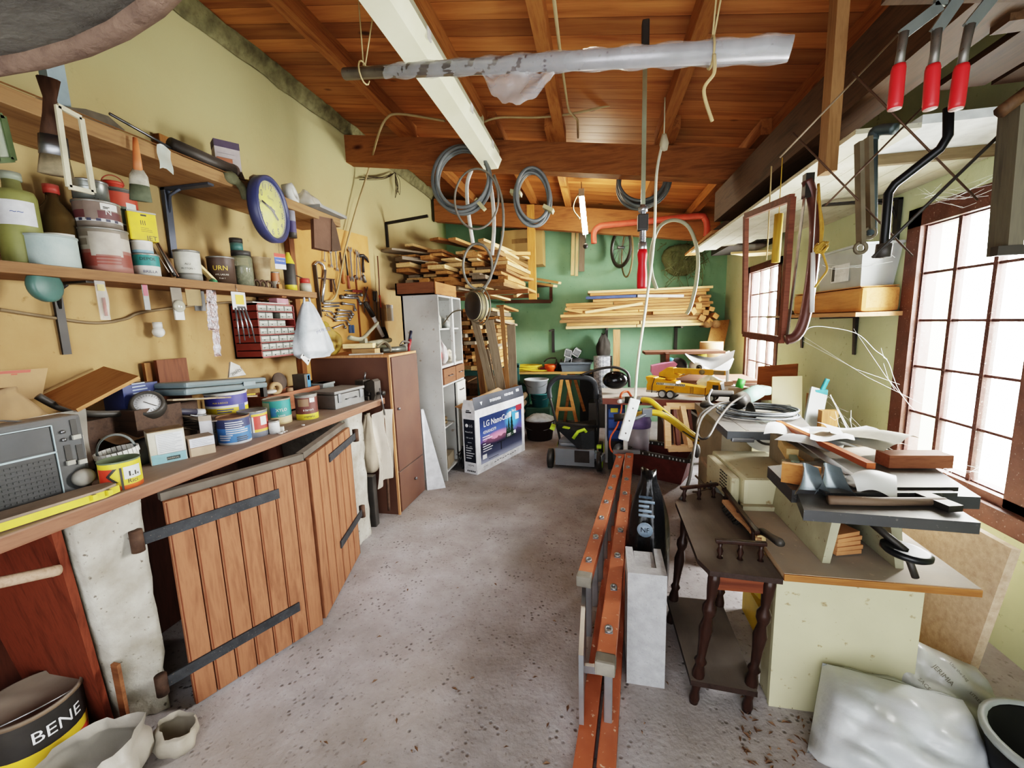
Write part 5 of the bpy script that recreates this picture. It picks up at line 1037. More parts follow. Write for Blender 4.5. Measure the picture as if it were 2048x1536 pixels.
for i, (x, y, z, sx, sy, sz, rz, lab) in enumerate(((-1.84, 3.0, .1, .24, .07, .035, .15, 'upper pale pine block on the brown cupboard'), (-1.8, 3.02, .025, .2, .08, .04, .0, 'lower pale pine block on the brown cupboard, under the upper one'), (-1.77, 2.97, .006, .26, .02, .01, .25, 'pale slat lying along the edge of the brown cupboard top'))):
 m = MB(); m.cbox((x, y, ZC + z + (.0 if i else -.03)), sx, sy, sz, rz); solo('pine_block', m, [PALE, wood('a5835a', '7d5d3c', rnd=.05), c_('c4beb0')][i], lab, 'block')
m = MB(); m.tube(curve([(-1.72, 3.05, ZC + .05), (-1.68, 3.1, ZC + .09), (-1.66, 3.14, ZC + .05), (-1.66, 3.14, ZC + .01)]), .018, 7, flat=.3); solo('leather_strap', m, mat('6d6350', .8, 0, .2), 'curled grey strap beside the pine blocks on the brown cupboard', 'strap')
m = MB(); m.rod((-1.7, 3.1, ZC + .024), (-1.6, 3.3, ZC + .024), .024, 14); solo('steel_tube', m, mat('6d7068', .35, .6, .2), 'dull steel tube lying on the front of the brown cupboard top', 'tube')
m = MB(); m.cyl(.035, 0, .05, 14, MT.Translation((-1.64, 3.36, ZC))); m.cyl(.03, .05, .06, 14, MT.Translation((-1.64, 3.36, ZC))); solo('tin_cup', m, mat('77756a', .5, .3, .2, 12), 'small grey tin beside the red-handled pruner', 'tin')
a_, b_ = P(817, 705, X=-1.6), P(822, 662, X=-1.6); t = thing('pruning_shears', 'red and black handled shears standing on the brown cupboard', 'shears', a_)
m = MB(); m.tube([a_, a_ + (b_ - a_) * .6], [.012, .016], 8); part('handle', m, c_('8f2a2c', dust=0), t, world=True)
m = MB(); m.tube([a_ + (b_ - a_) * .55, b_], [.016, .013], 8); part('handle', m, c_('1d2030', dust=0), t, world=True)
m = MB(); m.tube(curve([a_ + (b_ - a_) * .45, P(806, 683, X=-1.6), P(800, 690, X=-1.6)]), .012, 7, flat=.5); part('blade', m, OLDS, t, world=True)
m = MB(); a_ = P(852, 968, Z=0); b_ = P(884, 965, Z=0)
tp = P(846, 820, Y=3.48); m.hexa([V((-1.53, 3.42, .0)), V((-1.38, 3.5, .0)), V((-1.4, 3.53, 0)), V((-1.55, 3.45, 0)), tp + V((-.02, 0, -.0)), tp + V((0, .02, -.01)), tp + V((-.02, .05, 0)), tp + V((-.04, .03, 0))])
solo('tapered_board', m, c_('cfd2d6', dust=0), 'white tapered panel leaning on the white cupboard behind the brown one', 'panel')
WC = mat('b9bbb8', .5, 0, .08, 3, dust=.2, col2='a3a3a0', spk='8d8378')
t = thing('white_cupboard', 'tall grey-white kitchen cupboard with open shelves, two brown drawers and a lower door', 'cupboard', (-1.6, 4.0, 0))
X0, X1, Y0, Y1, H_ = -1.78, -1.42, 3.66, 4.32, 1.785
m = MB(); T = .018
m.box(X0, Y0, 0, X1, Y0 + T, H_); m.box(X0, Y1 - T, 0, X1, Y1, H_); m.box(X0, Y0, 0, X0 + T, Y1, H_); m.box(X0, Y0 + T, H_ - T, X1 - .001, Y1 - T, H_ - .001); m.box(X0 + T, Y0 + T, .08, X1 - .002, Y1 - T, .1)
m.box(X0 + T, Y0 + T, 1.1, X1 - .002, Y1 - T, 1.125); m.box(X0 + T, Y0 + T, .92, X1 - .002, Y1 - T, .935); m.box(X0 + T, Y0 + T, .5, X1 - .03, Y0 + .38, .515)
m.box(X1 - .02, Y0 + .36, 1.1, X1 + .005, Y0 + .4, H_); m.box(X0 + T, Y0 + .37, .1, X1 - .02, Y0 + .385, .92); m.box(X0 + T, Y0 + T, 1.46, X1 - .03, Y1 - T, 1.475)
part('carcass', m, WC, t, world=True)
for a, b in ((Y0 + T, Y0 + .36), (Y0 + .365, Y1 - T)):
 m = MB(); m.box(X1 - .25, a + .004, .945, X1 + .015, b - .004, 1.09); d = part('drawer', m, wood('6f4a34', '52331f', axis=1, rnd=.05), t, world=True)
 m = MB(); yc = (a + b) / 2; m.tube([V((X1 + .014, yc - .05, 1.02)), V((X1 + .035, yc - .045, 1.02)), V((X1 + .035, yc + .045, 1.02)), V((X1 + .014, yc + .05, 1.02))], .005, 6); part('handle', m.xf(t.matrix_basis.inverted()), STEEL, d)
m = MB(); m.box(X1 - .005, Y0 + .38, .1, X1 + .015, Y1 - .005, .915); d = part('door', m, mat('c6c5bd', .5, 0, .08, 3, spk='8d8378'), t, world=True)
m = MB(); m.tube([V((X1 + .014, Y0 + .45, .83)), V((X1 + .03, Y0 + .46, .83)), V((X1 + .03, Y0 + .56, .83)), V((X1 + .014, Y0 + .57, .83))], .005, 6); part('handle', m.xf(t.matrix_basis.inverted()), DARKM, d)
def inC(y, z, dx=-.12): return V((X1 + dx, Y0 + y, z))
blob_bag('red_white_bag', 'red and white bag on the middle shelf of the white cupboard', 'bag', inC(.1, 1.126, -.1), .15, .12, .26, [c_('c0322c', dust=0)], 0, .1, 31)
blob_bag('printed_bag', 'grey-white printed bag slumped next to the red one in the white cupboard', 'bag', inC(.25, 1.126, -.1), .16, .12, .23, [mat('b9babb', .5, 0, .2, 9, col2='8a7f78')], 0, .16, 33)
m = MB(); m.tube(curve([inC(.08, 1.36), inC(.15, 1.4), inC(.28, 1.27)]), .014, 6, flat=.5); solo('carry_strap', m, c_('25283a'), 'dark blue strap over the red and white bag', 'strap')
blob_bag('cloth_rag', 'pale rag crumpled on the middle shelf behind the upright, white cupboard', 'rag', inC(.52, 1.126, -.12), .16, .2, .12, [mat('c4bba8', .8, 0, .15, 14, bump=.4)], 0, .2, 34)
for i, (y, z, r_, h, c, lab) in enumerate(((.1, 1.476, .045, .1, '8a7440', 'ochre tin on the top shelf of the white cupboard'), (.2, 1.476, .03, .2, '4f4436', 'tall dark bottle on the top shelf of the white cupboard'), (.3, 1.476, .028, .17, 'b9b6a4', 'pale bottle on the top shelf of the white cupboard'), (.48, 1.476, .05, .1, '8f9490', 'grey bowl-shaped tin behind the upright on the top shelf'), (.58, 1.476, .04, .13, '9a9a92', 'grey cone-shaped funnel on the top shelf of the white cupboard'))):
 m = MB(); p = inC(y, z); m.lathe([(0, 0), (r_, 0), (r_, h * .6), (r_ * .45, h * .78), (r_ * .45, h), (0, h)], 14, MT.Translation(p)); solo('bottle' if i in (1, 2) else 'small_tin', m, c_(c), lab, 'bottle' if i in (1, 2) else 'tin')
m = MB(); p = inC(.14, .516); m.tube(ring_pts(p + V((0, .03, .03)), .07, 18, 'Z'), .018, 7, True); m.tube(ring_pts(p + V((0, .05, .065)), .06, 18, 'Z'), .016, 7, True); solo('rope_coil', m, mat('7a6a50', .9, 0, .2, 30), 'coil of brown rope on the lower shelf of the white cupboard', 'rope')
m = MB(); m.tube([inC(.05, .7), inC(.16, .82), inC(.24, .91)], [.02, .03, .022], 8, flat=.5); solo('red_tool', m, c_('b5432f', dust=0), 'red plastic tool leaning in the lower part of the white cupboard', 'tool')
m = MB(); m.cbox(inC(.18, .103 + .06), .2, .24, .12, .1); solo('shoe_box', m, mat('8d806c', .8, 0, .1, 8), 'low dusty cardboard box at the bottom of the white cupboard', 'box')
t = thing('wooden_tray', 'brown wooden drawer box lying on top of the white cupboard', 'drawer box', (-1.6, 3.85, H_))
m = MB(); m.box(-1.8, 3.6, H_ + .001, -1.42, 3.618, H_ + .11); m.box(-1.8, 4.15, H_ + .001, -1.42, 4.165, H_ + .11); m.box(-1.8, 3.6, H_ + .001, -1.785, 4.165, H_ + .11); m.box(-1.8, 3.6, H_ + .001, -1.42, 4.165, H_ + .012); part('box_body', m, wood('6b4630', '4c2e1e', axis=0, rnd=.04), t, world=True)
m = MB(); m.box(-1.425, 3.6, H_ + .001, -1.41, 4.165, H_ + .11); part('front_board', m, wood('94643c', '744a28', axis=1, rnd=.04), t, world=True)
for i, (px, r_) in enumerate(((828, .03), (845, .035), (862, .035))):
 p = P(px, 567, Y=3.75); m = MB(); m.lathe([(0, 0), (r_, 0), (r_, r_ * 1.6), (r_ * .8, r_ * 1.6), (r_ * .8, .005), (0, .005)], 16, MT.Translation(V((p.x, 3.75, H_ + .013))) @ rot([.0, 1.2, 1.4][i], 'X') @ loc(0, 0, .0 if not i else -.02)); solo('white_mug', m, c_('d4d4cc'), ['white cup standing up in the brown drawer box', 'white cup tipped over in the middle of the brown drawer box', 'white cup tipped over at the window side of the brown drawer box'][i], 'cup')
_ord = ['first', 'second', 'third', 'fourth', 'fifth', 'sixth', 'seventh', 'eighth', 'ninth', 'tenth', 'eleventh', 'twelfth', 'thirteenth', 'fourteenth', 'fifteenth', 'sixteenth', 'seventeenth', 'eighteenth', 'nineteenth', 'twentieth']
def stick(label, a, b, w, h, mt, group, name='timber_offcut', cat='timber', roll=0, up=(0, 0, 1)):
 a, b = V(a), V(b); L = (b - a).length; fm = frame(a, b, up) @ rot(roll, 'X')
 m = MB(); e = R.uniform(-.01, .01) if L > .3 else 0
 m.hexa([V((0, -w / 2, -h / 2)), V((L, -w / 2, -h / 2)), V((L + e, w / 2, -h / 2)), V((-e, w / 2, -h / 2)), V((0, -w / 2, h / 2)), V((L, -w / 2, h / 2)), V((L + e, w / 2, h / 2)), V((-e, w / 2, h / 2))])
 o = obj(name, m, mt); o.matrix_basis = fm; return tag(o, label, cat, group)
ENDS = [wood('c2925c', '8f6236', rnd=.2), wood('a87a4a', '7d5430', rnd=.25), wood('d6b684', 'b08a54', rnd=.15), wood('8f6a44', '63452a', rnd=.25), GREYW]
ETONE = ['honey-coloured', 'brown', 'pale', 'dark', 'grey']
def thick(h): return 'batten' if h > .028 else 'board' if h > .017 else 'thin slat'
def pile(where, group, x0, x1, yc, z0, rows, percol, hr, Lr, yaw, front='y', yj=.12, wr=(.05, .12), seed=1, fill=None, zlab='layer', tilt=.0, mats=None):
 """layers of loose boards lying along the room (yaw about Z), ends towards the viewer"""
 r = random.Random(seed); z = z0; rowsz = []
 for j in range(rows):
  h = r.choice(hr); n = percol if isinstance(percol, int) else percol[j]; span = (x1 - x0); xs = x0 + r.uniform(0, .03)
  row = []
  for i in range(n):
   w = min(r.uniform(*wr), span / n - .004); x = x0 + span * (i + .5) / n + r.uniform(-.01, .01)
   row.append((x, w))
  rowsz.append((z + h / 2, h, row)); z += h + .002
 for j, (zz, h, row) in enumerate(rowsz):
  for i, (x, w) in enumerate(row):
   L = r.uniform(*Lr); a = yaw + r.uniform(-.04, .04); k = r.choice((0, 0, 1, 2, 2, 3, 4)); y0 = yc - r.uniform(0, yj)
   d = V((math.sin(a), math.cos(a), tilt)).normalized()
   p = V((x, y0, zz)); q_ = p + d * L
   if q_.y > YB - .02: q_ = p + d * ((YB - .02 - p.y) / d.y)
   hh = h * r.uniform(.85, .98)
   stick('%s %s in %s, %s layer down, %s from the yellow wall' % (ETONE[k] if not mats else 'dark', thick(hh), where, _ord[len(rowsz) - 1 - j], _ord[i]), p, q_, w, hh, (mats or ENDS)[k], group, roll=0)
 return z
t = thing('timber_rack', 'timber rack of pine post, ledger and wall brackets between the yellow and green walls', 'rack', (-1.5, 5.6, 1.85))
m = MB(); m.box(-.9, 5.72, 1.82, -.8, 5.8, P(1065, 410, Y=5.75).z); part('post', m, wood('c08c4c', '9c6c34', axis=2, rnd=.03), t, world=True)
for y in (4.85, 5.75):
 m = MB(); m.box(-2.24, y + .06, 1.85, -.78, y + .13, 1.9); part('ledger', m, wood('8a5c38', '633f24', axis=0, rnd=.05), t, world=True)
for y, z in ((4.35, 2.62), (5.3, 2.2)):
 m = MB(); m.box(-2.245, y, z - .25, -2.225, y + .03, z); m.beam((-2.24, y + .015, z), (-1.75, y + .015, z + .04), .03, .025); part('wall_bracket', m, DARKM, t, world=True)
ztop = pile('the upper wall rack', 'loose timber on the upper wall rack', -2.2, -.92, 4.72, 1.902, 11, [5, 5, 6, 5, 6, 6, 5, 5, 5, 4, 4], (.02, .03, .035, .045), (.9, 1.5), .05, yj=.42, wr=(.09, .2), seed=5)
for a, b, w, h, k, lab in (((772, 500, 4.2), (1000, 528, 5.9), .2, .02, 4, 'long grey-edged board jutting furthest out of the upper wall rack'), ((797, 517, 4.3), (1050, 548, 5.9), .16, .035, 4, 'thick grey board under the jutting one on the upper wall rack'),
 ((868, 478, 4.9), (975, 500, 6.0), .14, .03, 1, 'brown board tilted up on top of the upper wall rack'), ((904, 478, 4.9), (985, 508, 6.0), .1, .03, 0, 'honey-coloured board beside the tilted brown one on top of the rack'), ((818, 490, 4.6), (905, 515, 5.9), .1, .028, 2, 'pale narrow board poking from the top of the upper wall rack'),
 ((922, 508, 4.8), (1055, 508, 5.6), .12, .04, 0, 'wide honey-coloured plank lying crosswise on top of the upper wall rack'), ((962, 480, 5.0), (1060, 520, 5.8), .09, .03, 2, 'pale pointed board beside the pine post on the upper wall rack'),
 ((1000, 560, 4.9), (1066, 585, 5.6), .1, .03, 0, 'bright short board end sticking out below the pine post'), ((985, 545, 4.9), (1060, 560, 5.6), .12, .03, 1, 'brown slanted plank low on the upper wall rack'), ((1030, 592, 5.2), (1052, 578, 5.6), .05, .035, 2, 'short pale batten at the foot of the pine post')):
 stick(lab, P(a[0], a[1], Y=a[2]), P(b[0], b[1], Y=b[2]), w, h, ENDS[k], 'loose timber on the upper wall rack')
t = thing('cardboard_carton', 'large plain brown cardboard carton on the rack behind the pine post', 'carton', (-1.0, 6.05, 2.3))
p0, p1 = P(1002, 462, Y=5.95), P(1086, 528, Y=5.95); m = MB(); m.box(p0.x, 5.95, p1.z, p1.x, 6.26, p0.z); part('body', m, mat('a98a58', .85, 0, .08, 4), t, world=True)
m = MB(); m.box(p0.x + .15, 5.946, p1.z + .3, p0.x + .45, 5.95, p1.z + .36); part('print', m, mat('8a6c40', .85), t, world=True)
t = thing('wall_bracket', 'dark angle bracket at the end of the upper rack on the green wall', 'bracket', (-.55, 6.28, 1.7))
m = MB(); A, B, C_ = P(1010, 603, Y=6.2), P(1102, 603, Y=6.2), P(1102, 570, Y=6.2); m.beam(A, B, .04, .05); m.beam(B, C_, .04, .05, up=(0, 1, 0)); m.beam(C_, C_ + V((-.2, 0, .0)), .04, .05); part('bars', m, wood('4a3020', '33200f', rnd=.05), t, world=True)
for i, (x0, y0, x1, y1) in enumerate(((1075, 558, 1120, 566), (1070, 566, 1110, 572))): stick(['pale board end against the green wall past the pine post', 'lower pale board end against the green wall past the pine post'][i], P(x0, y0, Y=6.1), P(x1, y1, Y=5.9), .08, .03, ENDS[2], 'loose timber on the upper wall rack')
DARKENDS = [wood('5d4632', '43301f', rnd=.2), wood('6a5038', '4a3524', rnd=.2), wood('4f3d30', '3a2b20', rnd=.2)] * 2
t = thing('stack_rack', 'teal-painted steel rack carrying the lower timber stack', 'rack', (-1.5, 5.3, 0))
TEALM = mat('35605f', .6, .2, .15, 10)
for x, y in ((-1.42, 4.97), (-1.14, 5.95)):
 m = MB(); m.box(x - .035, y - .02, 0, x + .035, y + .02, .9); part('leg', m, TEALM, t, world=True)
for y_ in (5.03, 5.93):
 m = MB(); m.box(-1.95, y_, .86, -1.1, y_ + .06, .92); part('crossbar', m, TEALM, t, world=True)
pile('the stack behind the cupboard', 'timber stack behind the white cupboard', -1.95, -1.2, 5.3, .925, 16, [4, 4, 4, 5, 4, 4, 4, 5, 4, 4, 5, 4, 4, 4, 4, 3], (.04, .045, .05, .06), (.85, .95), .0, yj=.3, wr=(.08, .2), seed=9)
pile('the floor stack below', 'dark timber stacked under the teal rack', -1.9, -1.22, 5.3, .02, 9, 3, (.06, .08, .1), (.85, .95), .0, yj=.2, wr=(.15, .25), seed=12, mats=DARKENDS)
r = random.Random(4)
for i in range(8):
 z = .14 + .11 * (i // 2) + .02; x = -1.1 + .09 * (i % 2) + r.uniform(-.02, .02)
 m = MB(); m.cyl(.042, 0, .5, 12, MT.Translation((x, 5.1 + .08 * (i // 2), z)) @ rot(-PI / 2, 'X')); m.jitter(.003, i); solo('log', m, wood('7d6a52', '4f4234', axis=1, rnd=.2), '%s log of the %s pair, piled behind the big television carton' % (['inner', 'outer'][i % 2], ['bottom', 'second', 'third', 'top'][i // 2]), 'log', 'small logs behind the television carton')
for i, (x0, y0, x1, y1, k, lab) in enumerate(((960, 585, 1015, 600, 2, 'pale splintered board end above the lower timber stack'), (1000, 612, 1030, 622, 1, 'brown board poking past the lower stack onto the green wall'), (985, 640, 1028, 650, 4, 'grey board poking past the lower stack below the brown one'), (945, 612, 1000, 640, 0, 'honey-coloured slanting board behind the hanging cable reel'))):
 stick(lab, P(x0, y0, Y=4.98), P(x1, y1, Y=5.6), .1, .025, ENDS[k], 'loose boards over the lower timber stack')
for i, (x0, y0, x1, y1, w, k, lab) in enumerate(((1002, 835, 936, 585, .09, 4, 'tall grey board leaning furthest over, beside the lower timber stack'), (1022, 840, 1003, 612, .05, 3, 'thin dark-brown bar leaning upright against the stack'), (1030, 842, 1022, 650, .1, 4, 'wide grey board leaning nearest the yellow hose'), (1018, 842, 978, 640, .11, 4, 'broad grey plank leaning in the middle of the upright boards'),
 (990, 848, 972, 730, .09, 2, 'pale bright plank leaning in front of the upright boards'), (1005, 845, 990, 722, .05, 2, 'short pale strip leaning between grey boards'), (980, 850, 958, 690, .12, 3, 'dark ribbed board at the foot of the lower timber stack'), (1012, 846, 996, 745, .04, 3, 'narrow dark strip among the upright boards'), (1020, 846, 1008, 735, .05, 1, 'brown strip next to the narrow dark one, standing upright'), (1000, 848, 970, 700, .1, 4, 'grey board half hidden behind the pale bright plank'))):
 stick(lab, P(x0, y0 + 22, Y=4.82 + .012 * i), P(x1, y1, Y=4.84 + .012 * i), w, .01, ENDS[k], 'boards leaning upright beside the stack', up=(0, 1, 0), name='leaning_board', cat='board')
t = thing('wall_rack', 'rack of iron brackets and a pine post under the timber on the green wall', 'rack', (.6, 6.28, 1.4))
for px in (1106, 1213, 1352):
 p = P(px, 660, Y=6.28); m = MB(); m.box(p.x - .02, 6.27, 1.05, p.x + .02, 6.298, 1.4); m.box(p.x - .015, 5.85, 1.375, p.x + .015, 6.27, 1.395); part('bracket', m, BLACK, t, world=True)
p = P(1233, 700, Y=5.9); m = MB(); m.box(p.x - .045, 5.87, .7, p.x + .045, 5.92, 1.375); part('post', m, wood('a8825a', '7d5c3a', axis=2, rnd=.03), t, world=True)
r = random.Random(21); z = 1.40; rows = []
for j in range(13):
 h = r.choice((.035, .04, .045, .03)); n = r.choice((1, 2, 2)); xs = -.5 + (.12 * r.random()) + (.35 if j > 8 else 0); xe = 1.5 - .1 * r.random(); cuts = sorted([xs] + [r.uniform(xs + .5, xe - .4) for _ in range(n - 1)] + [xe]); rows.append((z, h, cuts)); z += h + .003
for j, (z, h, cuts) in enumerate(rows):
 for i in range(len(cuts) - 1):
  for dep in (0, 1):
   if dep and j not in (12,): continue
   a = V((cuts[i] + .004, 5.93 + r.uniform(0, .1) + dep * .15, z + h / 2)); b = V((cuts[i + 1] - .004, 5.95 + r.uniform(0, .1) + dep * .15, z + h / 2)); k = r.choice((0, 0, 1, 2, 3, 1, 0))
   stick('%s batten on the green wall rack, %s layer down%s%s' % (ETONE[k], _ord[12 - j], ', %s' % ['bench side', 'window side'][min(i, 1)] if len(cuts) > 2 else '', ', rear' if dep else ''), a, b, .16, h * .95, ENDS[k], 'timber lying on the green wall rack')
for a, b, k, mt, lab in (((1172, 596, 5.86), (1275, 592, 5.86), 0, c_('3f4f78', dust=0), 'blue-painted half of a board on the green wall rack'), ((1272, 592, 5.86), (1367, 592, 5.86), 0, c_('c9c6bd', dust=0), 'white-painted board end on the green wall rack'), ((1170, 625, 5.85), (1285, 607, 5.9), 2, ENDS[2], 'pale slat lying aslant on the green wall rack'), ((1130, 618, 5.84), (1165, 625, 5.86), 0, ENDS[0], 'short stub poking out at the bench end of the green wall rack')):
 stick(lab, P(a[0], a[1], Y=a[2]), P(b[0], b[1], Y=b[2]), .05, .035, mt, 'painted and aslant boards on the green wall rack', name='painted_board' if k == 0 and 'paint' in lab else 'timber_offcut')
for i, (px, py, s) in enumerate(((1398, 612, .07), (1412, 625, .07), (1424, 618, .06), (1405, 636, .08), (1432, 632, .07), (1420, 642, .07), (1388, 622, .08), (1400, 598, .06))):
 p = P(px, py, Y=5.85); m = MB(); m.cbox((0, .2, 0), s, .4, s * .9); solo('block_offcut', m.xf(MT.Translation(p) @ rot(-.25 + .12 * i, 'Z') @ rot(.15 * i, 'Y')), ENDS[i % 2], 'square timber end %s, jumbled at the window end of the rack' % ['second from top', 'in the middle', 'beside the middle', 'low in front', 'by the window wall', 'low behind', 'on the bench side', 'on top'][i], 'timber', 'square ends on the green wall rack')
for i, px in enumerate((1417, 1433)):
 p = P(px, 648, Y=5.85); m = MB(); m.cyl(.05, 0, .35, 14, MT.Translation(p) @ rot(-PI / 2, 'X')); solo('log', m, wood('8a6c4c', '5f4832', axis=1, rnd=.1), ['round log end under the green wall rack jumble, bench side', 'round log end under the green wall rack jumble, window side'][i], 'log')
slab('plywood_board', 'brown plywood board leaning in the corner by the small window', 'board', P(1408, 715, Y=5.6), P(1444, 712, Y=5.65), P(1425, 642, Y=5.95), .015, wood('9a7448', '7a5830', axis=2, rnd=.03))
m = MB(); p = P(1418, 720, Y=5.4); m.lathe([(.0, 0), (.13, 0), (.13, .24), (.115, .24), (.115, .02), (0, .02)], 22, MT.Translation(p + V((.02, 0, -.02)))); solo('carpet_roll', m, mat('b08a62', .85, 0, .08), 'tan rolled mat standing in the corner before the plywood board', 'roll')
m = MB(); p = P(1395, 712, Y=5.3); m.ball(p, .1, 9, (1.1, .8, .7), bumpy=.1, seed=4); solo('yellow_cloth', m, mat('a8922c', .8, 0, .2, 8), 'mustard cloth bundle beside the tan rolled mat', 'cloth')
TY = 5.95; ztab = P(1100, 744, Y=TY).z
t = thing('trestle_table', 'narrow pale table top on a wooden trestle against the green wall', 'table', (-.6, 6.1, 0))
p0, p1 = P(1020, 744, Y=TY), P(1184, 744, Y=TY); m = MB(); m.box(p0.x, TY, ztab - .03, p1.x, 6.28, ztab); part('table_top', m, wood('b08c54', '8f6c3a', axis=0, rnd=.03), t, world=True)
TRM = wood('b5824c', '8d6034', axis=0, rnd=.05)
def leg(a, b, w=.045): m = MB(); m.beam(a, b, w, w * .7, up=(0, 1, 0)); part('leg', m, TRM, t, world=True)
xa, xb, xt = P(1110, 825, Y=TY).x, P(1146, 826, Y=TY).x, P(1127, 760, Y=TY).x
leg((xa, TY + .02, 0), (xt - .015, TY + .02, ztab - .03)); leg((xb + .06, TY + .02, 0), (xt + .03, TY + .02, ztab - .03)); leg((xb + .2, 6.22, 0), (xt + .12, 6.2, ztab - .03)); leg((xa + .12, 6.22, 0), (xt + .1, 6.2, ztab - .03))
m = MB(); m.box(xa + .04, TY, .22, xb + .03, TY + .03, .27); part('crossbar', m, TRM, t, world=True)
zt = ztab + .001
m = MB()
for k in range(7): m.tube(ring_pts((P(1050, 735, Y=6.08).x + .02 * math.sin(k * 2), 6.11, zt + .018 + .02 * (k // 2)), .2 - .01 * (k % 3) + .012 * k / 3, 26, 'Z', sx=1.15, sz=.6), .013, 7, True)
m.tube(curve([P(1030, 735, Y=6.0), P(1060, 741, Y=5.97), P(1095, 741, Y=6.0)]), .012, 7); solo('garden_hose', m, mat('c9b03a', .4, 0, .1), 'coiled yellow garden hose on the trestle table', 'hose')
p = P(1101, 738, Y=6.03); m = MB(); m.lathe([(0, 0), (.05, 0), (.085, .06), (.09, .1), (.083, .1), (.075, .055), (0, .015)], 22, MT.Translation(V((p.x, 6.03, zt)))); solo('orange_bowl', m, c_('d8561e', dust=0), 'small bright orange plastic bowl on the trestle table', 'bowl')
m = MB(); m.cbox((p.x - .13, 6.1, zt + .03), .1, .08, .06, .2); solo('red_case', m, c_('7d2a20', dust=0), 'dark red small case behind the orange bowl', 'case')
m = MB(); m.tube(curve([P(1088, 724, Y=6.1), P(1097, 717, Y=6.1), P(1112, 716, Y=6.1)]), .01, 6)
for k in (0, 1): q_ = P(1113 + 9 * k, 724, Y=6.1); m.lathe([(0, 0), (.035, 0), (.035, .1), (.012, .13), (.01, .17), (0, .17)], 14, MT.Translation(q_ - V((0, 0, q_.z - zt))))
solo('black_canister', m, BLACK, 'pair of joined black bottles with hose on the trestle table', 'bottle')
t = thing('parts_tray', 'grey plastic crate of fittings on the trestle table', 'crate', (P(1152, 742, Y=6.0).x, 6.05, zt))
w_ = (P(1182, 740, Y=6.0).x - P(1122, 740, Y=6.0).x); GT = mat('5d666e', .5, 0, .1, 6)
m = MB(); h_ = .13; m.hexa([V((-w_ * .46, -.09, 0)), V((w_ * .46, -.09, 0)), V((w_ * .46, .15, 0)), V((-w_ * .46, .15, 0)), V((-w_ / 2, -.11, h_)), V((w_ / 2, -.11, h_)), V((w_ / 2, .17, h_)), V((-w_ / 2, .17, h_))]); part('body', m, GT, t)
m = MB(); m.box(-w_ / 2 - .015, -.125, h_ - .02, w_ / 2 + .015, .18, h_ + .004); part('rim', m, GT, t)
m = MB(); m.ball((.05, .02, h_ + .01), .12, 8, (1.4, .8, .35), bumpy=.2, seed=3); part('contents', m, mat('3c3d3e', .7, 0, .3, 20), t)
for i, (px, py, a, lab) in enumerate(((1136, 707, .2, 'square steel tube end, upper one beside the tilted tube over the grey crate'), (1136, 722, .15, 'square steel tube end, lower one resting in the grey crate'), (1153, 706, .55, 'square steel tube end tilted most, over the grey crate'))):
 p = P(px, py, Y=5.98); m = MB(); s = .05; T_ = .006
 for (x0, z0, x1, z1) in ((-s, -s, s, -s + T_), (-s, s - T_, s, s), (-s, -s, -s + T_, s), (s - T_, -s, s, s)): m.box(x0, 0, z0, x1, .3, z1)
 m.box(-s, .1, -s, s, .12, s); solo('square_tube', m.xf(MT.Translation(p) @ rot(a, 'Y')), mat('b9bcbc', .5, .3, .1), lab, 'tube', 'square tubes over the grey crate')
def bucket(name, label, at, r, h, mt, contents=None, rimm=None):
 t = thing(name, label, 'bucket', at); m = MB(); m.lathe([(0, 0), (r * .8, 0), (r, h), (r * 1.04, h), (r * 1.04, h - .015), (r * .97, h - .015), (r * .93, h * .7), (0, h * .7)], 24); part('body', m, mt, t)
 m = MB(); m.tube([V((r * 1.02 * math.cos(a), -.35 * r - .5 * r * math.sin(a), h - .02 - .5 * r * math.sin(a))) for a in [PI * i / 12 for i in range(13)]], .004, 6); part('handle', m, STEEL, t)
 if contents: m = MB(); m.ball((0, 0, h * .95), r * .85, 8, (1, 1, .45), bumpy=.25, seed=2); part('contents', m, contents, t)
 return t
zb_ = .0
bucket('bucket', 'dark brown bucket with crumpled white paper behind the television carton', V((P(1078, 845, Y=5.2).x, 5.25, 0)), .2, .26, mat('3a2a26', .5, 0, .1), mat('c8d0d4', .6, 0, .2, 14, bump=.4))
m = MB(); m.box(-.98, 5.72, 0, -.64, 6.02, .3); solo('storage_box', m, mat('2f4a3c', .7, 0, .1), 'dark green box on the floor carrying the teal bucket', 'box')
p = P(1080, 800, Y=5.85); bucket('bucket', 'teal bucket standing on a box beneath the trestle table', V((p.x, 5.87, .301)), .14, .2, mat('2f6a6c', .5, 0, .1))
p = P(1073, 775, Y=5.87); bucket('bucket', 'white bucket stacked inside the teal one under the trestle table', V((p.x, 5.87, .502)), .17, .2, mat('b9c2c8', .5, 0, .1))
m = MB(); m.box(-1.25, 5.95, .3, -.98, 6.25, .58, bev=.02); m.box(-1.22, 5.98, 0, -1.0, 6.2, .3); solo('jerrycan', m, mat('2f6a56', .5, 0, .1), 'dark green canister under the yellow hose on the trestle table', 'canister')
p = P(1206, 785, Y=5.9); t = thing('mesh_roll', 'standing roll of grey plastic mesh against the green wall', 'mesh roll', V((p.x, 5.98, .35)))
hh = P(1206, 712, Y=5.98).z - .35; vm = NT('mesh'); vm.b.inputs['Roughness'].default_value = .6
ck = vm.n.new('ShaderNodeTexChecker'); ck.inputs['Scale'].default_value = 34; ck.inputs['Color1'].default_value = hexc('767b82'); ck.inputs['Color2'].default_value = hexc('a3a8ae'); mp = vm.coord((1, 1, .6)); rt_ = vm.n.new('ShaderNodeMapping'); rt_.inputs['Rotation'].default_value = (0, .78, 0); vm.link(mp, rt_.inputs[0]); vm.link(rt_.outputs[0], ck.inputs['Vector']); vm.col(ck.outputs[0])
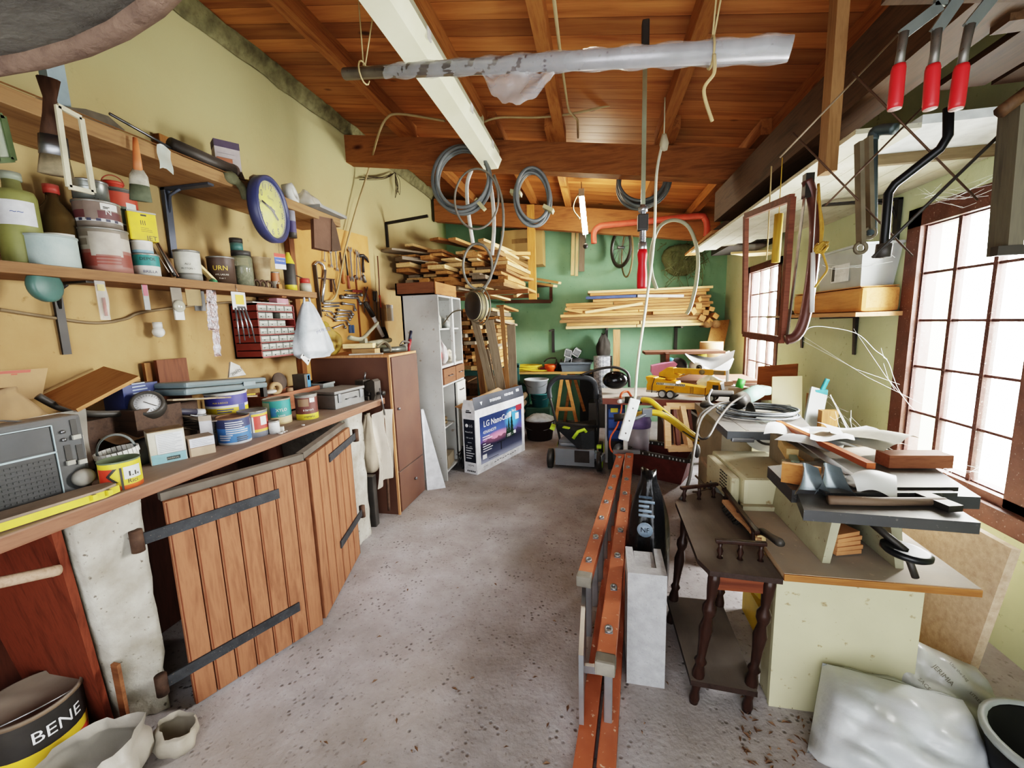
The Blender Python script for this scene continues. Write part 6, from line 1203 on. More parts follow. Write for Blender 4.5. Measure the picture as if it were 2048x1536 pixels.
m = MB(); m.lathe([(0, 0), (.13, 0), (.13, hh), (.06, hh), (.06, hh - .1), (0, hh - .1)], 24); part('mesh', m, vm.m, t)
m = MB(); m.box(p.x - .2, 5.85, 0, p.x + .2, 6.25, .349); solo('storage_box', m, mat('33302c', .7, 0, .1), 'dark box on the floor under the grey mesh roll', 'box')
blob_bag('dark_sack', 'dark sooty sack standing above the mesh roll on the green wall', 'sack', V((P(1207, 715, Y=6.1).x, 6.15, P(1207, 718, Y=6.1).z)), .22, .16, .36, [mat('3f3b36', .85, 0, .2)], 0, .12, 44)
m = MB(); p = P(1155, 820, Y=6.2); m.box(P(1160, 800, Y=6.22).x, 6.2, 0, P(1190, 800, Y=6.22).x, 6.28, .78); solo('dark_board', m, mat('2c2a28', .7, 0, .15), 'dark panel standing against the green wall under the grey crate', 'panel')
t = thing('bicycle_wheel', 'black-tyred bicycle wheel hanging edgewise on the green wall', 'wheel', P(1240, 525, Y=6.0))
c = P(1242, 495, Y=6.0); ra = .25; Mx = MT.Translation(c) @ rot(-1.1, 'Z')
m = MB(); m.tube([Mx @ p for p in ring_pts((0, 0, 0), ra, 36)], .022, 8, True); part('tyre', m, BLACK, t, world=True)
m = MB(); m.tube([Mx @ p for p in ring_pts((0, 0, 0), ra * .9, 36)], .01, 6, True); part('rim', m, STEEL, t, world=True)
m = MB()
for k in range(18): a = k * 2 * PI / 18; m.rod(Mx @ V((0, 0.02 * (-1) ** k, 0)), Mx @ V((ra * .88 * math.cos(a), 0, ra * .88 * math.sin(a))), .0025, 4)
part('spokes', m, STEEL, t, world=True)
m = MB(); m.rod(Mx @ V((0, -.05, 0)), Mx @ V((0, .05, 0)), .02); part('hub', m, STEEL, t, world=True)
m = MB(); c = P(1254, 508, Y=5.98); m.tube([MT.Translation(c) @ rot(-1.4, 'Z') @ p for p in ring_pts((0, 0, 0), .3, 36)], .012, 6, True); solo('bare_hoop', m, mat('8a7a5a', .6, .3), 'bare thin wheel rim hanging behind the black-tyred wheel', 'rim')
for i, (px, w, y1, lab) in enumerate(((1147, .05, 550, 'pale hanging slat, bench side of the group on the green wall'), (1155, .04, 552, 'thin pale hanging slat in the middle of the group on the green wall'), (1165, .08, 543, 'wide dark hanging slat on the green wall below the lit tube'))):
 a, b = P(px, 452, Y=6.2), P(px - 2, y1, Y=6.2); stick(lab, a, b, .02, w, [PALE, PALE, GREYW][i], 'slats hanging on the green wall', name='hanging_lath', cat='slat', up=(1, 0, 0))
m = MB(); r = random.Random(8); m.ball(P(1362, 520, Y=6.22), .2, 10, (1.3, .25, 1.1), bumpy=.08, seed=5)
for k in range(120):
 c = P(r.uniform(1325, 1408), r.uniform(478, 555), Y=6.1); m.rod(c, c + V((r.uniform(-.15, .15), r.uniform(-.05, .05), r.uniform(-.22, .1))), .004, 3)
o = solo('dry_straw', m, mat('6f7350', .9, 0, .2, 14), 'tangle of dry straw and cobweb stuck on the green wall by the hose arc', 'straw'); o['kind'] = 'stuff'
b0, b1 = V((-1.174, 3.855, 0)), V((-.835, 4.726, 0)); L = (b1 - b0).length; az = math.atan2(b1.y - b0.y, b1.x - b0.x)
t = thing('television_carton', 'tall white and dark television carton with open flaps and a landscape print', 'carton', b0, az)
D_, H_ = .165, .66
CW, CN, CK = c_('dfe1e4', dust=0), c_('1c2230', dust=0), mat('a98663', .85, 0, .06, 4)
sk = NT('carton_print'); sk.b.inputs['Roughness'].default_value = .4
tc = sk.n.new('ShaderNodeTexCoord'); sp = sk.n.new('ShaderNodeSeparateXYZ'); sk.link(tc.outputs['Object'], sp.inputs[0])
v = sk.math('DIVIDE', sk.math('SUBTRACT', sp.outputs[2], .1), .46); u = sk.math('DIVIDE', sp.outputs[0], L)
base = sk.ramp(v, [(0, hexc('8d93a8')), (.12, hexc('40465c')), (.3, hexc('23283a')), (.42, hexc('5a4a78')), (.62, hexc('3c4f8a')), (.9, hexc('1d2c52'))])
du = sk.math('MULTIPLY', sk.math('SUBTRACT', u, .42), .55); dv = sk.math('MULTIPLY', sk.math('SUBTRACT', v, .47), 1.25); dist = sk.math('ADD', sk.math('MULTIPLY', du, du), sk.math('MULTIPLY', dv, dv))
base = sk.mix(sk.ramp(dist, [(0, (.8, .8, .8, 1)), (.03, (0, 0, 0, 1))]), base, hexc('d88aa0'))
du = sk.math('SUBTRACT', u, .72); dv = sk.math('MULTIPLY', sk.math('SUBTRACT', v, .75), .6); dist = sk.math('ADD', sk.math('MULTIPLY', du, du), sk.math('MULTIPLY', dv, dv))
base = sk.mix(sk.ramp(dist, [(0, (.8, .8, .8, 1)), (.03, (0, 0, 0, 1))]), base, hexc('4aa0d8'))
hill = sk.math('ADD', .3, sk.math('MULTIPLY', sk.noise(sk.coord((3, 0, 0)), 2.4, 4), .3)); hm = sk.math('MULTIPLY', sk.math('LESS_THAN', v, hill), sk.math('GREATER_THAN', v, .3))
base = sk.mix(sk.math('MULTIPLY', hm, .75), base, hexc('1d1f2e')); sk.col(base)
m = MB()
m.box(0, 0, 0, L, .004, H_); m.box(0, D_ - .004, 0, L, D_, H_); m.box(0, .004, 0, .004, D_ - .004, H_ + .0); m.box(L - .004, .004, 0, L, D_ - .004, H_); m.box(0.004, .004, 0, L - .004, D_ - .004, .004)
part('shell', m, CW, t)
m = MB(); y = -.0012; m.box(.07, y, .085, L - .06, 0, .575)
m.mi = 1
def tt(s, sz, x, z, mi=1, sx=1): m.text(s, sz, loc(x, y - .001, z), mi, align='LEFT', sx=sx)
tt('LG NanoCell', .088, .13, .49, 1, 1.0); tt('ThinQ', .036, .665, .53); tt('43NANO79', .046, .12, .405)
m.box(.61, y - .001, .468, .655, y, .53)
for i, w in enumerate((.12, .17, .0, .05, .13, .17, .15)):
 if w: m.box(.11, y - .001, .355 - .025 * i, .11 + w, y, .362 - .025 * i)
m.box(.1, y - .001, .13, .17, y, .175); m.box(.56, y - .001, .255, .64, y, .29); m.box(.655, y - .001, .265, .74, y, .3)
m.box(.74, y - .001, .42, .81, y, .49)
m.mi = 2; m.box(.755, y - .001, .515, L - .055, y, .58)
m.mi = 3
for (x, w, h) in ((.6, .09, .2), (.66, .1, .24), (.56, .07, .13)):
 for k in range(5): z0 = .25 + h * k / 5; m.prism([(x - w / 2 * (1 - k / 6), z0), (x + w / 2 * (1 - k / 6), z0), (x, z0 + h / 2.4)], .0006, MT.Translation((0, y - .0004, 0)) @ rot(PI / 2, 'X'))
m.mi = 4; m.box(.43, y - .001, .15, .445, y, .24); m.box(.36, y - .001, .235, .52, y, .24); m.box(.2, y - .001, .105, .38, y, .11)
m.mi = 5; tt('HDR  MR20  ', .016, .1, .05, 5); 
for k in range(9): m.box(.3 + .05 * k, y - .0006, .04 + .004 * (k % 3), .335 + .05 * k, y, .048 + .004 * (k % 3))
part('front_print', m, [sk.m, c_('e6e8ea', dust=0), c_('8f2230', dust=0), c_('1e3a2c', dust=0), c_('15161c', dust=0), c_('5a5e66', dust=0)], t)
m = MB(); Mx = MT(((0, 1, 0, -.0012), (-1, 0, 0, D_), (0, 0, 1, 0), (0, 0, 0, 1)))     # the narrow side: local X runs D_ -> 0
def sbox(x0, z0, x1, z1, mi=0): m.mi = mi; m.box(x0, -.0006, z0, x1, .0006, z1, Mx)
def stx(s, sz, x, z, mi=1): m.text(s, sz, Mx @ loc(x, -.0014, z), mi)
sbox(.018, .12, .155, .565, 0)
m.mi = 1; m.cyl(.018, 0, .0012, 16, Mx @ loc(.055, -.0004, .5) @ rot(PI / 2, 'X')); stx('LG', .036, .108, .5); stx('NanoCell', .024, .08, .435); stx('108 cm 43', .022, .085, .375); stx('4K', .022, .05, .29); stx('HDR', .016, .1, .285)
for k in range(5): m.mi = 1; m.box(.035, -.0012, .16 + .026 * k, .1 + .02 * ((k * 7) % 3), 0, .168 + .026 * k, Mx)
m.mi = 1; m.box(.06, -.0012, .325, .11, 0, .328, Mx)
stx('HDMI', .03, .09, .088, 2)
for k in range(5): sbox(.04 + .022 * k, .02, .054 + .022 * k, .036, 2)
sbox(.05, .63, .12, .645, 2); sbox(.055, .65, .1, .66, 2)
part('side_print', m, [CN, c_('dfe2e6', dust=0), c_('26282e', dust=0)], t)
def flap(name, pts, mats, extra=None):
 m = MB(); a = [V(p) for p in pts]; n = (a[1] - a[0]).cross(a[3] - a[0]).normalized() * .004; m.hexa([*a, *[p + n for p in a]])
 part(name, m, mats, t)
m = MB(); y = .0; fz = .125; m.hexa([V((0, -.001, H_)), V((L, -.001, H_)), V((L, .003, H_)), V((0, .003, H_)), V((0, .02, H_ + fz)), V((L, .02, H_ + fz)), V((L, .024, H_ + fz)), V((0, .024, H_ + fz))])
tilt = MT.Translation((0, .0, H_)) @ rot(-.16, 'X')
m.mi = 1
for k in range(8): m.cbox((.28 + .026 * k, -.002, .055), .016, .001, .03 - .004 * (k % 2), M=tilt)
for k in range(6): m.cbox((.56 + .03 * k, -.002, .07), .02, .001, .022 + .006 * (k % 2), M=tilt)
m.cbox((.82, -.002, .085), .06, .001, .03, M=tilt); m.prism([(.1, .07), (.14, .07), (.12, .035)], .001, tilt @ loc(0, -.002, 0) @ rot(PI / 2, 'X'))
part('top_flap', m, [CN, c_('c9ccd2', dust=0)], t)
m = MB(); m.hexa([V((0, D_ - .003, H_)), V((L, D_ - .003, H_)), V((L, D_, H_)), V((0, D_, H_)), V((0, D_ + .09, H_ + .02)), V((L * .86, D_ + .1, H_ + .1)), V((L * .86, D_ + .104, H_ + .1)), V((0, D_ + .094, H_ + .02))]); part('top_flap', m, CK, t, 'bare brown inner side of the top flap')
m = MB(); m.hexa([V((0, 0, H_)), V((.003, 0, H_)), V((.003, D_, H_)), V((0, D_, H_)), V((.0, .02, H_ + .1)), V((.003, .02, H_ + .1)), V((.003, D_ - .03, H_ + .1)), V((.0, D_ - .03, H_ + .1))]); part('end_flap', m, CW, t)
m = MB(); m.prism([(0.0, 0), (D_, 0), (D_ - .01, .1), (D_ - .05, .13), (.03, .11)], .004, MT.Translation((L, 0, H_)) @ rot(PI / 2, 'Z') @ rot(PI / 2, 'X')); part('end_flap', m, CK, t)
m = MB(); r = random.Random(3)
for k in range(26): c = V((-1.37 + r.uniform(-.02, .02), 4.1 + r.uniform(-.12, .14), .01)); m.tube([c, c + V((r.uniform(-.02, .02), r.uniform(-.1, .1), r.uniform(.05, .28))), c + V((r.uniform(-.03, .03), r.uniform(-.2, .1), r.uniform(.02, .2)))], .006, 5)
m.ball((-1.37, 4.08, .07), .1, 8, (.3, 1.3, .8), bumpy=.25, seed=8); solo('net_bundle', m, c_('1c1c1e', dust=0), 'black tangled bundle on the floor behind the television carton', 'bundle')
t = thing('lawn_mower', 'grey and black push lawn mower with lime-green accents and folded handle', 'lawn mower', (-.2, 4.35, 0), -.08)
GR, LIME, BK = mat('757b82', .45, 0, .08, 6, dust=.3), c_('b5d23a', dust=0), mat('1b1c1e', .45, 0, .1, 8, dust=.15)
m = MB(); m.prism([(-.19, -.2), (.19, -.2), (.2, .1), (.15, .32), (-.15, .32), (-.2, .1)], .15, loc(0, 0, .05)); m.box(-.2, -.215, .035, .2, -.19, .21); m.box(-.17, -.1, .2, .17, .25, .24, bev=.02); part('deck', m, GR, t)
m = MB(); m.box(.0, -.222, .075, .15, -.214, .2, bev=.003); part('rear_chute', m, mat('3a3330', .7, 0, .2), t)
def wheel(x, y, r, w, lime, nm='wheel'):
 m = MB(); Mx = MT.Translation((x, y, r)) @ rot(PI / 2, 'Y'); m.lathe([(0, -w / 2), (r * .7, -w / 2), (r, -w * .4), (r, w * .4), (r * .7, w / 2), (0, w / 2)], 24, Mx); wp = part(nm, m, BK, t)
 m = MB(); s = 1 if x > 0 else -1; m.lathe([(0, s * w * .5 + .001 * s), (r * .66, s * w * .5 + .001 * s), (r * .6, s * (w * .5 + .006)), (0, s * (w * .5 + .006))], 24, Mx); part('hubcap', m, LIME if lime else GR, wp)
wheel(-.25, -.2, .1, .055, False); wheel(.25, -.22, .1, .055, True); wheel(-.23, .3, .08, .05, True); wheel(.23, .3, .08, .05, True)
m = MB(); hx = .22
m.tube(curve([(-hx * .85, .05, .2), (-hx * 1.05, .02, .45), (-hx * 1.3, .0, .7)]), .013, 8); part('lower_tube', m, BK, t)
m = MB(); m.tube(curve([(hx * .95, .05, .2), (hx * 1.0, .02, .45), (hx * .92, .0, .72)]), .013, 8); part('lower_tube', m, BK, t)
m = MB(); m.tube(curve([(-hx * 1.3, .0, .7), (-hx * 1.32, -.01, .82), (-hx * .95, -.02, .915), (-.1, -.02, .925), (.1, -.02, .92), (hx * .8, -.01, .88), (hx * .92, 0, .78), (hx * .92, .0, .7)]), .026, 10); part('handle_grip', m, mat('35383c', .7, 0, .08), t)
m = MB(); m.tube([(-hx * 1.0, .02, .42), (hx * .98, .02, .4)], .016, 8); part('cross_tube', m, BK, t)
m = MB(); m.hexa([V((-.2, -.05, .36)), V((.08, -.2, .17)), V((.2, -.12, .2)), V((.19, .25, .22)), V((-.2, -.02, .42)), V((.06, -.15, .36)), V((.19, -.08, .38)), V((.18, .25, .42))]); m.jitter(.004, 5); part('grass_bag', m, mat('26282a', .85, 0, .15, 40), t)
m = MB(); m.tube([(-.02, -.17, .31), (.03, -.15, .38), (.09, -.13, .4), (.11, -.12, .37)], .02, 8, flat=.7); part('bag_handle', m, LIME, t)
m = MB(); m.cbox((-.1, -.1, .405), .08, .03, .012, -.5, rx=.2); part('bag_strip', m, LIME, t)
m = MB(); m.cbox((-.26, .0, .38), .05, .14, .03, .1, ry=.4); part('side_lever', m, LIME, t)
m = MB(); m.cbox((.24, -.12, .225), .045, .05, .03); part('height_lever', m, LIME, t)
m = MB(); m.prism([(.2, -.1), (.3, -.2), (.28, -.3), (.2, -.2)], .06, loc(0, 0, .12)); part('side_flap', m, mat('9aa6b0', .4, 0, .08), t)
m = MB(); m.ball((-.1, .02, .22), .1, 9, (1, 1.1, .6)); part('motor_cover', m, GR, t)
t = thing('low_bench', 'low bench with brown-edged dusty top behind the yellow cultivator', 'bench', (.6, 4.3, 0)); BZ = .77
m = MB(); m.hexa([V((.06, 3.99, BZ - .05)), V((1.2, 3.86, BZ - .05)), V((1.35, 4.7, BZ - .05)), V((.06, 4.6, BZ - .05)), V((.06, 3.99, BZ)), V((1.2, 3.86, BZ)), V((1.35, 4.7, BZ)), V((.06, 4.6, BZ))]); part('bench_top', m, [mat('8d837a', .8, 0, .15, 6, dust=.7)], t, world=True)
m = MB(); m.beam((.06, 3.982, BZ - .028), (1.2, 3.855, BZ - .028), .012, .056); part('front_edge', m, mat('6a3a2e', .5, 0, .1), t, world=True)
for x, y in ((.12, 4.4), (.12, 4.55), (1.15, 3.97), (1.2, 4.5)):
 m = MB(); m.box(x - .025, y - .025, 0, x + .025, y + .025, BZ - .05); part('leg', m, WHITEP, t, world=True)
a_, b_ = P(1293, 793, Z=BZ), P(1432, 806, Z=BZ); L = (b_ - a_).length
t = thing('toy_crane_truck', 'yellow toy crane lorry with folded boom and striped decals on the low bench', 'toy truck', V((a_.x, a_.y, BZ)), math.atan2(b_.y - a_.y, b_.x - a_.x))
YC = c_('dd9d1e', dust=0, rough=.35); k = L / .66
m = MB(); S_ = lambda *p: tuple(v * k for v in p)
m.prism([S_(0, .07), S_(.56, .06), S_(.56, .13), S_(.3, .15), S_(.29, .17), S_(.08, .19), S_(.07, .2), S_(-.01, .205), S_(-.01, .19), S_(.01, .15), S_(0, .12)], .12 * k, loc(0, .12 * k, 0) @ rot(PI / 2, 'X')); part('chassis', m, YC, t)
m = MB(); m.prism([S_(.565, .06), S_(.69, .06), S_(.695, .11), S_(.685, .19), S_(.575, .195)], .115 * k, loc(0, .117 * k, 0) @ rot(PI / 2, 'X')); part('cab', m, YC, t)
m = MB(); m.box(.625 * k, -.002, .12 * k, .675 * k, .001, .165 * k); m.prism([S_(.696, .115), S_(.703, .115), S_(.692, .17), S_(.686, .17)], .1 * k, loc(0, .11 * k, 0) @ rot(PI / 2, 'X')); part('cab_window', m, BLACK, t)
m = MB(); m.box(.1 * k, -.0015, .13 * k, .38 * k, -.0003, .155 * k); m.mi = 1
for j in range(18):
 if 4 < j < 12: continue
 x = (.1 + .0155 * j) * k; m.prism([(x, .132 * k), (x + .006 * k, .132 * k), (x + .014 * k, .153 * k), (x + .008 * k, .153 * k)], .001, loc(0, -.0015, 0) @ rot(PI / 2, 'X'))
for j in range(7): x = (.19 + .012 * j) * k; m.prism([(x, .1 * k), (x + .005 * k, .1 * k), (x + .013 * k, .12 * k), (x + .008 * k, .12 * k)], .001, loc(0, -.0006, 0) @ rot(PI / 2, 'X'))
m.mi = 2; m.box(.17 * k, -.0022, .135 * k, .29 * k, -.0015, .15 * k); m.text('SUPER CRANE', .012 * k, loc(.23 * k, -.003, .1425 * k), 1)
m.mi = 1
for j in range(5): m.box(.43 * k, -.0015, (.072 + .014 * j) * k, .455 * k, -.0004, (.076 + .014 * j) * k)
m.box(.428 * k, -.0015, .068 * k, .431 * k, -.0004, .132 * k); m.box(.454 * k, -.0015, .068 * k, .457 * k, -.0004, .132 * k)
part('decals', m, [c_('b9b6a6', dust=0), BLACK, WHT], t)
for x in (.165, .245, .61):
 for y in (-.004, .115):
  m = MB(); Mx = MT.Translation((x * k, y * k, .042 * k)) @ rot(PI / 2, 'X'); m.lathe([(0, -.018 * k), (.036 * k, -.018 * k), (.042 * k, -.01 * k), (.042 * k, .012 * k), (.03 * k, .018 * k), (.02 * k, .014 * k), (0, .014 * k)], 18, Mx, [0, 0, 0, 0, 1, 1]); part('wheel', m, [BK, c_('b9bcbc', dust=0)], t)
m = MB(); m.box(.3 * k, .0, .05 * k, .56 * k, .12 * k, .07 * k); m.box(-.01 * k, .01 * k, .045 * k, .1 * k, .11 * k, .07 * k); part('underframe', m, c_('c9c4b8', dust=0), t)
m = MB(); m.prism([S_(.12, .215), S_(.3, .205), S_(.32, .235), S_(.26, .25), S_(.26, .305), S_(.2, .305), S_(.12, .25)], .09 * k, loc(0, .1 * k, 0) @ rot(PI / 2, 'X')); m.cyl(.05 * k, .185 * k, .21 * k, 16, loc(.22 * k, .06 * k, 0)); part('turret', m, YC, t)
m = MB(); m.box(.22 * k, .03 * k, .25 * k, .62 * k, .08 * k, .3 * k); m.box(.5 * k, .036 * k, .255 * k, .72 * k, .074 * k, .295 * k); m.mi = 1; m.box(.725 * k, .03 * k, .2 * k, .74 * k, .08 * k, .298 * k); m.mi = 2; m.cyl(.026 * k, -.004, .002, 16, loc(.52 * k, .028 * k, .275 * k) @ rot(PI / 2, 'X')); m.box(.62 * k, .03 * k, .255 * k, .71 * k, .036 * k, .292 * k); part('boom', m, [YC, WHT, mat('8a7a58', .6)], t)
m = MB(); m.rod(V(S_(.3, .03, .215)), V(S_(.42, .03, .262)), .006 * k); part('ram', m, c_('c98a2a', dust=0), t)
m = MB(); m.tube([V(S_(.055, -.004, .045)), V(S_(.06, -.005, .12)), V(S_(.085, -.004, .2))], .004, 5); part('strap', m, BLACK, t)
def atpx(px, py, Y): return P(px, py, Y=Y)
SB = .9
m = MB(); m.box(.75, 4.72, 0, 1.7, 5.3, .8); solo('storage_chest', m, mat('5a3f34', .7, 0, .15, 5), 'brown chest along the window wall behind the toy crane lorry', 'chest')
m = MB(); m.box(.72, 4.74, .801, 1.68, 5.28, .83); m.box(.76, 4.85, .83, .8, 5.25, 1.12); m.box(.55, 4.95, 1.1, 1.4, 5.27, 1.13); solo('shelf_unit', m, wood('5d3c2c', '40281c', rnd=.04), 'dark brown shelf unit standing on the chest in the window corner', 'shelf')
t = thing('hull_cover', 'curved grey and white boat-shaped plastic cover lying in the window corner', 'cover', atpx(1420, 745, 4.7))
pts0 = [atpx(1370, 708, 4.7), atpx(1390, 728, 4.66), atpx(1420, 740, 4.62), atpx(1466, 716, 4.7)]; pts1 = [atpx(1372, 712, 4.7), atpx(1400, 733, 4.62), atpx(1450, 746, 4.55), atpx(1468, 718, 4.7)]; ptsb = [atpx(1372, 706, 5.1), atpx(1400, 712, 5.15), atpx(1430, 714, 5.15), atpx(1470, 700, 5.1)]
c0, c1, cb_ = curve(pts0, 8), curve(pts1, 8), curve(ptsb, 8)
def strip(A, B, nm, mt):
 m = MB(); n = len(A) - 1; m.grid(n, 4, lambda u, v: A[round(u * n)].lerp(B[round(u * n)], v)); part(nm, m, mt, t, world=True)
strip(c0, c1, 'white_band', c_('d9dcdc', dust=0)); strip(cb_, c0, 'grey_shell', mat('6a6a68', .6, 0, .1)); strip(c1, [p + V((0, .2, -.02)) for p in cb_], 'underside', mat('c2c6c6', .5))
t = thing('pink_bag', 'pink plastic bag slumped behind the toy crane lorry', 'bag', atpx(1325, 752, 4.75))
m = MB(); ppts = [atpx(x, y, 4.75) for x, y in ((1304, 732), (1322, 728), (1350, 724), (1355, 728), (1346, 742), (1330, 750), (1309, 753), (1303, 745))]
va = [m.bm.verts.new(p) for p in ppts]; vb = [m.bm.verts.new(p + V((.0, .12, .0))) for p in ppts]; m._f(va); m._f(vb[::-1])
for i in range(8): m._f([va[i], va[(i + 1) % 8], vb[(i + 1) % 8], vb[i]])
part('film', m, mat('c9789c', .4, 0, .12, 10, bump=.3), t, world=True)
for i, (px, py, s, c, lab) in enumerate(((1341, 724, .05, '2f7f8c', 'teal ball-shaped lid behind the pink bag'), (1355, 735, .11, '3c3e42', 'dark grey rounded pot behind the pink bag'))):
 m = MB(); m.ball(atpx(px, py, 4.9), s, 10); solo('round_pot', m, c_(c, dust=0), lab, 'pot')
m = MB(); p = atpx(1398, 735, 4.6); m.lathe([(.02, 0), (.05, 0), (.05, .25), (.02, .25), (.02, 0)], 18, MT.Translation(p) @ rot(-PI / 2, 'X')); m.mi = 1; m.lathe([(.018, -.002), (.03, -.002)], 18, MT.Translation(p) @ rot(-PI / 2, 'X')); solo('tape_roll', m, [WHT, BLACK], 'white roll end under the curved cover in the window corner', 'roll')
for i, (px, py, w, h, c, lab) in enumerate(((1440, 765, .18, .04, 'c9a890', 'pale pink flat box behind the cab of the toy lorry'), (1450, 775, .2, .05, 'e0d6d0', 'white flat box under the pale pink one'), (1470, 780, .2, .07, 'cbb8a8', 'beige box at the window wall behind the toy lorry'))):
 p = atpx(px, py, 4.35); m = MB(); m.cbox(p, w, .16, h, .2); solo('flat_box', m, c_(c, dust=0), lab, 'box')
blob_bag('white_rag', 'bundle of white and pale blue rag behind the cab of the toy lorry', 'rag', atpx(1420, 775, 4.25) , .25, .14, .12, [mat('d3dcdc', .7, 0, .12, 14, bump=.4)], 0, .22, 51)
t = thing('black_tool', 'glossy black power tool with long handle on the bench end', 'tool', V((.17, 4.3, BZ)))
m = MB(); m.ball((.02, 0, .13), .11, 10, (1.15, .8, .85)); part('housing', m, c_('141416', dust=0, rough=.15), t)
m = MB(); m.tube(curve([(-.32, .02, .18), (-.15, .02, .24), (.02, 0, .26), (.14, 0, .2), (.16, 0, .06)]), .014, 8); part('handle', m, BK, t)
m = MB(); m.tube(curve([P(1240, 797, Y=4.02), P(1244, 786, Y=4.05), P(1255, 783, Y=4.1), P(1262, 792, Y=4.05)]), .012, 6); m.tube(curve([P(1242, 790, Y=4.0), P(1243, 815, Y=3.98), P(1235, 850, Y=3.96), P(1221, 875, Y=3.95), P(1222, 900, Y=3.9), P(1240, 914, Y=3.8)]), .008, 6); solo('orange_cable', m, c_('d0603a', dust=0), 'orange cable looping over the bench and down to the floor by the ladder', 'cable')
t = thing('blue_crate', 'stack-style blue plastic tool organiser under the low bench', 'tool organiser', (.18, 4.25, .0))
p0, p1 = P(1205, 850, Y=4.15), P(1232, 806, Y=4.15); BLM = c_('1f3158', dust=0)
m = MB(); m.box(-.07, -.1, .3, .1, .2, p1.z, bev=.01); m.mi = 1; m.box(-.06, -.08, 0, .09, .18, .3); m.mi = 0; part('casing', m, [BLM, BLACK], t)
for j in range(3):
 m = MB(); z = .32 + (p1.z - .33) * (.03 + .3 * j); m.box(-.06, -.115, z, .09, -.1, z + (p1.z - .33) * .24, bev=.004); part('drawer', m, [c_('36558f', dust=0), c_('2c4a86', dust=0), c_('36558f', dust=0)][j], t)
m = MB(); m.box(-.04, -.12, p1.z * .87, .03, -.114, p1.z * .93); part('sticker', m, c_('cfc03a', dust=0), t)
t = thing('metal_stand', 'white-painted metal tube stand between bench and ladder', 'stand', (.2, 3.6, 0))
for a, b in ((P(1238, 800, Y=3.6), P(1238, 912, Z=0)), (P(1252, 830, Y=3.75), P(1251, 905, Y=3.75))):
 m = MB(); a = V((b.x, b.y, a.z)); m.rod(V((b.x, b.y, max(0, b.z * 0))), a, .02, 10); part('upright', m, WHITEP, t, world=True)
m = MB(); m.rod(P(1238, 803, Y=3.6), P(1262, 800, Y=3.8), .018, 10); part('crossbar', m, WHITEP, t, world=True)
t = thing('vacuum_cleaner', 'clear and violet vacuum cleaner canister behind the power strip', 'vacuum cleaner', P(1272, 905, Y=4.15) * 1)
t.matrix_basis = MT.Translation(V((.4, 4.15, .1)))
m = MB(); m.cyl(.11, .1, .36, 20, None, .12); part('dust_bin', m, glassy('bin', 'c9c4cc', .5, .15), t)
m = MB(); m.lathe([(0, .36), (.125, .36), (.13, .42), (.1, .5), (0, .52)], 20); part('lid', m, c_('8d7fb0', dust=0), t)
m = MB(); m.cyl(.1, .13, .34, 16, None, .08); part('filter', m, c_('a3a0a6', dust=0), t)
m = MB(); m.cyl(.13, 0, .1, 20); part('base', m, c_('5a5462', dust=0), t)
m = MB(); m.tube(curve([(.02, -.1, .5), (.14, -.12, .56), (.24, -.1, .45), (.28, -.1, .2)]), .025, 8); part('hose', m, c_('9a9ca0', dust=0), t)
m = MB(); Mx = MT.Translation((.24, 3.98, .16)) @ rot(PI / 2 - .3, 'Y') @ rot(.3, 'X'); m.tube([Mx @ p for p in ring_pts((0, 0, 0), .14, 26, 'Z')], .03, 8, True); m.cyl(.1, -.01, .01, 18, Mx); solo('barrow_tyre', m, mat('56595c', .6, 0, .1), 'grey-rimmed tyre leaning by the white metal stand', 'wheel')
t = thing('cultivator', 'yellow garden cultivator with long bent handlebars lying towards the saw bench', 'cultivator', (.9, 3.4, 0)); YT = c_('dcb52c', dust=.1, rough=.35)
m = MB(); m.tube(curve([P(1281, 800, Y=3.6), P(1300, 802, Y=3.55), P(1325, 822, Y=3.5), P(1370, 858, Y=3.45), P(1420, 895, Y=3.35)]), .024, 10); part('handlebar', m, YT, t, world=True)
m = MB(); m.tube(curve([P(1267, 832, Y=3.3), P(1300, 825, Y=3.3), P(1330, 832, Y=3.3), P(1375, 866, Y=3.35), P(1418, 902, Y=3.35)]), .024, 10); part('handlebar', m, YT, t, world=True)
for nm, a, b in (('grip', (1250, 800, 3.62), (1284, 800, 3.6)), ('grip', (1228, 836, 3.3), (1268, 832, 3.3))):
 m = MB(); m.rod(P(a[0], a[1], Y=a[2]), P(b[0], b[1], Y=b[2]), .03, 10); part(nm, m, BK, t, world=True)
m = MB(); m.tube(curve([P(1292, 828, Y=3.25), P(1275, 836, Y=3.22), P(1255, 842, Y=3.2), P(1245, 852, Y=3.2)]), .014, 8); m.cbox(P(1294, 825, Y=3.26), .07, .05, .06); part('clutch_lever', m, mat('70767c', .4, .3, .1), t, world=True)
m = MB(); m.tube(curve([P(1325, 820, Y=3.42), P(1345, 838, Y=3.38), P(1350, 850, Y=3.36), P(1380, 872, Y=3.3), P(1405, 885, Y=3.3)]), .006, 6); part('cable', m, BK, t, world=True)
m = MB(); ppt = [P(x, y, Y=3.32) for x, y in ((1410, 885), (1428, 893), (1432, 905), (1437, 925), (1437, 920), (1420, 918), (1412, 905))]
c = P(1421, 900, Y=3.3); m.cyl(.075, -.05, .05, 20, MT.Translation(c) @ rot(PI / 2, 'X')); m.beam(P(1418, 905, Y=3.33), P(1445, 925, Y=3.33), .07, .16); m.mi = 1; m.cyl(.02, -.06, .06, 14, MT.Translation(c) @ rot(PI / 2, 'X')); m.mi = 0; m.cyl(.045, -.058, -.05, 18, MT.Translation(c) @ rot(PI / 2, 'X')); part('gear_bracket', m, [YT, STEEL], t, world=True)
m = MB(); m.box(.9, 3.3, 0, 1.12, 3.55, .36, bev=.03); part('engine_block', m, mat('4b4036', .6, .2, .2), t, world=True)
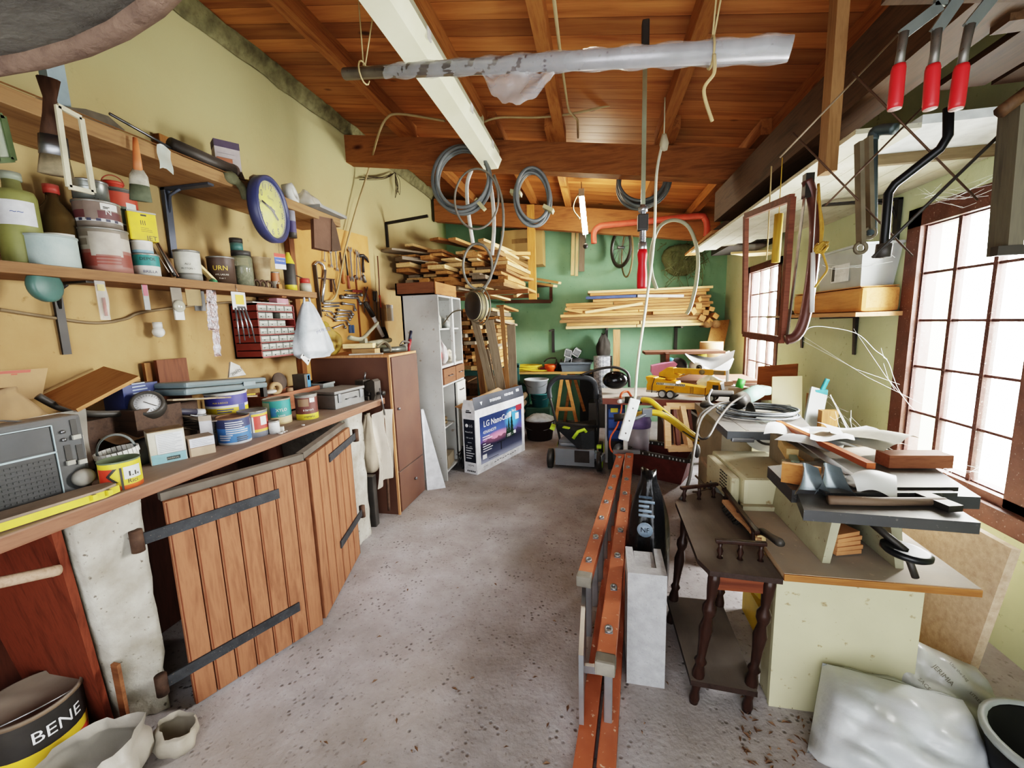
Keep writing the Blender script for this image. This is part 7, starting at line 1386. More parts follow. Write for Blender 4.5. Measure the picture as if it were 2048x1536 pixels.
for i, (x0, x1, y, lab) in enumerate(((1333, 1362, 3.75, 'pale bare-wood window sash leaning behind the cultivator, bench side'), (1352, 1400, 3.85, 'pale bare-wood window sash leaning behind the cultivator, window side'))):
 t = thing('spare_casement', lab, 'window sash', P((x0 + x1) / 2, 900, Y=y)); A = [P(x0, 812, Y=y), P(x1, 812, Y=y), P(x1 + 16, 895, Y=y - .1), P(x0 + 3, 897, Y=y - .1)]
 SW_ = wood('d8b48e', 'c09468', rnd=.05)
 for k in range(4): m = MB(); m.beam(A[k], A[(k + 1) % 4], .05, .05); part('sash_bar', m, SW_, t, world=True)
 m = MB(); m.beam(A[0].lerp(A[1], .5), A[3].lerp(A[2], .5), .03, .03); part('glazing_bar', m, mat('6a3c30', .6), t, world=True)
t = thing('insect_screen', 'grey meshed screen panel with white edge leaning under the bench', 'screen', P(1400, 870, Y=3.95)); A = [P(1362, 812, Y=3.95), P(1420, 826, Y=3.9), P(1440, 880, Y=3.7), P(1376, 838, Y=3.8)]
m = MB(); a = [P(1355, 812, Y=4.0), P(1425, 812, Y=4.0), P(1440, 895, Y=3.95), P(1385, 890, Y=3.95)]; m.quad(*a); part('mesh', m, mat('6f6558', .8, 0, .1, 30), t, world=True)
m = MB(); m.rod(P(1365, 812, Y=3.9), P(1440, 862, Y=3.8), .012, 6); part('edge_strip', m, WHT, t, world=True)
t = thing('plastic_crate', 'maroon plastic harvest crate with slotted rim on the floor beyond the ladder', 'crate', (.58, 3.98, 0)); MR = c_('7a423c', dust=0, rough=.45)
c4 = [V((.352, 4.06, 0)), V((.752, 3.83, 0)), V((.88, 4.1, 0)), V((.47, 4.32, 0))]; t4 = [P(1256, 903, Y=4.0), P(1376, 927, Y=3.72), P(1392, 893, Y=4.1), P(1281, 879, Y=4.32)]; ctr = sum(t4, V()) / 4
zt = sum(p.z for p in t4) / 4; t4 = [V((p.x, p.y, zt)) for p in t4]
m = MB()
for i in range(4):
 a, b, cc, d = c4[i], c4[(i + 1) % 4], t4[(i + 1) % 4], t4[i]; n = (b - a).cross(V((0, 0, 1))).normalized() * .008; m.hexa([a, b, b - n, a - n, d, cc, cc - n, d - n])
m.hexa([*c4, *[p + V((0, 0, .008)) for p in c4]]); part('walls', m, MR, t, world=True)
for i in range(4):
 a, b = t4[i], t4[(i + 1) % 4]; m = MB(); m.beam(a, b, .03, .035); fm = frame(a, b); Lk = (b - a).length; m.mi = 1; nn = int(Lk / .03)
 for k in range(1, nn):
  if k % 6: m.cbox((Lk * k / nn, -.016, .0), .01, .002, .018, M=fm); m.cbox((Lk * k / nn, .016, .0), .01, .002, .018, M=fm)
 part('rim', m, [c_('33302f', dust=.2), c_('c9d2d4', dust=0)], t, world=True)
ORA, ALU, GRY = mat('b3694a', .5, 0, .12, 6, col2='9c583c', spk='d8b8a0'), mat('a8acb0', .35, .8, .1, 12), mat('7f7a70', .8, 0, .2, 14)
def ladder(label, top0, top1, bot0, bot1, nr, w=.062, h=.03, rz0=0):
 t = thing('ladder_section', label, 'ladder', bot0)
 for nm, a, b in (('rail', top0, top1), ('rail', bot0, bot1)):
  m = MB(); m.beam(a, b, w, h if nm == 'x' else .045, bev=.004); part(nm, m, ORA, t, world=True)
  m = MB(); d = (V(b) - V(a)).normalized(); m.beam(V(a) - d * .02, V(a) + d * .03, w * 1.06, .05, bev=.008); part('end_cap', m, GRY, t, world=True)
 for k in range(nr):
  f = (k + .55) / nr; a = V(top0).lerp(V(top1), f); b = V(bot0).lerp(V(bot1), f); m = MB(); m.beam(V((a.x, a.y, a.z + .024)), V((a.x + (b.x - a.x), a.y, .03)), .03, .04, up=(0, 1, 0), bev=.005); rg = part('rung', m, ALU, t, world=True)
  m = MB(); m.lathe([(.010, .0245), (.019, .0245), (.019, .030), (.010, .030), (.010, .0245)], 16, MT.Translation(a) @ MT.Scale(.75, 4, (1, 0, 0))); part('rung_end', m.xf(t.matrix_basis.inverted()), ALU, rg)
 return t
ladder('orange ladder section on edge, its rail end standing out on the aisle side', V((-.052, 1.69, .385)), V((.2, 3.42, .385)), V((-.052, 1.13, .025)), V((.18, 3.4, .025)), 8)
ladder('orange ladder section on edge against the concrete block, its near rail scratched white', V((.028, 1.24, .385)), V((.272, 3.45, .385)), V((.026, 1.16, .025)), V((.262, 3.45, .025)), 9)
m = MB(); m.box(-.062, 1.32, .06, -.045, 1.72, .34); m.cbox((.0, 1.4, .22), .1, .015, .03); solo('ladder_bracket', m, ALU, 'aluminium guide plate on the aisle side of the ladder sections', 'bracket')
m = MB(); m.box(.09, 3.2, .0, .2, 3.5, .012); m.cbox((.25, 3.5, .4), .22, .03, .03, .1); solo('steel_bar', m, ALU, 'grey crossbar at the far end of the ladder sections', 'bar')
t = thing('concrete_block', 'light grey concrete channel block standing upright beside the ladder', 'block', (.2, 1.69, 0), -.02)
CB = mat('a9aaac', .9, 0, .12, 22, bump=.5, spk='8a8b8d')
m = MB(); m.prism([(-.075, -.1), (.075, -.1), (.075, .1), (.045, .1), (.04, -.05), (-.04, -.05), (-.045, .1), (-.075, .1)], .5); part('body', m, CB, t)
m = MB(); m.box(-.04, -.05, 0, .04, .095, .485); part('channel_floor', m, CB, t)
t = blob_bag('black_sack', 'tall glossy black plastic sack standing behind the concrete block', 'sack', V((.255, 2.05, 0)), .22, .32, .76, [mat('131417', .28, 0, .1, 6, bump=.5), c_('7d8fa0', dust=0), c_('aab4bc', dust=0)], -.2, .08, 61, top=.75, n=26,
extra=lambda m: (setattr(m, 'mi', 1), [m.box(-.03, -.171 + .001 * k, .6 + .022 * k, .04 - .012 * (k % 3), -.167, .612 + .022 * k) for k in range(5)], m.cyl(.035, 0, .004, 20, loc(.0, -.176, .54) @ rot(PI / 2, 'X')), m.text('NF', .032, loc(0, -.182, .54), 0), setattr(m, 'mi', 0)))
CREAM = mat('c3bf9f', .55, 0, .07, 4, spk='8d7a58', dust=.3); CREAM2 = mat('b3ae90', .6, 0, .12, 6, spk='7d6d52', dust=.4)
t = thing('machine_stand', 'cream panelled stand with dusty wooden top carrying the planer', 'stand', (.9, 1.9, 0))
m = MB(); m.box(.655, 1.575, 0, 1.12, 1.595, .59); part('front_panel', m, CREAM, t, world=True)
m = MB(); m.box(.66, 1.596, .0, .68, 1.68, .59); part('side_post', m, CREAM2, t, world=True)
m = MB(); m.box(.66, 2.5, 0, .68, 2.6, .59); part('side_post', m, CREAM2, t, world=True)
m = MB(); m.beam((.64, 1.66, .5), (.66, 2.3, .3), .03, .12); part('side_brace', m, CREAM2, t, world=True)
m = MB(); m.box(.68, 2.58, 0, 1.15, 2.6, .59); part('back_panel', m, CREAM2, t, world=True)
m = MB(); m.hexa([V((.635, 1.475, .592)), V((1.2, 1.475, .592)), V((1.24, 2.75, .592)), V((.66, 2.75, .592)), V((.635, 1.475, .62)), V((1.2, 1.475, .62)), V((1.24, 2.75, .62)), V((.66, 2.75, .62))]); m.mi = 1; m.box(.634, 1.47, .594, 1.2, 1.476, .618); part('stand_top', m, [mat('8a7868', .8, 0, .25, 6, dust=.7, col2='b39a80', spk='c9a888'), wood('9a6a3c', '744a26', rnd=.03)], t, world=True)
m = MB(); m.ball((.85, 2.0, .26), .13, 9, (1, 1.2, .9), bumpy=.08, seed=2); m.box(.74, 1.9, 0, 1.0, 2.15, .16); solo('yellow_sack', m, mat('cfae24', .5, 0, .15, 8), 'yellow plastic sack inside the machine stand', 'sack')
slab('chipboard_sheet', 'bare chipboard panel with brown edge leaning on the window wall behind the machine stand', 'panel', (1.41, 1.76, .0), (1.41, 2.6, 0), (1.47, 1.72, .64), .03, [mat('cdb8a0', .85, 0, .2, 40, col2='b39a82', spk='e2d2bc')])
t = thing('planer', 'planer with dark grey cast table, cream foot and black hand wheel', 'planer', (.85, 1.6, .621))
DG = mat('383b40', .4, .3, .12, 8, dust=.3, spk='5f5f5e')
m = MB(); Mx = MT(((1, 0, 0, .915), (0, 0, -1, 2.0), (0, 1, 0, .621), (0, 0, 0, 1)))
m.prism([(-.125, 0), (-.1, 0), (-.075, .17), (.07, .17), (.1, 0), (.125, 0), (.095, .24), (-.095, .24)], .44, Mx); part('foot', m, mat('a8a58c', .6, .1, .15, 8, spk='6d604c', dust=.3), t, world=True)
m = MB(); m.hexa([V((.632, 1.37, .865)), V((1.07, 1.345, .865)), V((1.12, 1.7, .865)), V((.668, 1.5, .865)), V((.632, 1.37, .9)), V((1.07, 1.345, .9)), V((1.12, 1.7, .9)), V((.668, 1.5, .9))]); part('outfeed_table', m, DG, t, world=True)
m = MB(); m.hexa([V((.652, 1.5, .867)), V((1.2, 1.52, .867)), V((1.3, 2.0, .867)), V((.664, 1.74, .867)), V((.652, 1.5, .912)), V((1.2, 1.52, .908)), V((1.3, 2.0, .912)), V((.664, 1.74, .912))]); part('infeed_table', m, DG, t, world=True)
hw = P(1812, 1103, Y=1.45); m = MB(); Mx = MT.Translation(hw) @ rot(.12, 'Y'); m.lathe([(0, -.012), (.055, -.012), (.065, -.004), (.065, .008), (.05, .01), (0, .002)], 28, Mx); wp = part('hand_wheel', m, c_('17191c', dust=0, rough=.35), t, world=True)
m = MB(); m.rod(hw + V((.0, -.01, -.01)), hw + V((.02, -.02, -.075)), .01, 10); part('crank_knob', m.xf(t.matrix_basis.inverted()), BLACK, wp)
m = MB(); m.rod(hw, hw + V((-.06, .12, .06)), .012, 8); part('shaft', m, DARKM, t, world=True)
m = MB(); c = P(1690, 1110, Z=.622) + V((0, .03, 0))
for k in range(5): m.cbox(c + V((.004 * (k % 2), .004 * k, .012 + .015 * k)), .1 + .006 * (k % 2), .07, .015, .3 + .03 * k)
solo('pine_offcut', m, mat('c08a5e', .8, 0, .15, 12), 'wavy-edged pine offcut standing under the planer foot', 'offcut')
t = thing('motor_housing', 'cream metal motor housing with vent slots on the machine stand', 'motor housing', (.75, 2.1, .621), .06)
m = MB(); m.box(-.09, -.1, .0, .2, .35, .138, bev=.02); part('casing', m, CREAM, t)
m = MB(); m.box(-.13, -.06, .0, -.09, .3, .128, bev=.012); m.mi = 1
for i in range(4):
 for j in range(6): m.cbox((-.132, .0 + .025 * i, .04 + .016 * j), .004, .014, .005)
part('vent_cover', m, [CREAM2, BLACK], t)
m = MB(); m.box(-.1, -.13, 0, .22, -.1, .02); part('base_flange', m, CREAM2, t)
t = thing('table_saw', 'table saw with dark slotted table and scaled grey protractor on a cream body', 'table saw', (.95, 2.75, .0)); SZ = .885
m = MB(); m.box(.74, 2.62, .621, 1.2, 2.78, .83); m.box(.74, 2.78, 0.0, 1.2, 3.15, .83); part('cabinet', m, mat('8f8672', .7, 0, .15, 6, spk='6d604c', dust=.3), t, world=True)
m = MB(); m.box(.9, 2.595, .64, 1.1, 2.618, .83); part('front_plate', m, CREAM, t, world=True)
m = MB(); m.hexa([V((.70, 2.38, .84)), V((1.13, 2.38, .84)), V((1.32, 3.15, .84)), V((.71, 3.2, .84)), V((.70, 2.38, SZ)), V((1.13, 2.38, SZ)), V((1.32, 3.15, SZ)), V((.71, 3.2, SZ))]); m.mi = 1; m.box(.8, 2.4, SZ, .815, 3.1, SZ + .001); m.box(.93, 2.55, SZ, .96, 3.0, SZ + .001); part('saw_table', m, [mat('5f666c', .35, .5, .12, 8, dust=.7), BLACK], t, world=True)
m = MB(); Mx = MT.Translation((.95, 2.5, .84)) @ rot(PI / 2, 'X'); m.prism([(.13 * math.cos(a), -.1 * math.sin(a)) for a in [PI * k / 16 for k in range(17)]], .014, Mx); m.mi = 1; m.prism([(.08 * math.cos(a), -.06 * math.sin(a)) for a in [PI * k / 12 for k in range(13)]] + [(.066 * math.cos(a), -.047 * math.sin(a)) for a in [PI * k / 12 for k in range(12, -1, -1)]], .004, Mx @ loc(0, 0, .013)); part('protractor', m, [mat('aeb0ac', .4, .4, .1), DARKM], t, world=True)
m = MB(); Mx = MT.Translation((.945, 2.78, SZ - .01)) @ rot(PI / 2, 'Z') @ rot(PI / 2, 'X'); n_ = 40; m.prism([((.1 if k % 2 else .09) * math.cos(2 * PI * k / (2 * n_)), (.1 if k % 2 else .09) * math.sin(2 * PI * k / (2 * n_))) for k in range(n_ + 1)], .003, Mx); part('blade', m, mat('6a6864', .4, .8, .2), t, world=True)
m = MB(); m.box(.72, 2.36, .83, .83, 2.39, .85, bev=.004); part('rail_clip', m, STEEL, t, world=True)
m = MB()
for k in range(7): m.tube(ring_pts((.98 + .02 * math.sin(k * 2.3), 2.76 + .02 * math.cos(k * 1.7), SZ + .012 + .007 * k), .2 + .014 * (k % 3), 34, 'Z', sx=.95, sz=.8), .0055, 6, True)
solo('cable_coil', m, mat('2b2d30', .45, 0, .25, 10, col2='74797c'), 'coil of grey flex on the table saw', 'cable')
m = MB(); m.tube(curve([P(1490, 790, Y=2.85), P(1462, 808, Y=2.7), P(1436, 840, Y=2.5), P(1415, 875, Y=2.35), P(1396, 870, Y=2.45), P(1400, 830, Y=2.7), P(1440, 806, Y=2.85), P(1480, 806, Y=2.9)]), .007, 6); m.tube(curve([P(1440, 806, Y=2.8), P(1404, 835, Y=2.6), P(1390, 890, Y=2.3), P(1378, 960, Y=2.15), P(1361, 1000, Y=2.1)]), .008, 6); m.ball(P(1394, 902, Y=2.3), .022, 8, (.8, .8, 1.8)); solo('black_cable', m, BLACK, 'black flex with plug looping from the grinder down beside the turned-leg table', 'cable')
t = thing('angle_grinder', 'mint-green and black angle grinder lying on the saw table', 'angle grinder', (.96, 2.95, SZ)); TG = c_('9fc4b8', dust=0)
a_, b_ = P(1472, 805, Y=2.88), P(1518, 782, Y=3.0)
m = MB(); m.tube([a_, a_.lerp(b_, .35)], [.052, .05], 14); part('motor_end', m, BLACK, t, world=True)
m = MB(); m.tube([a_.lerp(b_, .35), b_], [.05, .045], 14); m.cbox(b_ + V((.02, .03, 0)), .1, .09, .06, .4, bev=.015); part('body', m, TG, t, world=True)
m = MB(); m.tube(curve([P(1420, 786, Y=2.95), P(1440, 787, Y=2.95), P(1466, 788, Y=2.95)]), .022, 10); part('side_handle', m, BLACK, t, world=True)
m = MB(); m.rod(P(1484, 758, Y=3.0), P(1478, 775, Y=3.0), .025, 10); part('switch_lever', m, c_('3f8a3c', dust=0), t, world=True)
m = MB(); m.tube(curve([P(1424, 778, Y=2.8), P(1417, 795, Y=2.8), P(1422, 808, Y=2.8), P(1440, 812, Y=2.8)]), .006, 6); part('flex', m, mat('b9bcbc', .5), t, world=True)
m = MB(); p = P(1412, 810, Z=SZ + .01); m.ball(p, .04, 9, (1, 1, .8)); solo('knob', m, BLACK, 'round black knob at the bench corner of the saw table', 'knob')
slab('cream_sheet', 'small cream panel leaning upright behind the saw table', 'panel', P(1543, 838, Y=3.2), P(1604, 838, Y=3.2), P(1545, 753, Y=3.32), .012, mat('d9cfa8', .6, 0, .06, 4))
m = MB(); m.box(1.2, 3.22, 0, 1.5, 3.5, .74); solo('storage_box', m, mat('5a4a3e', .7, 0, .15), 'brown box under the cream panel at the window wall', 'box')
slab('wooden_board', 'brown wooden panel leaning behind the cream panel', 'panel', P(1512, 800, Y=3.85), P(1590, 800, Y=3.6), P(1516, 733, Y=3.9), .016, wood('8f5c3a', '6f4428', axis=0, rnd=.03))
m = MB(); a_ = P(1622, 860, Y=2.9); b_ = P(1638, 778, Y=3.0); m.beam(a_, b_, .1, .02, up=(0, 1, 0)); solo('grey_profile', m, mat('8d9290', .5, 0, .1), 'grey plastic profile leaning at the window wall', 'profile')
m = MB(); m.tube(curve([P(1640, 788, Y=3.0), P(1646, 776, Y=3.0), P(1655, 758, Y=3.0)]), .022, 8, flat=.6); m.cbox(P(1640, 784, Y=3.0), .07, .04, .035); solo('teal_clamp', m, c_('2f7f88', dust=0), 'teal plastic clamp on top of the grey profile', 'clamp')
for i, (px, py, h) in enumerate(((1660, 860, .2), (1652, 880, .14), (1663, 820, .12))):
 p = P(px, py, Y=2.85); m = MB(); m.box(p.x - .05, 2.85 + .08 * i, .621, p.x + .04, 2.9 + .08 * i, p.z + h * .6); solo('wood_block', m, wood('8a6238', '664424', axis=2, rnd=.15), ['middle brown block stacked at the window wall by the grey profile', 'lower brown block stacked at the window wall by the grey profile', 'upper brown block stacked at the window wall by the grey profile'][i], 'block')
m = MB(); m.box(1.3, 2.6, 0, 1.62, 3.15, .62); solo('wall_crate', m, mat('4f4238', .7, 0, .15), 'dark crate on the floor below the stacked brown blocks', 'crate')
t = thing('paper_heap', 'heap of white papers and packets between saw and window', 'papers', (1.1, 2.05, .86)); r = random.Random(5); PW = mat('e6e8e8', .6, 0, .04, 6)
for i in range(9):
 m = MB(); x, y, z, a = 1.0 + r.uniform(-.13, .2), 2.1 + r.uniform(-.2, .2), .905 + .012 * i, r.uniform(-.6, .6); w, h = r.uniform(.14, .2), r.uniform(.2, .3); ph = r.uniform(0, 6)
 Mx = MT.Translation((x, y, z)) @ rot(a, 'Z') @ rot(r.uniform(-.12, .12), 'X'); m.grid(6, 6, lambda u, v: Mx @ V(((u - .5) * w, (v - .5) * h, .012 * math.sin(u * 5 + ph) + .01 * math.sin(v * 4))))
 part('sheet', m, [PW, mat('b9bcbe', .5), mat('c4c2b4', .6)][i % 3], t, world=True)
m = MB(); m.box(.9, 1.9, .621, 1.25, 2.35, .9); part('carton_base', m, mat('8d8270', .8, 0, .2), t, world=True)
m = MB(); m.grid(8, 8, lambda u, v: P(1665 + 40 * u, 905 - 40 * math.sin(PI * u * .9) * v, Y=2.35) + V((0, .1 * v, 0))); solo('standing_paper', m, PW, 'white sheet standing on edge in the paper heap by the window', 'paper')
m = MB(); m.beam(P(1557, 845, Z=.945), P(1742, 932, Z=.985), .026, .02); solo('copper_bar', m, mat('a3552c', .45, .1, .12, 8), 'long copper-brown square bar lying across the papers', 'bar')
m = MB(); m.beam(P(1545, 845, Z=.93), P(1700, 950, Z=.93), .03, .006); solo('steel_rule', m, mat('b9bcbe', .3, .7, .1), 'thin steel rule lying beside the copper-brown bar', 'rule')
for i, (x0, y0, x1, y1, z, w, h, mt, lab) in enumerate(((1568, 872, 1596, 910, .87, .09, .05, PALE, 'white-topped pine offcut lying before the papers'), (1590, 915, 1600, 930, .84, .05, .05, wood('c9a05c', 'a87c3c', rnd=.03), 'small honey wood cube in front of the papers'), (1578, 905, 1590, 935, .84, .03, .06, mat('9fb0a0', .6), 'grey-green strip standing by the honey wood cube'))):
 m = MB(); m.beam(P(x0, y0, Z=z), P(x1, y1, Z=z), w, h); solo('offcut', m, mt, lab, 'offcut')
m = MB(); a_, b_ = P(1562, 962, Z=.915), P(1640, 975, Z=.915); m.box(0, -.01, 0, (b_ - a_).length, .01, .07, frame(a_, b_)); solo('wood_fence', m, wood('a5703c', '7f5026', rnd=.03), 'upright orange-brown wooden fence board on the planer table', 'fence board')
GALV = mat('8f999c', .35, .6, .2, 9, spk='6d7476')
for i, (px, w, lab) in enumerate(((1628, .075, 'curved galvanised guard standing on the planer, bench side'), (1672, .085, 'curved galvanised guard standing on the planer, next to the rolled paper'))):
 p = P(px, 992, Z=.913); m = MB(); m.grid(10, 10, lambda u, v: p + V(((u - .5) * w * (1 - .45 * v) , .05 * math.sin(PI * u) + .03 * v, .085 * v)) + V((.02 * (1 - v) ** 3 * (1 if u > .5 else -1), 0, 0))); solo('blade_guard', m, GALV, lab, 'guard')
m = MB(); pp = [P(1690, 955, Z=.95), P(1790, 945, Z=.95), P(1795, 995, Z=.92), P(1715, 985, Z=.92)]
m.grid(14, 8, lambda u, v: pp[0].lerp(pp[1], u).lerp(pp[3].lerp(pp[2], u), v) + V((0, 0, .03 * math.sin(PI * v) + .015 * math.sin(u * 4)))); solo('rolled_paper', m, mat('c9cbc8', .5, 0, .08, 5), 'half-rolled sheet of white card on the planer table', 'card')
for i, (x0, y0, x1, y1, z, w, h, mt, lab) in enumerate(((1645, 985, 1905, 985, .918, .035, .012, DG, 'flat dark steel bar at the back of the planer table'), (1700, 975, 1908, 975, .925, .03, .014, DARKM, 'second dark steel bar lying on the planer table behind the wooden handle'), (1842, 990, 1912, 1018, .915, .045, .02, DARKM, 'short dark wedge lying aslant on the planer table corner'))):
 m = MB(); m.beam(P(x0, y0, Z=z), P(x1, y1, Z=z), w, h); solo('steel_bar', m, mt, lab, 'bar')
m = MB(); m.tube([P(1657, 1000, Z=.915), P(1750, 1003, Z=.915), P(1890, 1003, Z=.915)], [.015, .014, .013], 10); solo('wooden_shaft', m, wood('6a5a4c', '4a3e34', rnd=.03), 'old round wooden handle lying along the planer table edge', 'handle')
m = MB(); a_, b_ = P(1780, 950, X=1.35), P(1835, 965, X=1.3); m.cbox((1.19, 1.8, .94), .22, .07, .05, .1); solo('wood_block', m, wood('8a5c44', '6a4030', rnd=.03), 'brown wooden block at the window end of the planer table', 'block')
t = thing('rubber_boot', 'dark rubber boot with pale sole leaning against the saw cabinet', 'boot', P(1450, 975, Y=2.55))
m = MB(); m.tube(curve([P(1462, 915, Y=2.6), P(1456, 940, Y=2.55), P(1446, 962, Y=2.5), P(1432, 974, Y=2.46)]), .052, 12, flat=.8); part('shaft', m, mat('2f3742', .6, 0, .15, 10), t, world=True)
m = MB(); m.tube([P(1446, 968, Y=2.48), P(1428, 982, Y=2.42)], .05, 10, flat=.5); part('sole', m, mat('9aa6b0', .6), t, world=True)
m = MB(); r = random.Random(9)
for k in range(14): c = P(r.uniform(1405, 1455), r.uniform(965, 1000), Y=2.42); m.rod(c, c + V((r.uniform(-.07, .07), r.uniform(-.03, .1), r.uniform(-.05, .06))), .006, 5)
m.box(.72, 2.4, .4, .8, 2.6, .5); solo('scrap_bits', m, mat('6d5f50', .7, .1, .3, 14), 'jumble of small metal scrap behind the turned-leg table', 'scrap').__setitem__('kind', 'stuff')
t = thing('side_table', 'small dark wooden side table with turned legs, gallery rails and low shelf', 'table', (.5, 1.75, 0)); DW = wood('352a26', '231a17', axis=1, rnd=.02, rough=.4, dust=.35); DWl = wood('33221c', '1f1410', axis=2, rnd=.02, rough=.3)
m = MB(); tp = [(.375, 1.56), (.4, 1.485), (.631, 1.47), (.631, 2.2), (.58, 2.25), (.41, 2.12), (.385, 2.07)]; m.prism(tp, .02, None, .58); part('table_top', m, DW, t, world=True)
m = MB(); m.box(.43, 1.515, .51, .615, 1.535, .58); m.box(.425, 1.53, .51, .445, 2.0, .58); m.box(.6, 1.53, .51, .615, 2.05, .58); part('apron', m, wood('6a3a24', '4a2416', rnd=.02), t, world=True)
m = MB(); m.prism([(.355, 1.515), (.585, 1.5), (.6, 2.02), (.345, 2.02)], .022, None, .1); part('low_shelf', m, DW, t, world=True)
prof = [(0, 0), (.017, .0), (.02, .02), (.014, .05), (.022, .09), (.024, .12), (.016, .15), (.024, .165), (.015, .18), (.02, .24), (.026, .29), (.016, .33), (.026, .35), (.026, .37), (.015, .39), (.021, .43), (.024, .47), (.02, .5), (0, .5)]
for (xt, yt, xb, yb) in ((.432, 1.53, .375, 1.545), (.612, 1.52, .565, 1.54), (.43, 2.02, .36, 1.99), (.61, 2.03, .575, 1.98)):
 a, b = V((xb, yb, .0)), V((xt, yt, .58)); fm = frame(a, b); Ms = fm @ rot(PI / 2, 'Y'); Lg = (b - a).length
 m = MB(); m.lathe([(rr * .95, zz / .5 * Lg * .995) for rr, zz in prof], 14, Ms); part('leg', m, DWl, t, world=True)
for (a, b, n, z) in (((.44, 1.58, 0), (.615, 1.58, 0), 3, .6), ((.41, 2.08, 0), (.6, 2.16, 0), 3, .6), ((.612, 1.66, 0), (.612, 2.1, 0), 3, .6)):
 a, b = V(a), V(b); m = MB(); m.beam(a + V((0, 0, .668)), b + V((0, 0, .668)), .02, .014, bev=.003); gr_ = part('gallery_rail', m, DWl, t, world=True)
 for k in range(n):
  c = a.lerp(b, .1 + .8 * k / (n - 1)); m = MB(); m.lathe([(0, 0), (.011, 0), (.006, .01), (.012, .03), (.006, .045), (.01, .06), (0, .061)], 12, MT.Translation(c + V((0, 0, .6)))); part('spindle', m.xf(t.matrix_basis.inverted()), DWl, gr_)
t = thing('hand_brush', 'hand brush with black bristles and bare wooden back on the side table', 'brush', (.5, 1.85, .6))
a_, b_ = P(1450, 1005, Z=.64), P(1522, 1085, Z=.625); fm = frame(a_, b_); Lb = (b_ - a_).length
m = MB(); m.prism([(0, -.014), (Lb * .45, -.016), (Lb * .6, -.009), (Lb * .95, -.011), (Lb, 0), (Lb * .95, .011), (Lb * .6, .009), (Lb * .45, .016), (0, .014)], .014, fm); part('back', m, wood('b08c6c', '8f6c4e', rnd=.02), t, world=True)
m = MB(); r = random.Random(2)
for i in range(16):
 for j in range(3): p = fm @ V((Lb * (.02 + .028 * i), .01 + .012 * j, 0)); m.rod(p, p + V((-.028 + r.uniform(-.006, .006), r.uniform(-.01, .01), -.03)), .004, 4)
part('bristles', m, BLACK, t, world=True)
t = thing('wooden_mallet', 'dark turned handle with pale sawn end lying on the side table', 'handle', P(1520, 1080, Z=.62))
a_, b_ = P(1486, 1040, Z=.63), P(1522, 1080, Z=.628); m = MB(); m.tube([a_, a_.lerp(b_, .3), a_.lerp(b_, .5), b_.lerp(a_, .06)], [.016, .02, .014, .018], 12); part('grip', m, DWl, t, world=True)
m = MB(); m.rod(b_.lerp(a_, .06), b_, .0185, 14); part('sawn_end', m, PALE, t, world=True)
handled('screwdriver', 'screwdriver with bulbous black handle resting on the side table rail', 'screwdriver', (1488, 1040), (1563, 1087), .5, .005, .015, STEEL, BLACK, X=.645)
WB = mat('bcc0c2', .3, 0, .1, 5, bump=.4, col2='a3a8aa')
def pillow(name, label, cat, q4, push, mats, seed, wr=.02, N=26, extra=None):
 """crumpled bag between four corner points, bulging along `push`"""
 q4 = [V(p) for p in q4]; push = V(push); at = sum(q4, V()) / 4; at.z = min(p.z for p in q4); t = thing(name, label, cat, at); r = random.Random(seed); ph = [r.uniform(0, 6) for _ in range(8)]
 def f(u, v, s):
  e = max(0, 16 * u * (1 - u) * v * (1 - v)) ** .27; p = q4[0].lerp(q4[1], u).lerp(q4[3].lerp(q4[2], u), v)
  k = wr * (abs(math.sin(5 * u + 7 * v + ph[0])) + .8 * abs(math.sin(9 * u - 4 * v + ph[1])) + .5 * abs(math.sin(3 * u + 13 * v + ph[2])) + .35 * math.sin(19 * u + 11 * v + ph[3]) - 1)
  return p + push * (e * s) + (push.normalized() * s + V((0, 0, .5))) * k * (.25 + e)
 m = MB(); m.grid(N, N, lambda u, v: f(u, v, 1)); m.grid(N, N, lambda u, v: f(u, v, -.5)); bmesh.ops.remove_doubles(m.bm, verts=list(m.bm.verts), dist=.002)
 for v in m.bm.verts: v.co.z = max(v.co.z, .003)
 if extra:
  A, B, D = q4[3], q4[2], q4[0]; x = (B - A).normalized(); n = -push.normalized(); z = x.cross(n); z = z if z.z > 0 else -z
  extra(m, lambda u, v, k=.03: MT(((x.x, -push.normalized().x, z.x, 0), (x.y, -push.normalized().y, z.y, 0), (x.z, -push.normalized().z, z.z, 0), (0, 0, 0, 1))), lambda u, v: f(u, v, 1) + push.normalized() * .006)
 part('film', m, mats, t, world=True); return t
def marks(m, fr, pos):
 for s_, sz, u, v in (('JERIMIA', .022, .45, .74), ('SACS', .018, .3, .55), ('Use the bag', .014, .62, .86), ('LITRES', .013, .7, .62), ('recyclable', .012, .75, .45)):
  m.text(s_, sz, MT.Translation(pos(u, v)) @ fr(u, v) @ rot(.5, 'Y') @ loc(0, -.012, 0), 1)
pillow('white_sack', 'bulging white plastic sack on the floor before the machine stand', 'sack', [V((.71, 1.4, .005)), V((1.2, 1.36, .005)), P(1925, 1400, Y=1.5), P(1645, 1325, Y=1.54)], (-.06, -.19, .09), [WB], 71, .017)
pillow('printed_bag', 'translucent printed plastic bag slumped behind the white sack', 'bag', [P(1720, 1400, Y=1.6), V((1.44, 1.5, .01)), P(1952, 1335, Y=1.66), P(1780, 1258, Y=1.72)], (-.02, -.075, .03), [mat('b3b4b0', .3, 0, .12, 6, bump=.45, col2='9d9c96'), c_('6d665c', dust=0)], 75, .012, extra=marks)
t = thing('black_pot', 'black plant pot with pale grey rim at the window wall corner', 'pot', V((1.27, 1.26, 0)))
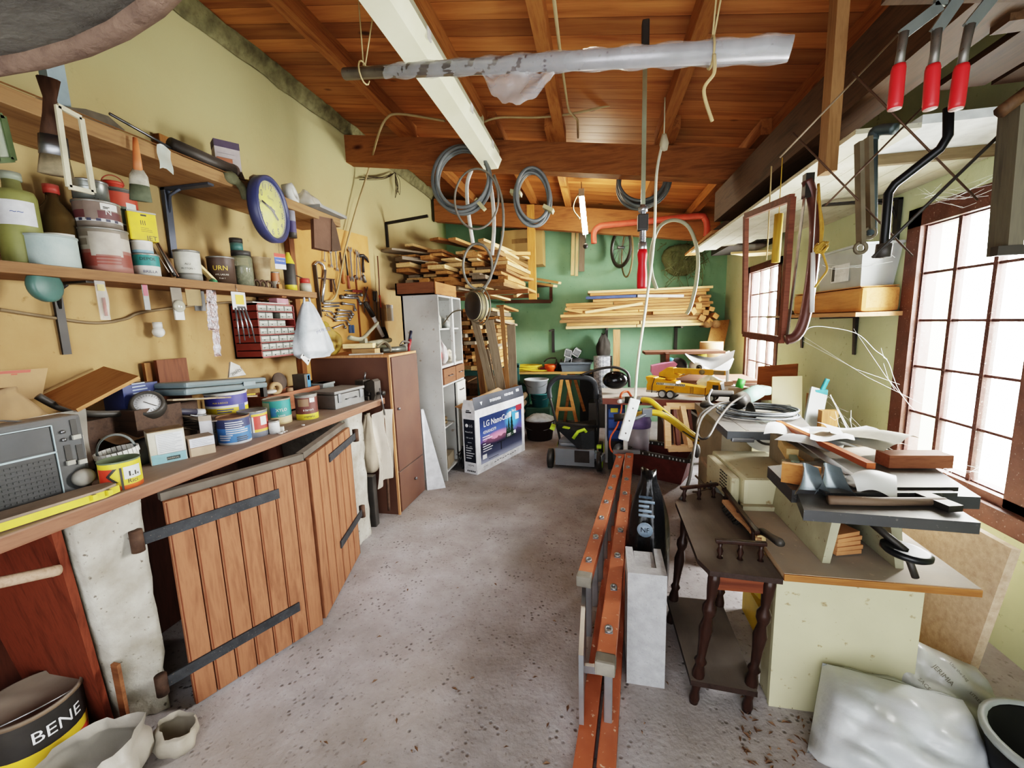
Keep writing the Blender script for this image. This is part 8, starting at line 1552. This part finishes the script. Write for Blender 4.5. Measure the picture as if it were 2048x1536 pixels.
m = MB(); m.lathe([(0, 0), (.11, 0), (.155, .28), (.145, .28), (.1, .02), (0, .02)], 30, None, [0, 0, 0, 0, 0]); part('body', m, mat('0f0f12', .5, 0, .1), t)
m = MB(); m.lathe([(.145, .27), (.163, .272), (.165, .29), (.15, .295), (.145, .285)], 30); part('rim', m, mat('8f9492', .4, 0, .1), t)
m = MB(); r = random.Random(6)
for k in range(150):
 p = P(r.uniform(1480, 1640), r.uniform(1365, 1536), Z=.004) if k < 90 else P(r.uniform(640, 1640), r.uniform(1100, 1536), Z=.004); s = r.uniform(.006, .018); a = r.uniform(0, 6)
 if p.x > .75 and p.y > 1.55: continue
 m.quad(p + V((s * math.cos(a), s * math.sin(a), .001)), p + V((-s * .35 * math.sin(a), s * .35 * math.cos(a), .006)), p + V((-s * math.cos(a), -s * math.sin(a), .001)), p + V((s * .35 * math.sin(a), -s * .35 * math.cos(a), .004)))
o = solo('dry_leaves', m, mat('5c4436', .8, 0, .3, 60, col2='7d6148'), 'dry leaf and bark litter scattered on the concrete floor', 'litter'); o['kind'] = 'stuff'
t = thing('window_shelf', 'pale plank shelf on iron brackets between the two windows', 'shelf', (1.6, 3.1, 1.47))
m = MB(); m.box(1.5, 2.83, 1.478, 1.745, 3.85, 1.503); part('plank', m, wood('b08660', '8a6442', axis=1, rnd=.03), t, world=True)
for y in (4.0, 3.25):
 m = MB(); m.prism([(0, 0), (.022, 0), (.008, -.26), (0, -.26)], .03, MT.Translation((1.745, y, 1.476)) @ rot(PI, 'Z') @ rot(PI / 2, 'X')); m.box(1.52, y, 1.466, 1.745, y + .03, 1.476); part('bracket', m, DARKM, t, world=True)
t = thing('wooden_box', 'long pale wooden box with rounded end on the window-wall shelf', 'box', (1.62, 3.15, 1.504))
m = MB(); m.box(1.54, 2.86, 1.504, 1.74, 3.74, 1.65, bev=.025); part('body', m, wood('b8854f', '96663a', axis=1, rnd=.02), t, world=True)
m = MB(); m.box(1.542, 2.88, 1.651, 1.738, 3.72, 1.657); part('lid', m, wood('a87848', '8a5c34', axis=1, rnd=.02), t, world=True)
t = thing('storage_box', 'translucent plastic storage box with white label on the long wooden box', 'box', (1.62, 3.05, 1.658)); y0, y1, zt = 2.88, 3.42, 1.9
m = MB(); a = [V((1.56, y0 + .04, 1.659)), V((1.56, y1 - .04, 1.659)), V((1.73, y1 - .04, 1.659)), V((1.73, y0 + .04, 1.659))]; b = [V((1.535, y0, zt)), V((1.535, y1, zt)), V((1.74, y1, zt)), V((1.74, y0, zt))]
for i in range(4): m.quad(a[i], a[(i + 1) % 4], b[(i + 1) % 4], b[i])
m.quad(*a); part('tub', m, glassy('milky_plastic', 'b3b9b9', .6, .3), t, world=True)
m = MB()
for i in range(4): m.beam(b[i], b[(i + 1) % 4], .02, .014)
part('rim', m, mat('aab0b0', .4), t, world=True)
m = MB(); m.box(0, -.001, 0, .2, 0, .11, MT.Translation((1.545, 3.22, 1.70)) @ rot(-PI / 2, 'Z')); m.mi = 1; Mx = MT.Translation((1.544, 3.12, 1.77)) @ rot(-PI / 2, 'Z'); m.text('SPECIAL', .022, Mx, 1); m.text('RANGEMENT', .02, Mx @ loc(0, 0, -.026), 1); m.box(-.09, -.0015, -.06, -.06, 0, .03, Mx); part('label', m, [c_('d5d8d8', dust=0), c_('2a2c2e', dust=0)], t, world=True)
m = MB(); m.cbox((1.65, 4.05, 1.0), .0001, .0001, .0001) if False else m.tube(curve([(1.6, 3.9, 1.5), (1.62, 4.05, 1.53), (1.66, 4.2, 1.5)]), .03, 7, flat=.5); m.box(1.55, 3.86, 1.478, 1.745, 4.3, 1.495); solo('driftwood', m, GREYW, 'rough grey driftwood board past the end of the plank shelf', 'board')
bracket('dark iron bracket holding the overhead platform by the big window', V((1.744, 2.95, 2.155)), .34, .4, DARKM, -1, PI, w=.04, th=.012)
r = random.Random(3); t = thing('overhead_platform', 'platform of whitish tongue-and-groove boards hung under the roof along the window wall', 'platform', (1.36, 3.2, 2.18)); PLK = mat('c4c3b0', .7, 0, .12, 5, col2='a9a68e', spk='7d745c')
for i in range(7):
 x0 = .98 + .11 * i; m = MB(); m.box(x0, 2.36 if i > 1 else 1.95, 2.18, x0 + .107, 4.85 - .16 * i + r.uniform(-.1, .1), 2.198); part('board', m, PLK, t, world=True)
m = MB(); m.box(1.2, 2.33, 2.17, 1.74, 2.358, 2.215); part('end_batten', m, wood('6f6048', '50442f', rnd=.03), t, world=True)
m = MB(); m.box(1.24, 2.02, 2.216, 1.74, 2.5, 2.25); solo('foam_board', m, c_('e6ecea', dust=0), 'thick white insulation sheet lying on the overhead platform', 'sheet')
for i, (x0, y0, y1, z, lab) in enumerate(((.96, 3.9, 5.2, 2.215, 'brown board sticking out furthest on top of the overhead platform'), (1.1, 3.9, 5.0, 2.235, 'second brown board on top of the overhead platform'), (1.02, 2.1, 3.6, 2.215, 'long dusty board lying along the overhead platform edge'))):
 stick(lab, (x0 + .05, y0, z), (x0 + .09, y1, z), .11, .022, ENDS[[1, 3, 4][i]], None)
m = MB(); m.hexa([V((1.28, 4.5, 2.1)), V((1.7, 4.5, 2.1)), V((1.7, 4.75, 2.1)), V((1.5, 4.75, 2.1)), V((1.28, 4.5, 2.12)), V((1.7, 4.5, 2.12)), V((1.7, 4.75, 2.12)), V((1.5, 4.75, 2.12))]); solo('shelf_board', m, PALE, 'pale board corner jutting below the far end of the overhead platform', 'board')
m = MB()
for k in range(4): m.box(1.36 + .06 * k, 4.4, 2.2, 1.39 + .06 * k, 4.44, 2.52 - .03 * (k % 2))
m.box(1.3, 4.45, 2.2, 1.7, 5.3, 2.48); solo('cable_bundle', m, mat('2e2a28', .6, .1, .4, 30, spk='6d6d70'), 'dark crate of bars stored at the far end of the overhead platform', 'crate')
t = thing('strip_light', 'long pale twin fluorescent fitting with dusty diffuser hanging under the rafter', 'light fitting', (-.87, 2.7, 2.8))
m = MB(); m.box(-.95, 1.62, 2.87, -.79, 3.63, 2.93); m.box(-.9, 2.0, 2.93, -.84, 2.04, 3.07); m.box(-.9, 3.3, 2.93, -.84, 3.34, 3.07); part('housing', m, mat('b5b59c', .5, 0, .08, 4, spk='7d7a5c'), t, world=True)
m = MB(); y0, y1 = 1.6, 3.65; m.hexa([V((-.93, y0, 2.8)), V((-.81, y0, 2.8)), V((-.81, y1, 2.8)), V((-.93, y1, 2.8)), V((-.965, y0, 2.87)), V((-.775, y0, 2.87)), V((-.775, y1, 2.87)), V((-.965, y1, 2.87))]); part('diffuser', m, mat('d0cfb4', .3, 0, .08, 3, col2='b9b796', emit=.35), t, world=True)  # faint glow added to the diffuser, lifting the light overhead
for y in (2.05, 2.75, 3.3):
 m = MB(); m.box(-.775, y, 2.84, -.768, y + .04, 2.89); part('clip', m, WHT, t, world=True)
a_, b_ = P(690, 148, Y=2.0), P(1582, 97, Y=1.65); d_ = b_ - a_
t = thing('wrapped_pole', 'long metal pole loosely wrapped in clear film, slung on strings across the room', 'pole', a_.lerp(b_, .5))
m = MB(); m.tube([a_, a_ + d_ * .2, a_ + d_ * .2, b_], [.026, .026, .029, .034], 14); part('pole_tube', m, mat('a5a3a8', .3, .5, .2, 7, spk='7d7a78'), t, world=True)
FILMC = glassy('cling_film', 'dfe3e6', .3, .1); dn = d_.normalized()
m = MB(); fm = frame(a_, b_); Lp = d_.length
m.grid(60, 12, lambda u, v: fm @ V((Lp * (.13 + .87 * u), (.029 + .012 * u + .005 * math.sin(u * 90 + v * 9)) * math.cos(2 * PI * v), (.029 + .012 * u + .005 * math.sin(u * 70 + v * 12)) * math.sin(2 * PI * v)))); part('film_wrap', m, FILMC, t, world=True)
m = MB(); m.grid(20, 8, lambda u, v: fm @ V((Lp * (.40 + .17 * u), .01 * math.sin(v * 7 + u * 9), -.03 - .12 * math.sin(PI * u) ** .7 * v + .006 * math.sin(u * 30)))); part('film_tatter', m, FILMC, t, world=True)
STR = mat('b9a57a', .9, 0, .1)
for nm, px, tops, lab in (('left', 745, ((714, -40), (768, -40)), 'string tied round the bare end of the wrapped pole'), ('right', 1467, ((1450, -40), (1482, -40)), 'string with dangling end tied round the thick end of the wrapped pole')):
 f = (px - 690) / 892; c = a_ + d_ * f; m = MB(); zc = c.z
 for tx, ty in tops: p = P(tx, ty, Y=c.y + .02); q_ = V((p.x, p.y, roofz(p.x) - .005)); m.rod(c + V((0, 0, 0)), q_, .0032, 5)
 m.tube([c + V((0, .046 * math.cos(k), .046 * math.sin(k))) for k in [i * .5 for i in range(13)]], .004, 5)
 if nm == 'right': m.tube(curve([c + V((0, -.045, -.03)), c + V((-.0, -.05, -.09)), c + V((-.03, -.05, -.14)), c + V((.0, -.05, -.24))]), .006, 6)
 solo('string', m, STR, lab, 'string')
c0, c1 = P(1291, 62, Y=2.0), P(1284, 577, Y=2.0); L_ = c0.z - c1.z
t = thing('bar_clamp', 'long steel bar clamp with bright red handle hanging from the rafter', 'bar clamp', V((c0.x, 2.0, c1.z)))
m = MB(); m.box(-.009, -.004, .27, .009, .004, L_); part('bar', m, mat('9aa08a', .3, .8, .1), t)
m = MB(); m.cbox((0, 0, L_ - .03), .03, .04, .13, bev=.006); m.cbox((0, .02, L_ + .0), .02, .06, .03); part('fixed_jaw', m, BLACK, t)
m = MB(); m.cbox((0, 0, .285), .045, .04, .07, bev=.006); part('sliding_jaw', m, BLACK, t)
m = MB(); m.cyl(.012, .2, .36, 12); m.cyl(.02, .33, .35, 12)
for k in range(8): m.cyl(.015, .205 + .007 * k, .208 + .007 * k, 12)
m.cyl(.018, .16, .2, 14); part('screw', m, mat('b5b8bc', .3, .9, .1), t)
m = MB(); m.lathe([(0, 0), (.02, 0), (.022, .01), (.022, .06), (.018, .11), (.022, .15), (.019, .17), (0, .17)], 16); part('handle', m, mat('b51c24', .35, 0, .08, 8), t)
t = thing('power_strip', 'white power strip hanging on a long white cord above the ladder', 'power strip', P(1252, 880, Y=2.9)); A, B = P(1270, 798, Y=2.95), P(1246, 880, Y=2.9)
m = MB(); m.beam(A, B, .07, .045, up=(0, 1, 0), bev=.008); part('strip_body', m, c_('e4e8e8', dust=0), t, world=True)
m = MB()
for k in range(3): p = A.lerp(B, .2 + .3 * k); m.cyl(.006, 0, .004, 10, MT.Translation(p + V((0, -.036, 0))) @ rot(PI / 2, 'X'))
part('screw', m, mat('6d6d6d', .5), t, world=True)
m = MB(); m.tube(curve([P(1328, 275, Y=3.0), P(1313, 350, Y=3.0), P(1308, 480, Y=3.0), P(1292, 610, Y=2.98), P(1276, 720, Y=2.96), A]), .009, 8); part('cord', m, c_('cfd0bc', dust=0), t, world=True)
m = MB(); p = P(1328, 285, Y=3.0); m.lathe([(0, -.05), (.02, -.045), (.028, -.01), (.02, .03), (.01, .05), (0, .052)], 10, MT.Translation(p)); m.jitter(.004, 3); m.rod(p + V((0, 0, .04)), V((p.x, p.y, roofz(p.x) - .1)), .004, 6); part('taped_joint', m, mat('bdb8a0', .7, 0, .1), t, world=True)
CAB = mat('a3906a', .7, 0, .1)
m = MB(); m.tube(curve([P(690, 500, X=-2.2), P(712, 420, X=-2.18), P(740, 330, X=-2.1), P(755, 275, Y=3.3), P(772, 238, Y=3.2), P(800, 228, Y=3.2), P(890, 242, Y=3.2)]), .009, 7); m.tube(curve([P(650, 603, X=-2.2), P(672, 590, X=-2.2), P(690, 500, X=-2.2)]), .008, 7); solo('hanging_cable', m, CAB, 'grey-brown cable drooping from the ceiling down to the tool board', 'cable')
m = MB(); m.tube(curve([P(965, 245, Y=3.35), P(1000, 235, Y=3.35), P(1090, 234, Y=3.35), P(1180, 220, Y=3.35), P(1325, 182, Y=3.3)]), .008, 7); solo('ceiling_cable', m, CAB, 'pale cable slung loosely across the ceiling between rafters', 'cable')
m = MB(); m.tube([P(1108, 0, Y=1.75), P(1122, 120, Y=2.35), P(1135, 210, Y=3.05), P(1138, 222, Y=3.1), P(1155, 240, Y=3.35), P(1156, 275, Y=3.66)], .008, 6); solo('rafter_cable', m, CAB, 'cable fixed along the middle rafter with a kink at the cross beam', 'cable')
HOSE = mat('6d7272', .5, 0, .12, 10)
def coil(label, px, py, rx, rz, Y, n, r_, mt, ties=(), tilt=0, a0=0, a1=2 * PI, name='hose_coil', cat='hose', seed=1):
 rr = random.Random(seed); c = P(px, py, Y=Y); k = depth(c) / F; t = thing(name, label, cat, c); m = MB()
 for i in range(n):
  Mx = MT.Translation(c + V((rr.uniform(-.015, .015), .022 * (i - n / 2), rr.uniform(-.02, .02)))) @ rot(tilt, 'Z'); f = rr.uniform(.93, 1.06)
  m.tube([Mx @ p for p in ring_pts((0, 0, 0), 1, 40, 'Y', a0, a1, rx * k * f, rz * k * f)], r_, 7, abs(a1 - a0 - 2 * PI) < 1e-6)
 part('coil', m, mt, t, world=True)
 for a in ties:
  m = MB(); p = c + V((rx * k * math.cos(a), 0, rz * k * math.sin(a))); m.cbox(p, .09, .1, .03, 0, ry=-a + PI / 2 * 0); part('tie', m, mat('b9b48c', .6), t, world=True)
 return c, k
coil('large grey hose coil with pale tie hanging below the end of the strip light', 925, 363, 57, 60, 3.5, 4, .014, HOSE, (-.9,), seed=2)
coil('thin grey cable loop overlapping the large hose coil', 955, 395, 46, 58, 3.45, 1, .009, mat('77736a', .6), (), seed=4)
coil('narrow grey hose coil with two pale ties hanging from the cross beam', 1066, 396, 35, 50, 3.66, 5, .013, HOSE, (-.5, 2.9), .5, seed=6)
coil('thick grey cable coil hanging behind the cross beam near the red-handled clamp', 1285, 362, 48, 48, 3.9, 6, .014, mat('5d605e', .5, 0, .15), (), seed=8)
m = MB(); m.tube(curve([P(943, 340, Y=3.6), P(934, 370, Y=3.6), P(936, 420, Y=3.6), P(946, 488, Y=3.6)]), .017, 8); m.tube(curve([P(975, 345, Y=3.6), P(984, 390, Y=3.6), P(988, 450, Y=3.6), P(984, 510, Y=3.6)]), .017, 8); solo('white_conduit', m, c_('dcdcd4', dust=0), 'two white cable ends dangling through the hose coils', 'conduit')
m = MB(); m.tube(curve([P(988, 350, Y=3.55), P(1004, 400, Y=3.55), P(1006, 460, Y=3.55), P(996, 510, Y=3.55), P(982, 550, Y=3.55), P(965, 585, Y=3.55)]), .011, 7); c = P(955, 533, Y=3.55); m.tube([c + V((.13 * math.cos(a), 0, .19 * math.sin(a))) for a in [i * PI / 14 for i in range(28)]], .011, 7, True); solo('reel_cable', m, mat('77756c', .55), 'grey cable loop carrying the round cable reel', 'cable')
t = thing('cable_reel', 'cream and black round cable reel hanging before the timber stack', 'cable reel', P(955, 650, Y=3.55)); c = P(953, 612, Y=3.55); Mx = MT.Translation(c) @ rot(.9, 'Z') @ rot(PI / 2, 'Y')
m = MB(); m.lathe([(0, -.05), (.11, -.05), (.12, -.04), (.12, -.03), (.1, -.028), (.1, .028), (.12, .03), (.12, .04), (.11, .05), (0, .05)], 24, Mx, [1, 1, 0, 0, 0, 0, 0, 0, 0]); part('drum', m, [c_('d2c8a0', dust=0), BLACK], t, world=True)
m = MB()
for k in range(3): m.tube([Mx @ p for p in ring_pts((0, 0, -.03 + .03 * k), .13 + .015 * k, 24, 'Z')], .006, 6, True)
m.tube(curve([P(925, 620, Y=3.55), P(905, 625, Y=3.6), P(885, 650, Y=3.7)]), .006, 6); part('flex', m, mat('6f6a5a', .6), t, world=True)
m = MB(); r = random.Random(1)
for k in range(7): p = P(790, 345, X=-2.2); q_ = P(r.uniform(715, 740), r.uniform(345, 362), X=-2.2) if k < 3 else P(r.uniform(790, 803), r.uniform(385, 405), X=-2.2); m.tube(curve([p, p.lerp(q_, .5) + V((.01, r.uniform(-.05, .05), r.uniform(-.03, .05))), q_, p.lerp(q_, .4) + V((.02, r.uniform(-.05, .05), -.04)), p]), .0028, 5)
solo('wire_bundle', m, mat('4f4536', .6, .4), 'tangle of thin dark wire hung on the yellow wall below the cross beam', 'wire')
t = thing('tube_lamp', 'short lit fluorescent tube hanging upright beneath the roof at the back', 'lamp', P(1170, 470, Y=4.9)); A, B = P(1163, 390, Y=4.9), P(1171, 468, Y=4.9)
m = MB(); m.rod(A, B, .028, 14); part('tube', m, mat('fff1d8', .4, 0, 0, 1, emit=70), t, world=True)
m = MB(); m.beam(A + V((0, 0, .06)), A + V((0, 0, -.02)), .06, .06); part('lamp_holder', m, c_('b5b09c', dust=0), t, world=True)
m = MB(); m.tube(curve([A + V((0, 0, .05)), P(1150, 400, Y=4.9), P(1147, 420, Y=4.9), P(1160, 438, Y=4.9)]), .008, 6); m.rod(A + V((0, 0, .06)), V((A.x, A.y, roofz(A.x) - .05)), .005, 5); part('flex', m, mat('8a7d5c', .6), t, world=True)
m = MB(); m.rod(B, B + V((0, 0, -.12)), .005, 5); m.ball(B + V((0, 0, -.13)), .03, 7); part('end_cap', m, BLACK, t, world=True)
m = MB(); m.tube(curve([P(1188, 487, Y=5.6), P(1188, 465, Y=5.6), P(1197, 454, Y=5.6), P(1215, 450, Y=5.6), P(1300, 442, Y=5.6), P(1395, 432, Y=5.6), P(1410, 438, Y=5.6), P(1414, 452, Y=5.6), P(1413, 472, Y=5.6)], 5), .036, 10); solo('orange_pipe', m, c_('c8503a', dust=.2), 'long orange-red bent pipe slung under the far cross beam', 'pipe')
m = MB(); m.tube(curve([P(1313, 578, Y=4.3), P(1303, 545, Y=4.3), P(1303, 500, Y=4.3), P(1318, 455, Y=4.3), P(1348, 440, Y=4.3), P(1378, 455, Y=4.3), P(1395, 505, Y=4.3), P(1393, 560, Y=4.3), P(1382, 610, Y=4.3), P(1373, 628, Y=4.3)]), .017, 8); solo('hose_arc', m, mat('b5b8a0', .4, 0, .1), 'pale plastic hose hanging in a tall arch before the green wall', 'hose')
t = thing('hanging_casement', 'slim reddish wooden window sash hanging edge-on from the platform', 'window sash', P(1500, 675, Y=2.45)); fr4 = [P(1492, 432, Y=2.45), P(1584, 395, Y=1.9), P(1564, 680, Y=1.9), P(1489, 668, Y=2.45)]; SWD = wood('6a4030', '4a2a1e', rnd=.02)
for k in range(4): m = MB(); m.beam(fr4[k], fr4[(k + 1) % 4], .02, .028); part('sash_bar', m, SWD, t, world=True)
m = MB(); a, b = P(1558, 428, Y=2.1), P(1551, 525, Y=2.1); m.rod(a, b, .017, 10); m.rod(a, V((a.x, a.y, 2.17)), .002, 4); solo('yellow_stick', m, wood('b5933c', '8a6c24', axis=2, rnd=.02), 'short yellow wooden stick hanging inside the reddish sash', 'stick')
m = MB(); m.tube([V((P(1538, 420, Y=2.2).x, 2.2, 2.17)), P(1536, 480, Y=2.2), P(1533, 520, Y=2.2)], .003, 5); solo('white_string', m, STR, 'thin pale string dangling beside the yellow stick', 'string')
t = thing('bow_saw', 'brown tubular bow saw hanging upright from the overhead platform', 'bow saw', P(1590, 680, Y=1.85)); m = MB(); m.tube(curve([P(1614, 360, Y=1.9), P(1626, 400, Y=1.9), P(1630, 470, Y=1.88), P(1622, 560, Y=1.86), P(1608, 640, Y=1.85), P(1592, 672, Y=1.85), P(1572, 680, Y=1.85)]), .02, 10); part('bow', m, mat('5a3a34', .35, .2, .15, 10), t, world=True)
m = MB(); m.beam(P(1612, 370, Y=1.9), P(1574, 676, Y=1.86), .003, .02, up=(0, 1, 0)); part('blade', m, OLDS, t, world=True)
m = MB(); m.cbox(P(1616, 372, Y=1.9), .03, .03, .09); part('tension_lever', m, DARKM, t, world=True)
m = MB(); m.rod(P(1626, 505, Y=1.8), P(1624, 625, Y=1.8), .008, 8); m.rod(P(1626, 505, Y=1.8), P(1633, 380, Y=1.85), .002, 4); solo('white_rod', m, WHT, 'white rod hanging beside the bow saw', 'rod')
m = MB(); r = random.Random(2); k0 = P(1641, 496, Y=1.8)
m.tube(curve([P(1637, 368, Y=1.85), P(1640, 420, Y=1.8), P(1642, 460, Y=1.8), k0]), .005, 5); m.tube(curve([P(1634, 390, Y=1.85), P(1646, 450, Y=1.8), k0]), .004, 5)
for k in range(9): a = r.uniform(0, 6); m.tube([k0 + V((.022 * math.cos(a + i), .012 * math.sin(i * 2 + k), .02 * math.sin(a + i * 1.3))) for i in range(6)], .004, 5)
m.tube(curve([k0, P(1650, 520, Y=1.8), P(1654, 540, Y=1.8), P(1640, 560, Y=1.78), P(1630, 575, Y=1.78)]), .004, 5); solo('twine', m, mat('b08a3c', .9, 0, .2, 30), 'ochre twine with a big knot hanging by the bow saw', 'twine')
FB = mat('6f6654', .6, .3, .2, 12)
for i, (x, y0, y1, X_, lab) in enumerate(((1722, 285, 488, 0, 'long flat metal bar with ringed end hanging by the big window'), (1740, 275, 458, 1, 'shorter flat metal bar with ringed end hanging behind the long one'))):
 Y = 1.55 + .04 * i; a, b = P(x - 4, y0, Y=Y), P(x, y1, Y=Y); t = thing('metal_bar', lab, 'bar', b); m = MB(); m.beam(a, b, .012, .03, up=(0, 1, 0)); part('flat_bar', m, FB, t, world=True)
 m = MB(); m.tube([b + V((.016 * math.cos(q), 0, .016 * math.sin(q) - .012)) for q in [j * PI / 6 for j in range(12)]], .006, 6, True); part('end_ring', m, FB, t, world=True)
m = MB(); m.tube(curve([P(1745, 282, Y=1.6), P(1752, 262, Y=1.6), P(1790, 258, Y=1.55)]), .016, 8); m.rod(P(1745, 282, Y=1.6), P(1744, 470, Y=1.6), .014, 8); solo('hook_bar', m, mat('4f5a5c', .5, .4, .1), 'dark grey hooked bar over the two flat bars', 'hook')
t = thing('crank_rod', 'black bent crank rod hanging before the big window', 'crank', P(1768, 510, Y=1.35)); m = MB(); m.tube([P(1897, 215, Y=1.3), P(1896, 272, Y=1.3), P(1880, 298, Y=1.3), P(1790, 368, Y=1.35), P(1776, 388, Y=1.35), P(1768, 490, Y=1.35), P(1766, 515, Y=1.35)], .0105, 10); part('rod', m, mat('17181a', .35, .3, .05), t, world=True)
m = MB(); m.rod(P(1769, 488, Y=1.35), P(1765, 515, Y=1.35), .018, 10); part('socket', m, BLACK, t, world=True)
WIR = mat('5a4638', .6, .5, .2)
for i, (x0, y0, x1, y1, Y, lab) in enumerate(((1560, 315, 1795, 70, 1.5, 'long straight thin rod running up to the red-handled tools'), (1705, 145, 1955, 400, 1.4, 'thin rod crossing the black crank rod diagonally'), (1650, 412, 1845, 215, 1.5, 'thin rod slanting up before the overhead platform'), (1745, 515, 2030, 240, 1.3, 'thin dark rod slanting across the big window'), (1585, 265, 1825, 512, 1.55, 'thin brown rod slanting down past the flat bars'))):
 m = MB(); m.rod(P(x0, y0, Y=Y), P(x1, y1, Y=Y), .0028 if i != 3 else .004, 6); solo('thin_rod', m, [mat('8a7a66', .5, .5), WIR, WIR, DARKM, WIR][i], lab, 'rod')
for i, (x0, x1, xm, ym, xt, yt, lab) in enumerate(((1789, 1798, 1808, 65, 1880, 12, 'red-handled clamp on the ceiling rail, platform side of the three'), (1860, 1866, 1874, 60, 1915, 0, 'red-handled clamp on the ceiling rail, middle one of three'), (1912, 1924, 1940, 50, 1985, -5, 'red-handled clamp on the ceiling rail, window side of the three'))):
 Y = 1.12; t = thing('hanging_clamp', lab, 'clamp', P(x0, 220, Y=Y), group='red-handled clamps hanging overhead'); a, b = P(x0, 218, Y=Y), P(x1, 130, Y=Y)
 m = MB(); m.tube([a, a.lerp(b, .1), a.lerp(b, .9), b], [.0125, .0135, .013, .011], 12); m.mi = 1; m.cyl(.012, -.001, 0.0, 12, frame(a, b) @ rot(PI / 2, 'Y')); part('handle', m, [mat('b3262a', .4, 0, .08, 12), c_('d8b0a8', dust=0)], t, world=True)
 m = MB(); m.tube([b, P(x1 + 4, 105, Y=Y), P(xm, ym, Y=Y)], [.009, .008, .009], 8); part('screw', m, OLDS, t, world=True)
 m = MB(); m.beam(P(xm - 4, ym + 5, Y=Y), P(xt, yt, Y=Y), .022, .008, up=(0, 1, 0)); m.beam(P(xt, yt, Y=Y), P(xt + 10, yt - 60, Y=Y), .022, .008, up=(0, 1, 0)); part('bar', m, mat('8f9896', .3, .7, .15, 12), t, world=True)
m = MB(); m.beam(P(1780, -30, Y=1.12), P(2080, -40, Y=1.12), .04, .05); solo('clamp_rail', m, DARKBEAM, 'dark wooden rail under the roof from which the red-handled clamps hang', 'rail')
t = thing('hanging_post', 'weathered dark plank with black iron bar hanging before the big window', 'plank', P(2010, 500, Y=1.25)); m = MB(); m.beam(P(2034, 215, Y=1.25), P(2008, 510, Y=1.25), .03, .055, up=(0, 1, 0)); part('plank', m, wood('5d584a', '45413a', axis=2, rnd=.03), t, world=True)
m = MB(); m.beam(P(1988, 503, Y=1.23), P(2070, 498, Y=1.23), .02, .022); part('iron_bar', m, BLACK, t, world=True)
m = MB(); m.rod(P(2000, 225, Y=1.2), P(2060, 180, Y=1.2), .014, 8); solo('dark_bar', m, DARKBEAM, 'dark round bar under the roof above the hanging plank', 'bar')
for i, (x0, y0, y1, z, lab) in enumerate(((1.22, 1.0, 1.95, 2.3, 'dark loft board nearest the wall plate, above the big window'), (1.42, .95, 1.98, 2.31, 'dark loft board in the middle above the big window'), (1.6, .9, 1.9, 2.3, 'dark loft board against the window wall above the big window'))):
 m = MB(); m.box(x0, y0, z, x0 + .16, y1, z + .022); solo('loft_board', m, wood('44301f', '2f2115', axis=1, rnd=.1), lab, 'board')
m = MB(); m.box(1.1, 1.5, 2.27, 1.75, 1.56, 2.299); solo('loft_batten', m, DARKBEAM, 'dark crosswise batten carrying the loft boards above the big window', 'batten')
WEB = mat('d5d8d4', .8, 0, 0); WEB.use_nodes = True; r = random.Random(10)
def web(label, pts, n, spread, w=.0009):
 m = MB(); c = [V(p) for p in pts]; m.tube(curve(c), w, 4)
 for k in range(n): i = r.randrange(len(c)); j = r.randrange(len(c)); a = c[i] + V([r.uniform(-spread, spread) for _ in range(3)]); b = c[j] + V([r.uniform(-spread, spread) for _ in range(3)]); m.tube([a, a.lerp(b, .5) + V((0, 0, -.02)), b], .0005, 3)
 o = solo('cobweb', m, WEB, label, 'cobweb'); o['kind'] = 'stuff'
web('long dusty cobweb strand looping from the bow saw to the big window frame', [P(1600, 680, Y=2.0), P(1620, 655, Y=2.1), P(1660, 655, Y=2.2), P(1715, 668, Y=2.3), P(1750, 700, Y=2.4), P(1775, 722, Y=2.45), P(1795, 775, Y=2.5), P(1820, 812, X=1.72)], 5, .03)
web('short cobweb strand below the plastic storage box', [P(1645, 530, Y=2.0), P(1665, 538, Y=2.0), P(1700, 535, Y=2.0), P(1745, 530, Y=2.0), P(1770, 505, Y=2.0), P(1790, 515, Y=2.0)], 4, .02)
web('cobweb hanging between teal clamp and paper heap', [P(1660, 790, Y=2.6), P(1680, 830, Y=2.5), P(1700, 870, Y=2.4), P(1720, 890, Y=2.3), P(1780, 905, Y=2.2)], 14, .04)
web('cobweb over the corner of the window sill', [P(1790, 905, Y=2.2), P(1830, 925, Y=2.15), P(1880, 945, Y=2.05), P(1930, 930, X=1.7)], 14, .05)
web('cobweb across the top of the big window', [P(1850, 395, Y=2.3), P(1890, 385, Y=2.2), P(1940, 395, Y=2.1), P(2000, 372, Y=2.05)], 12, .05)
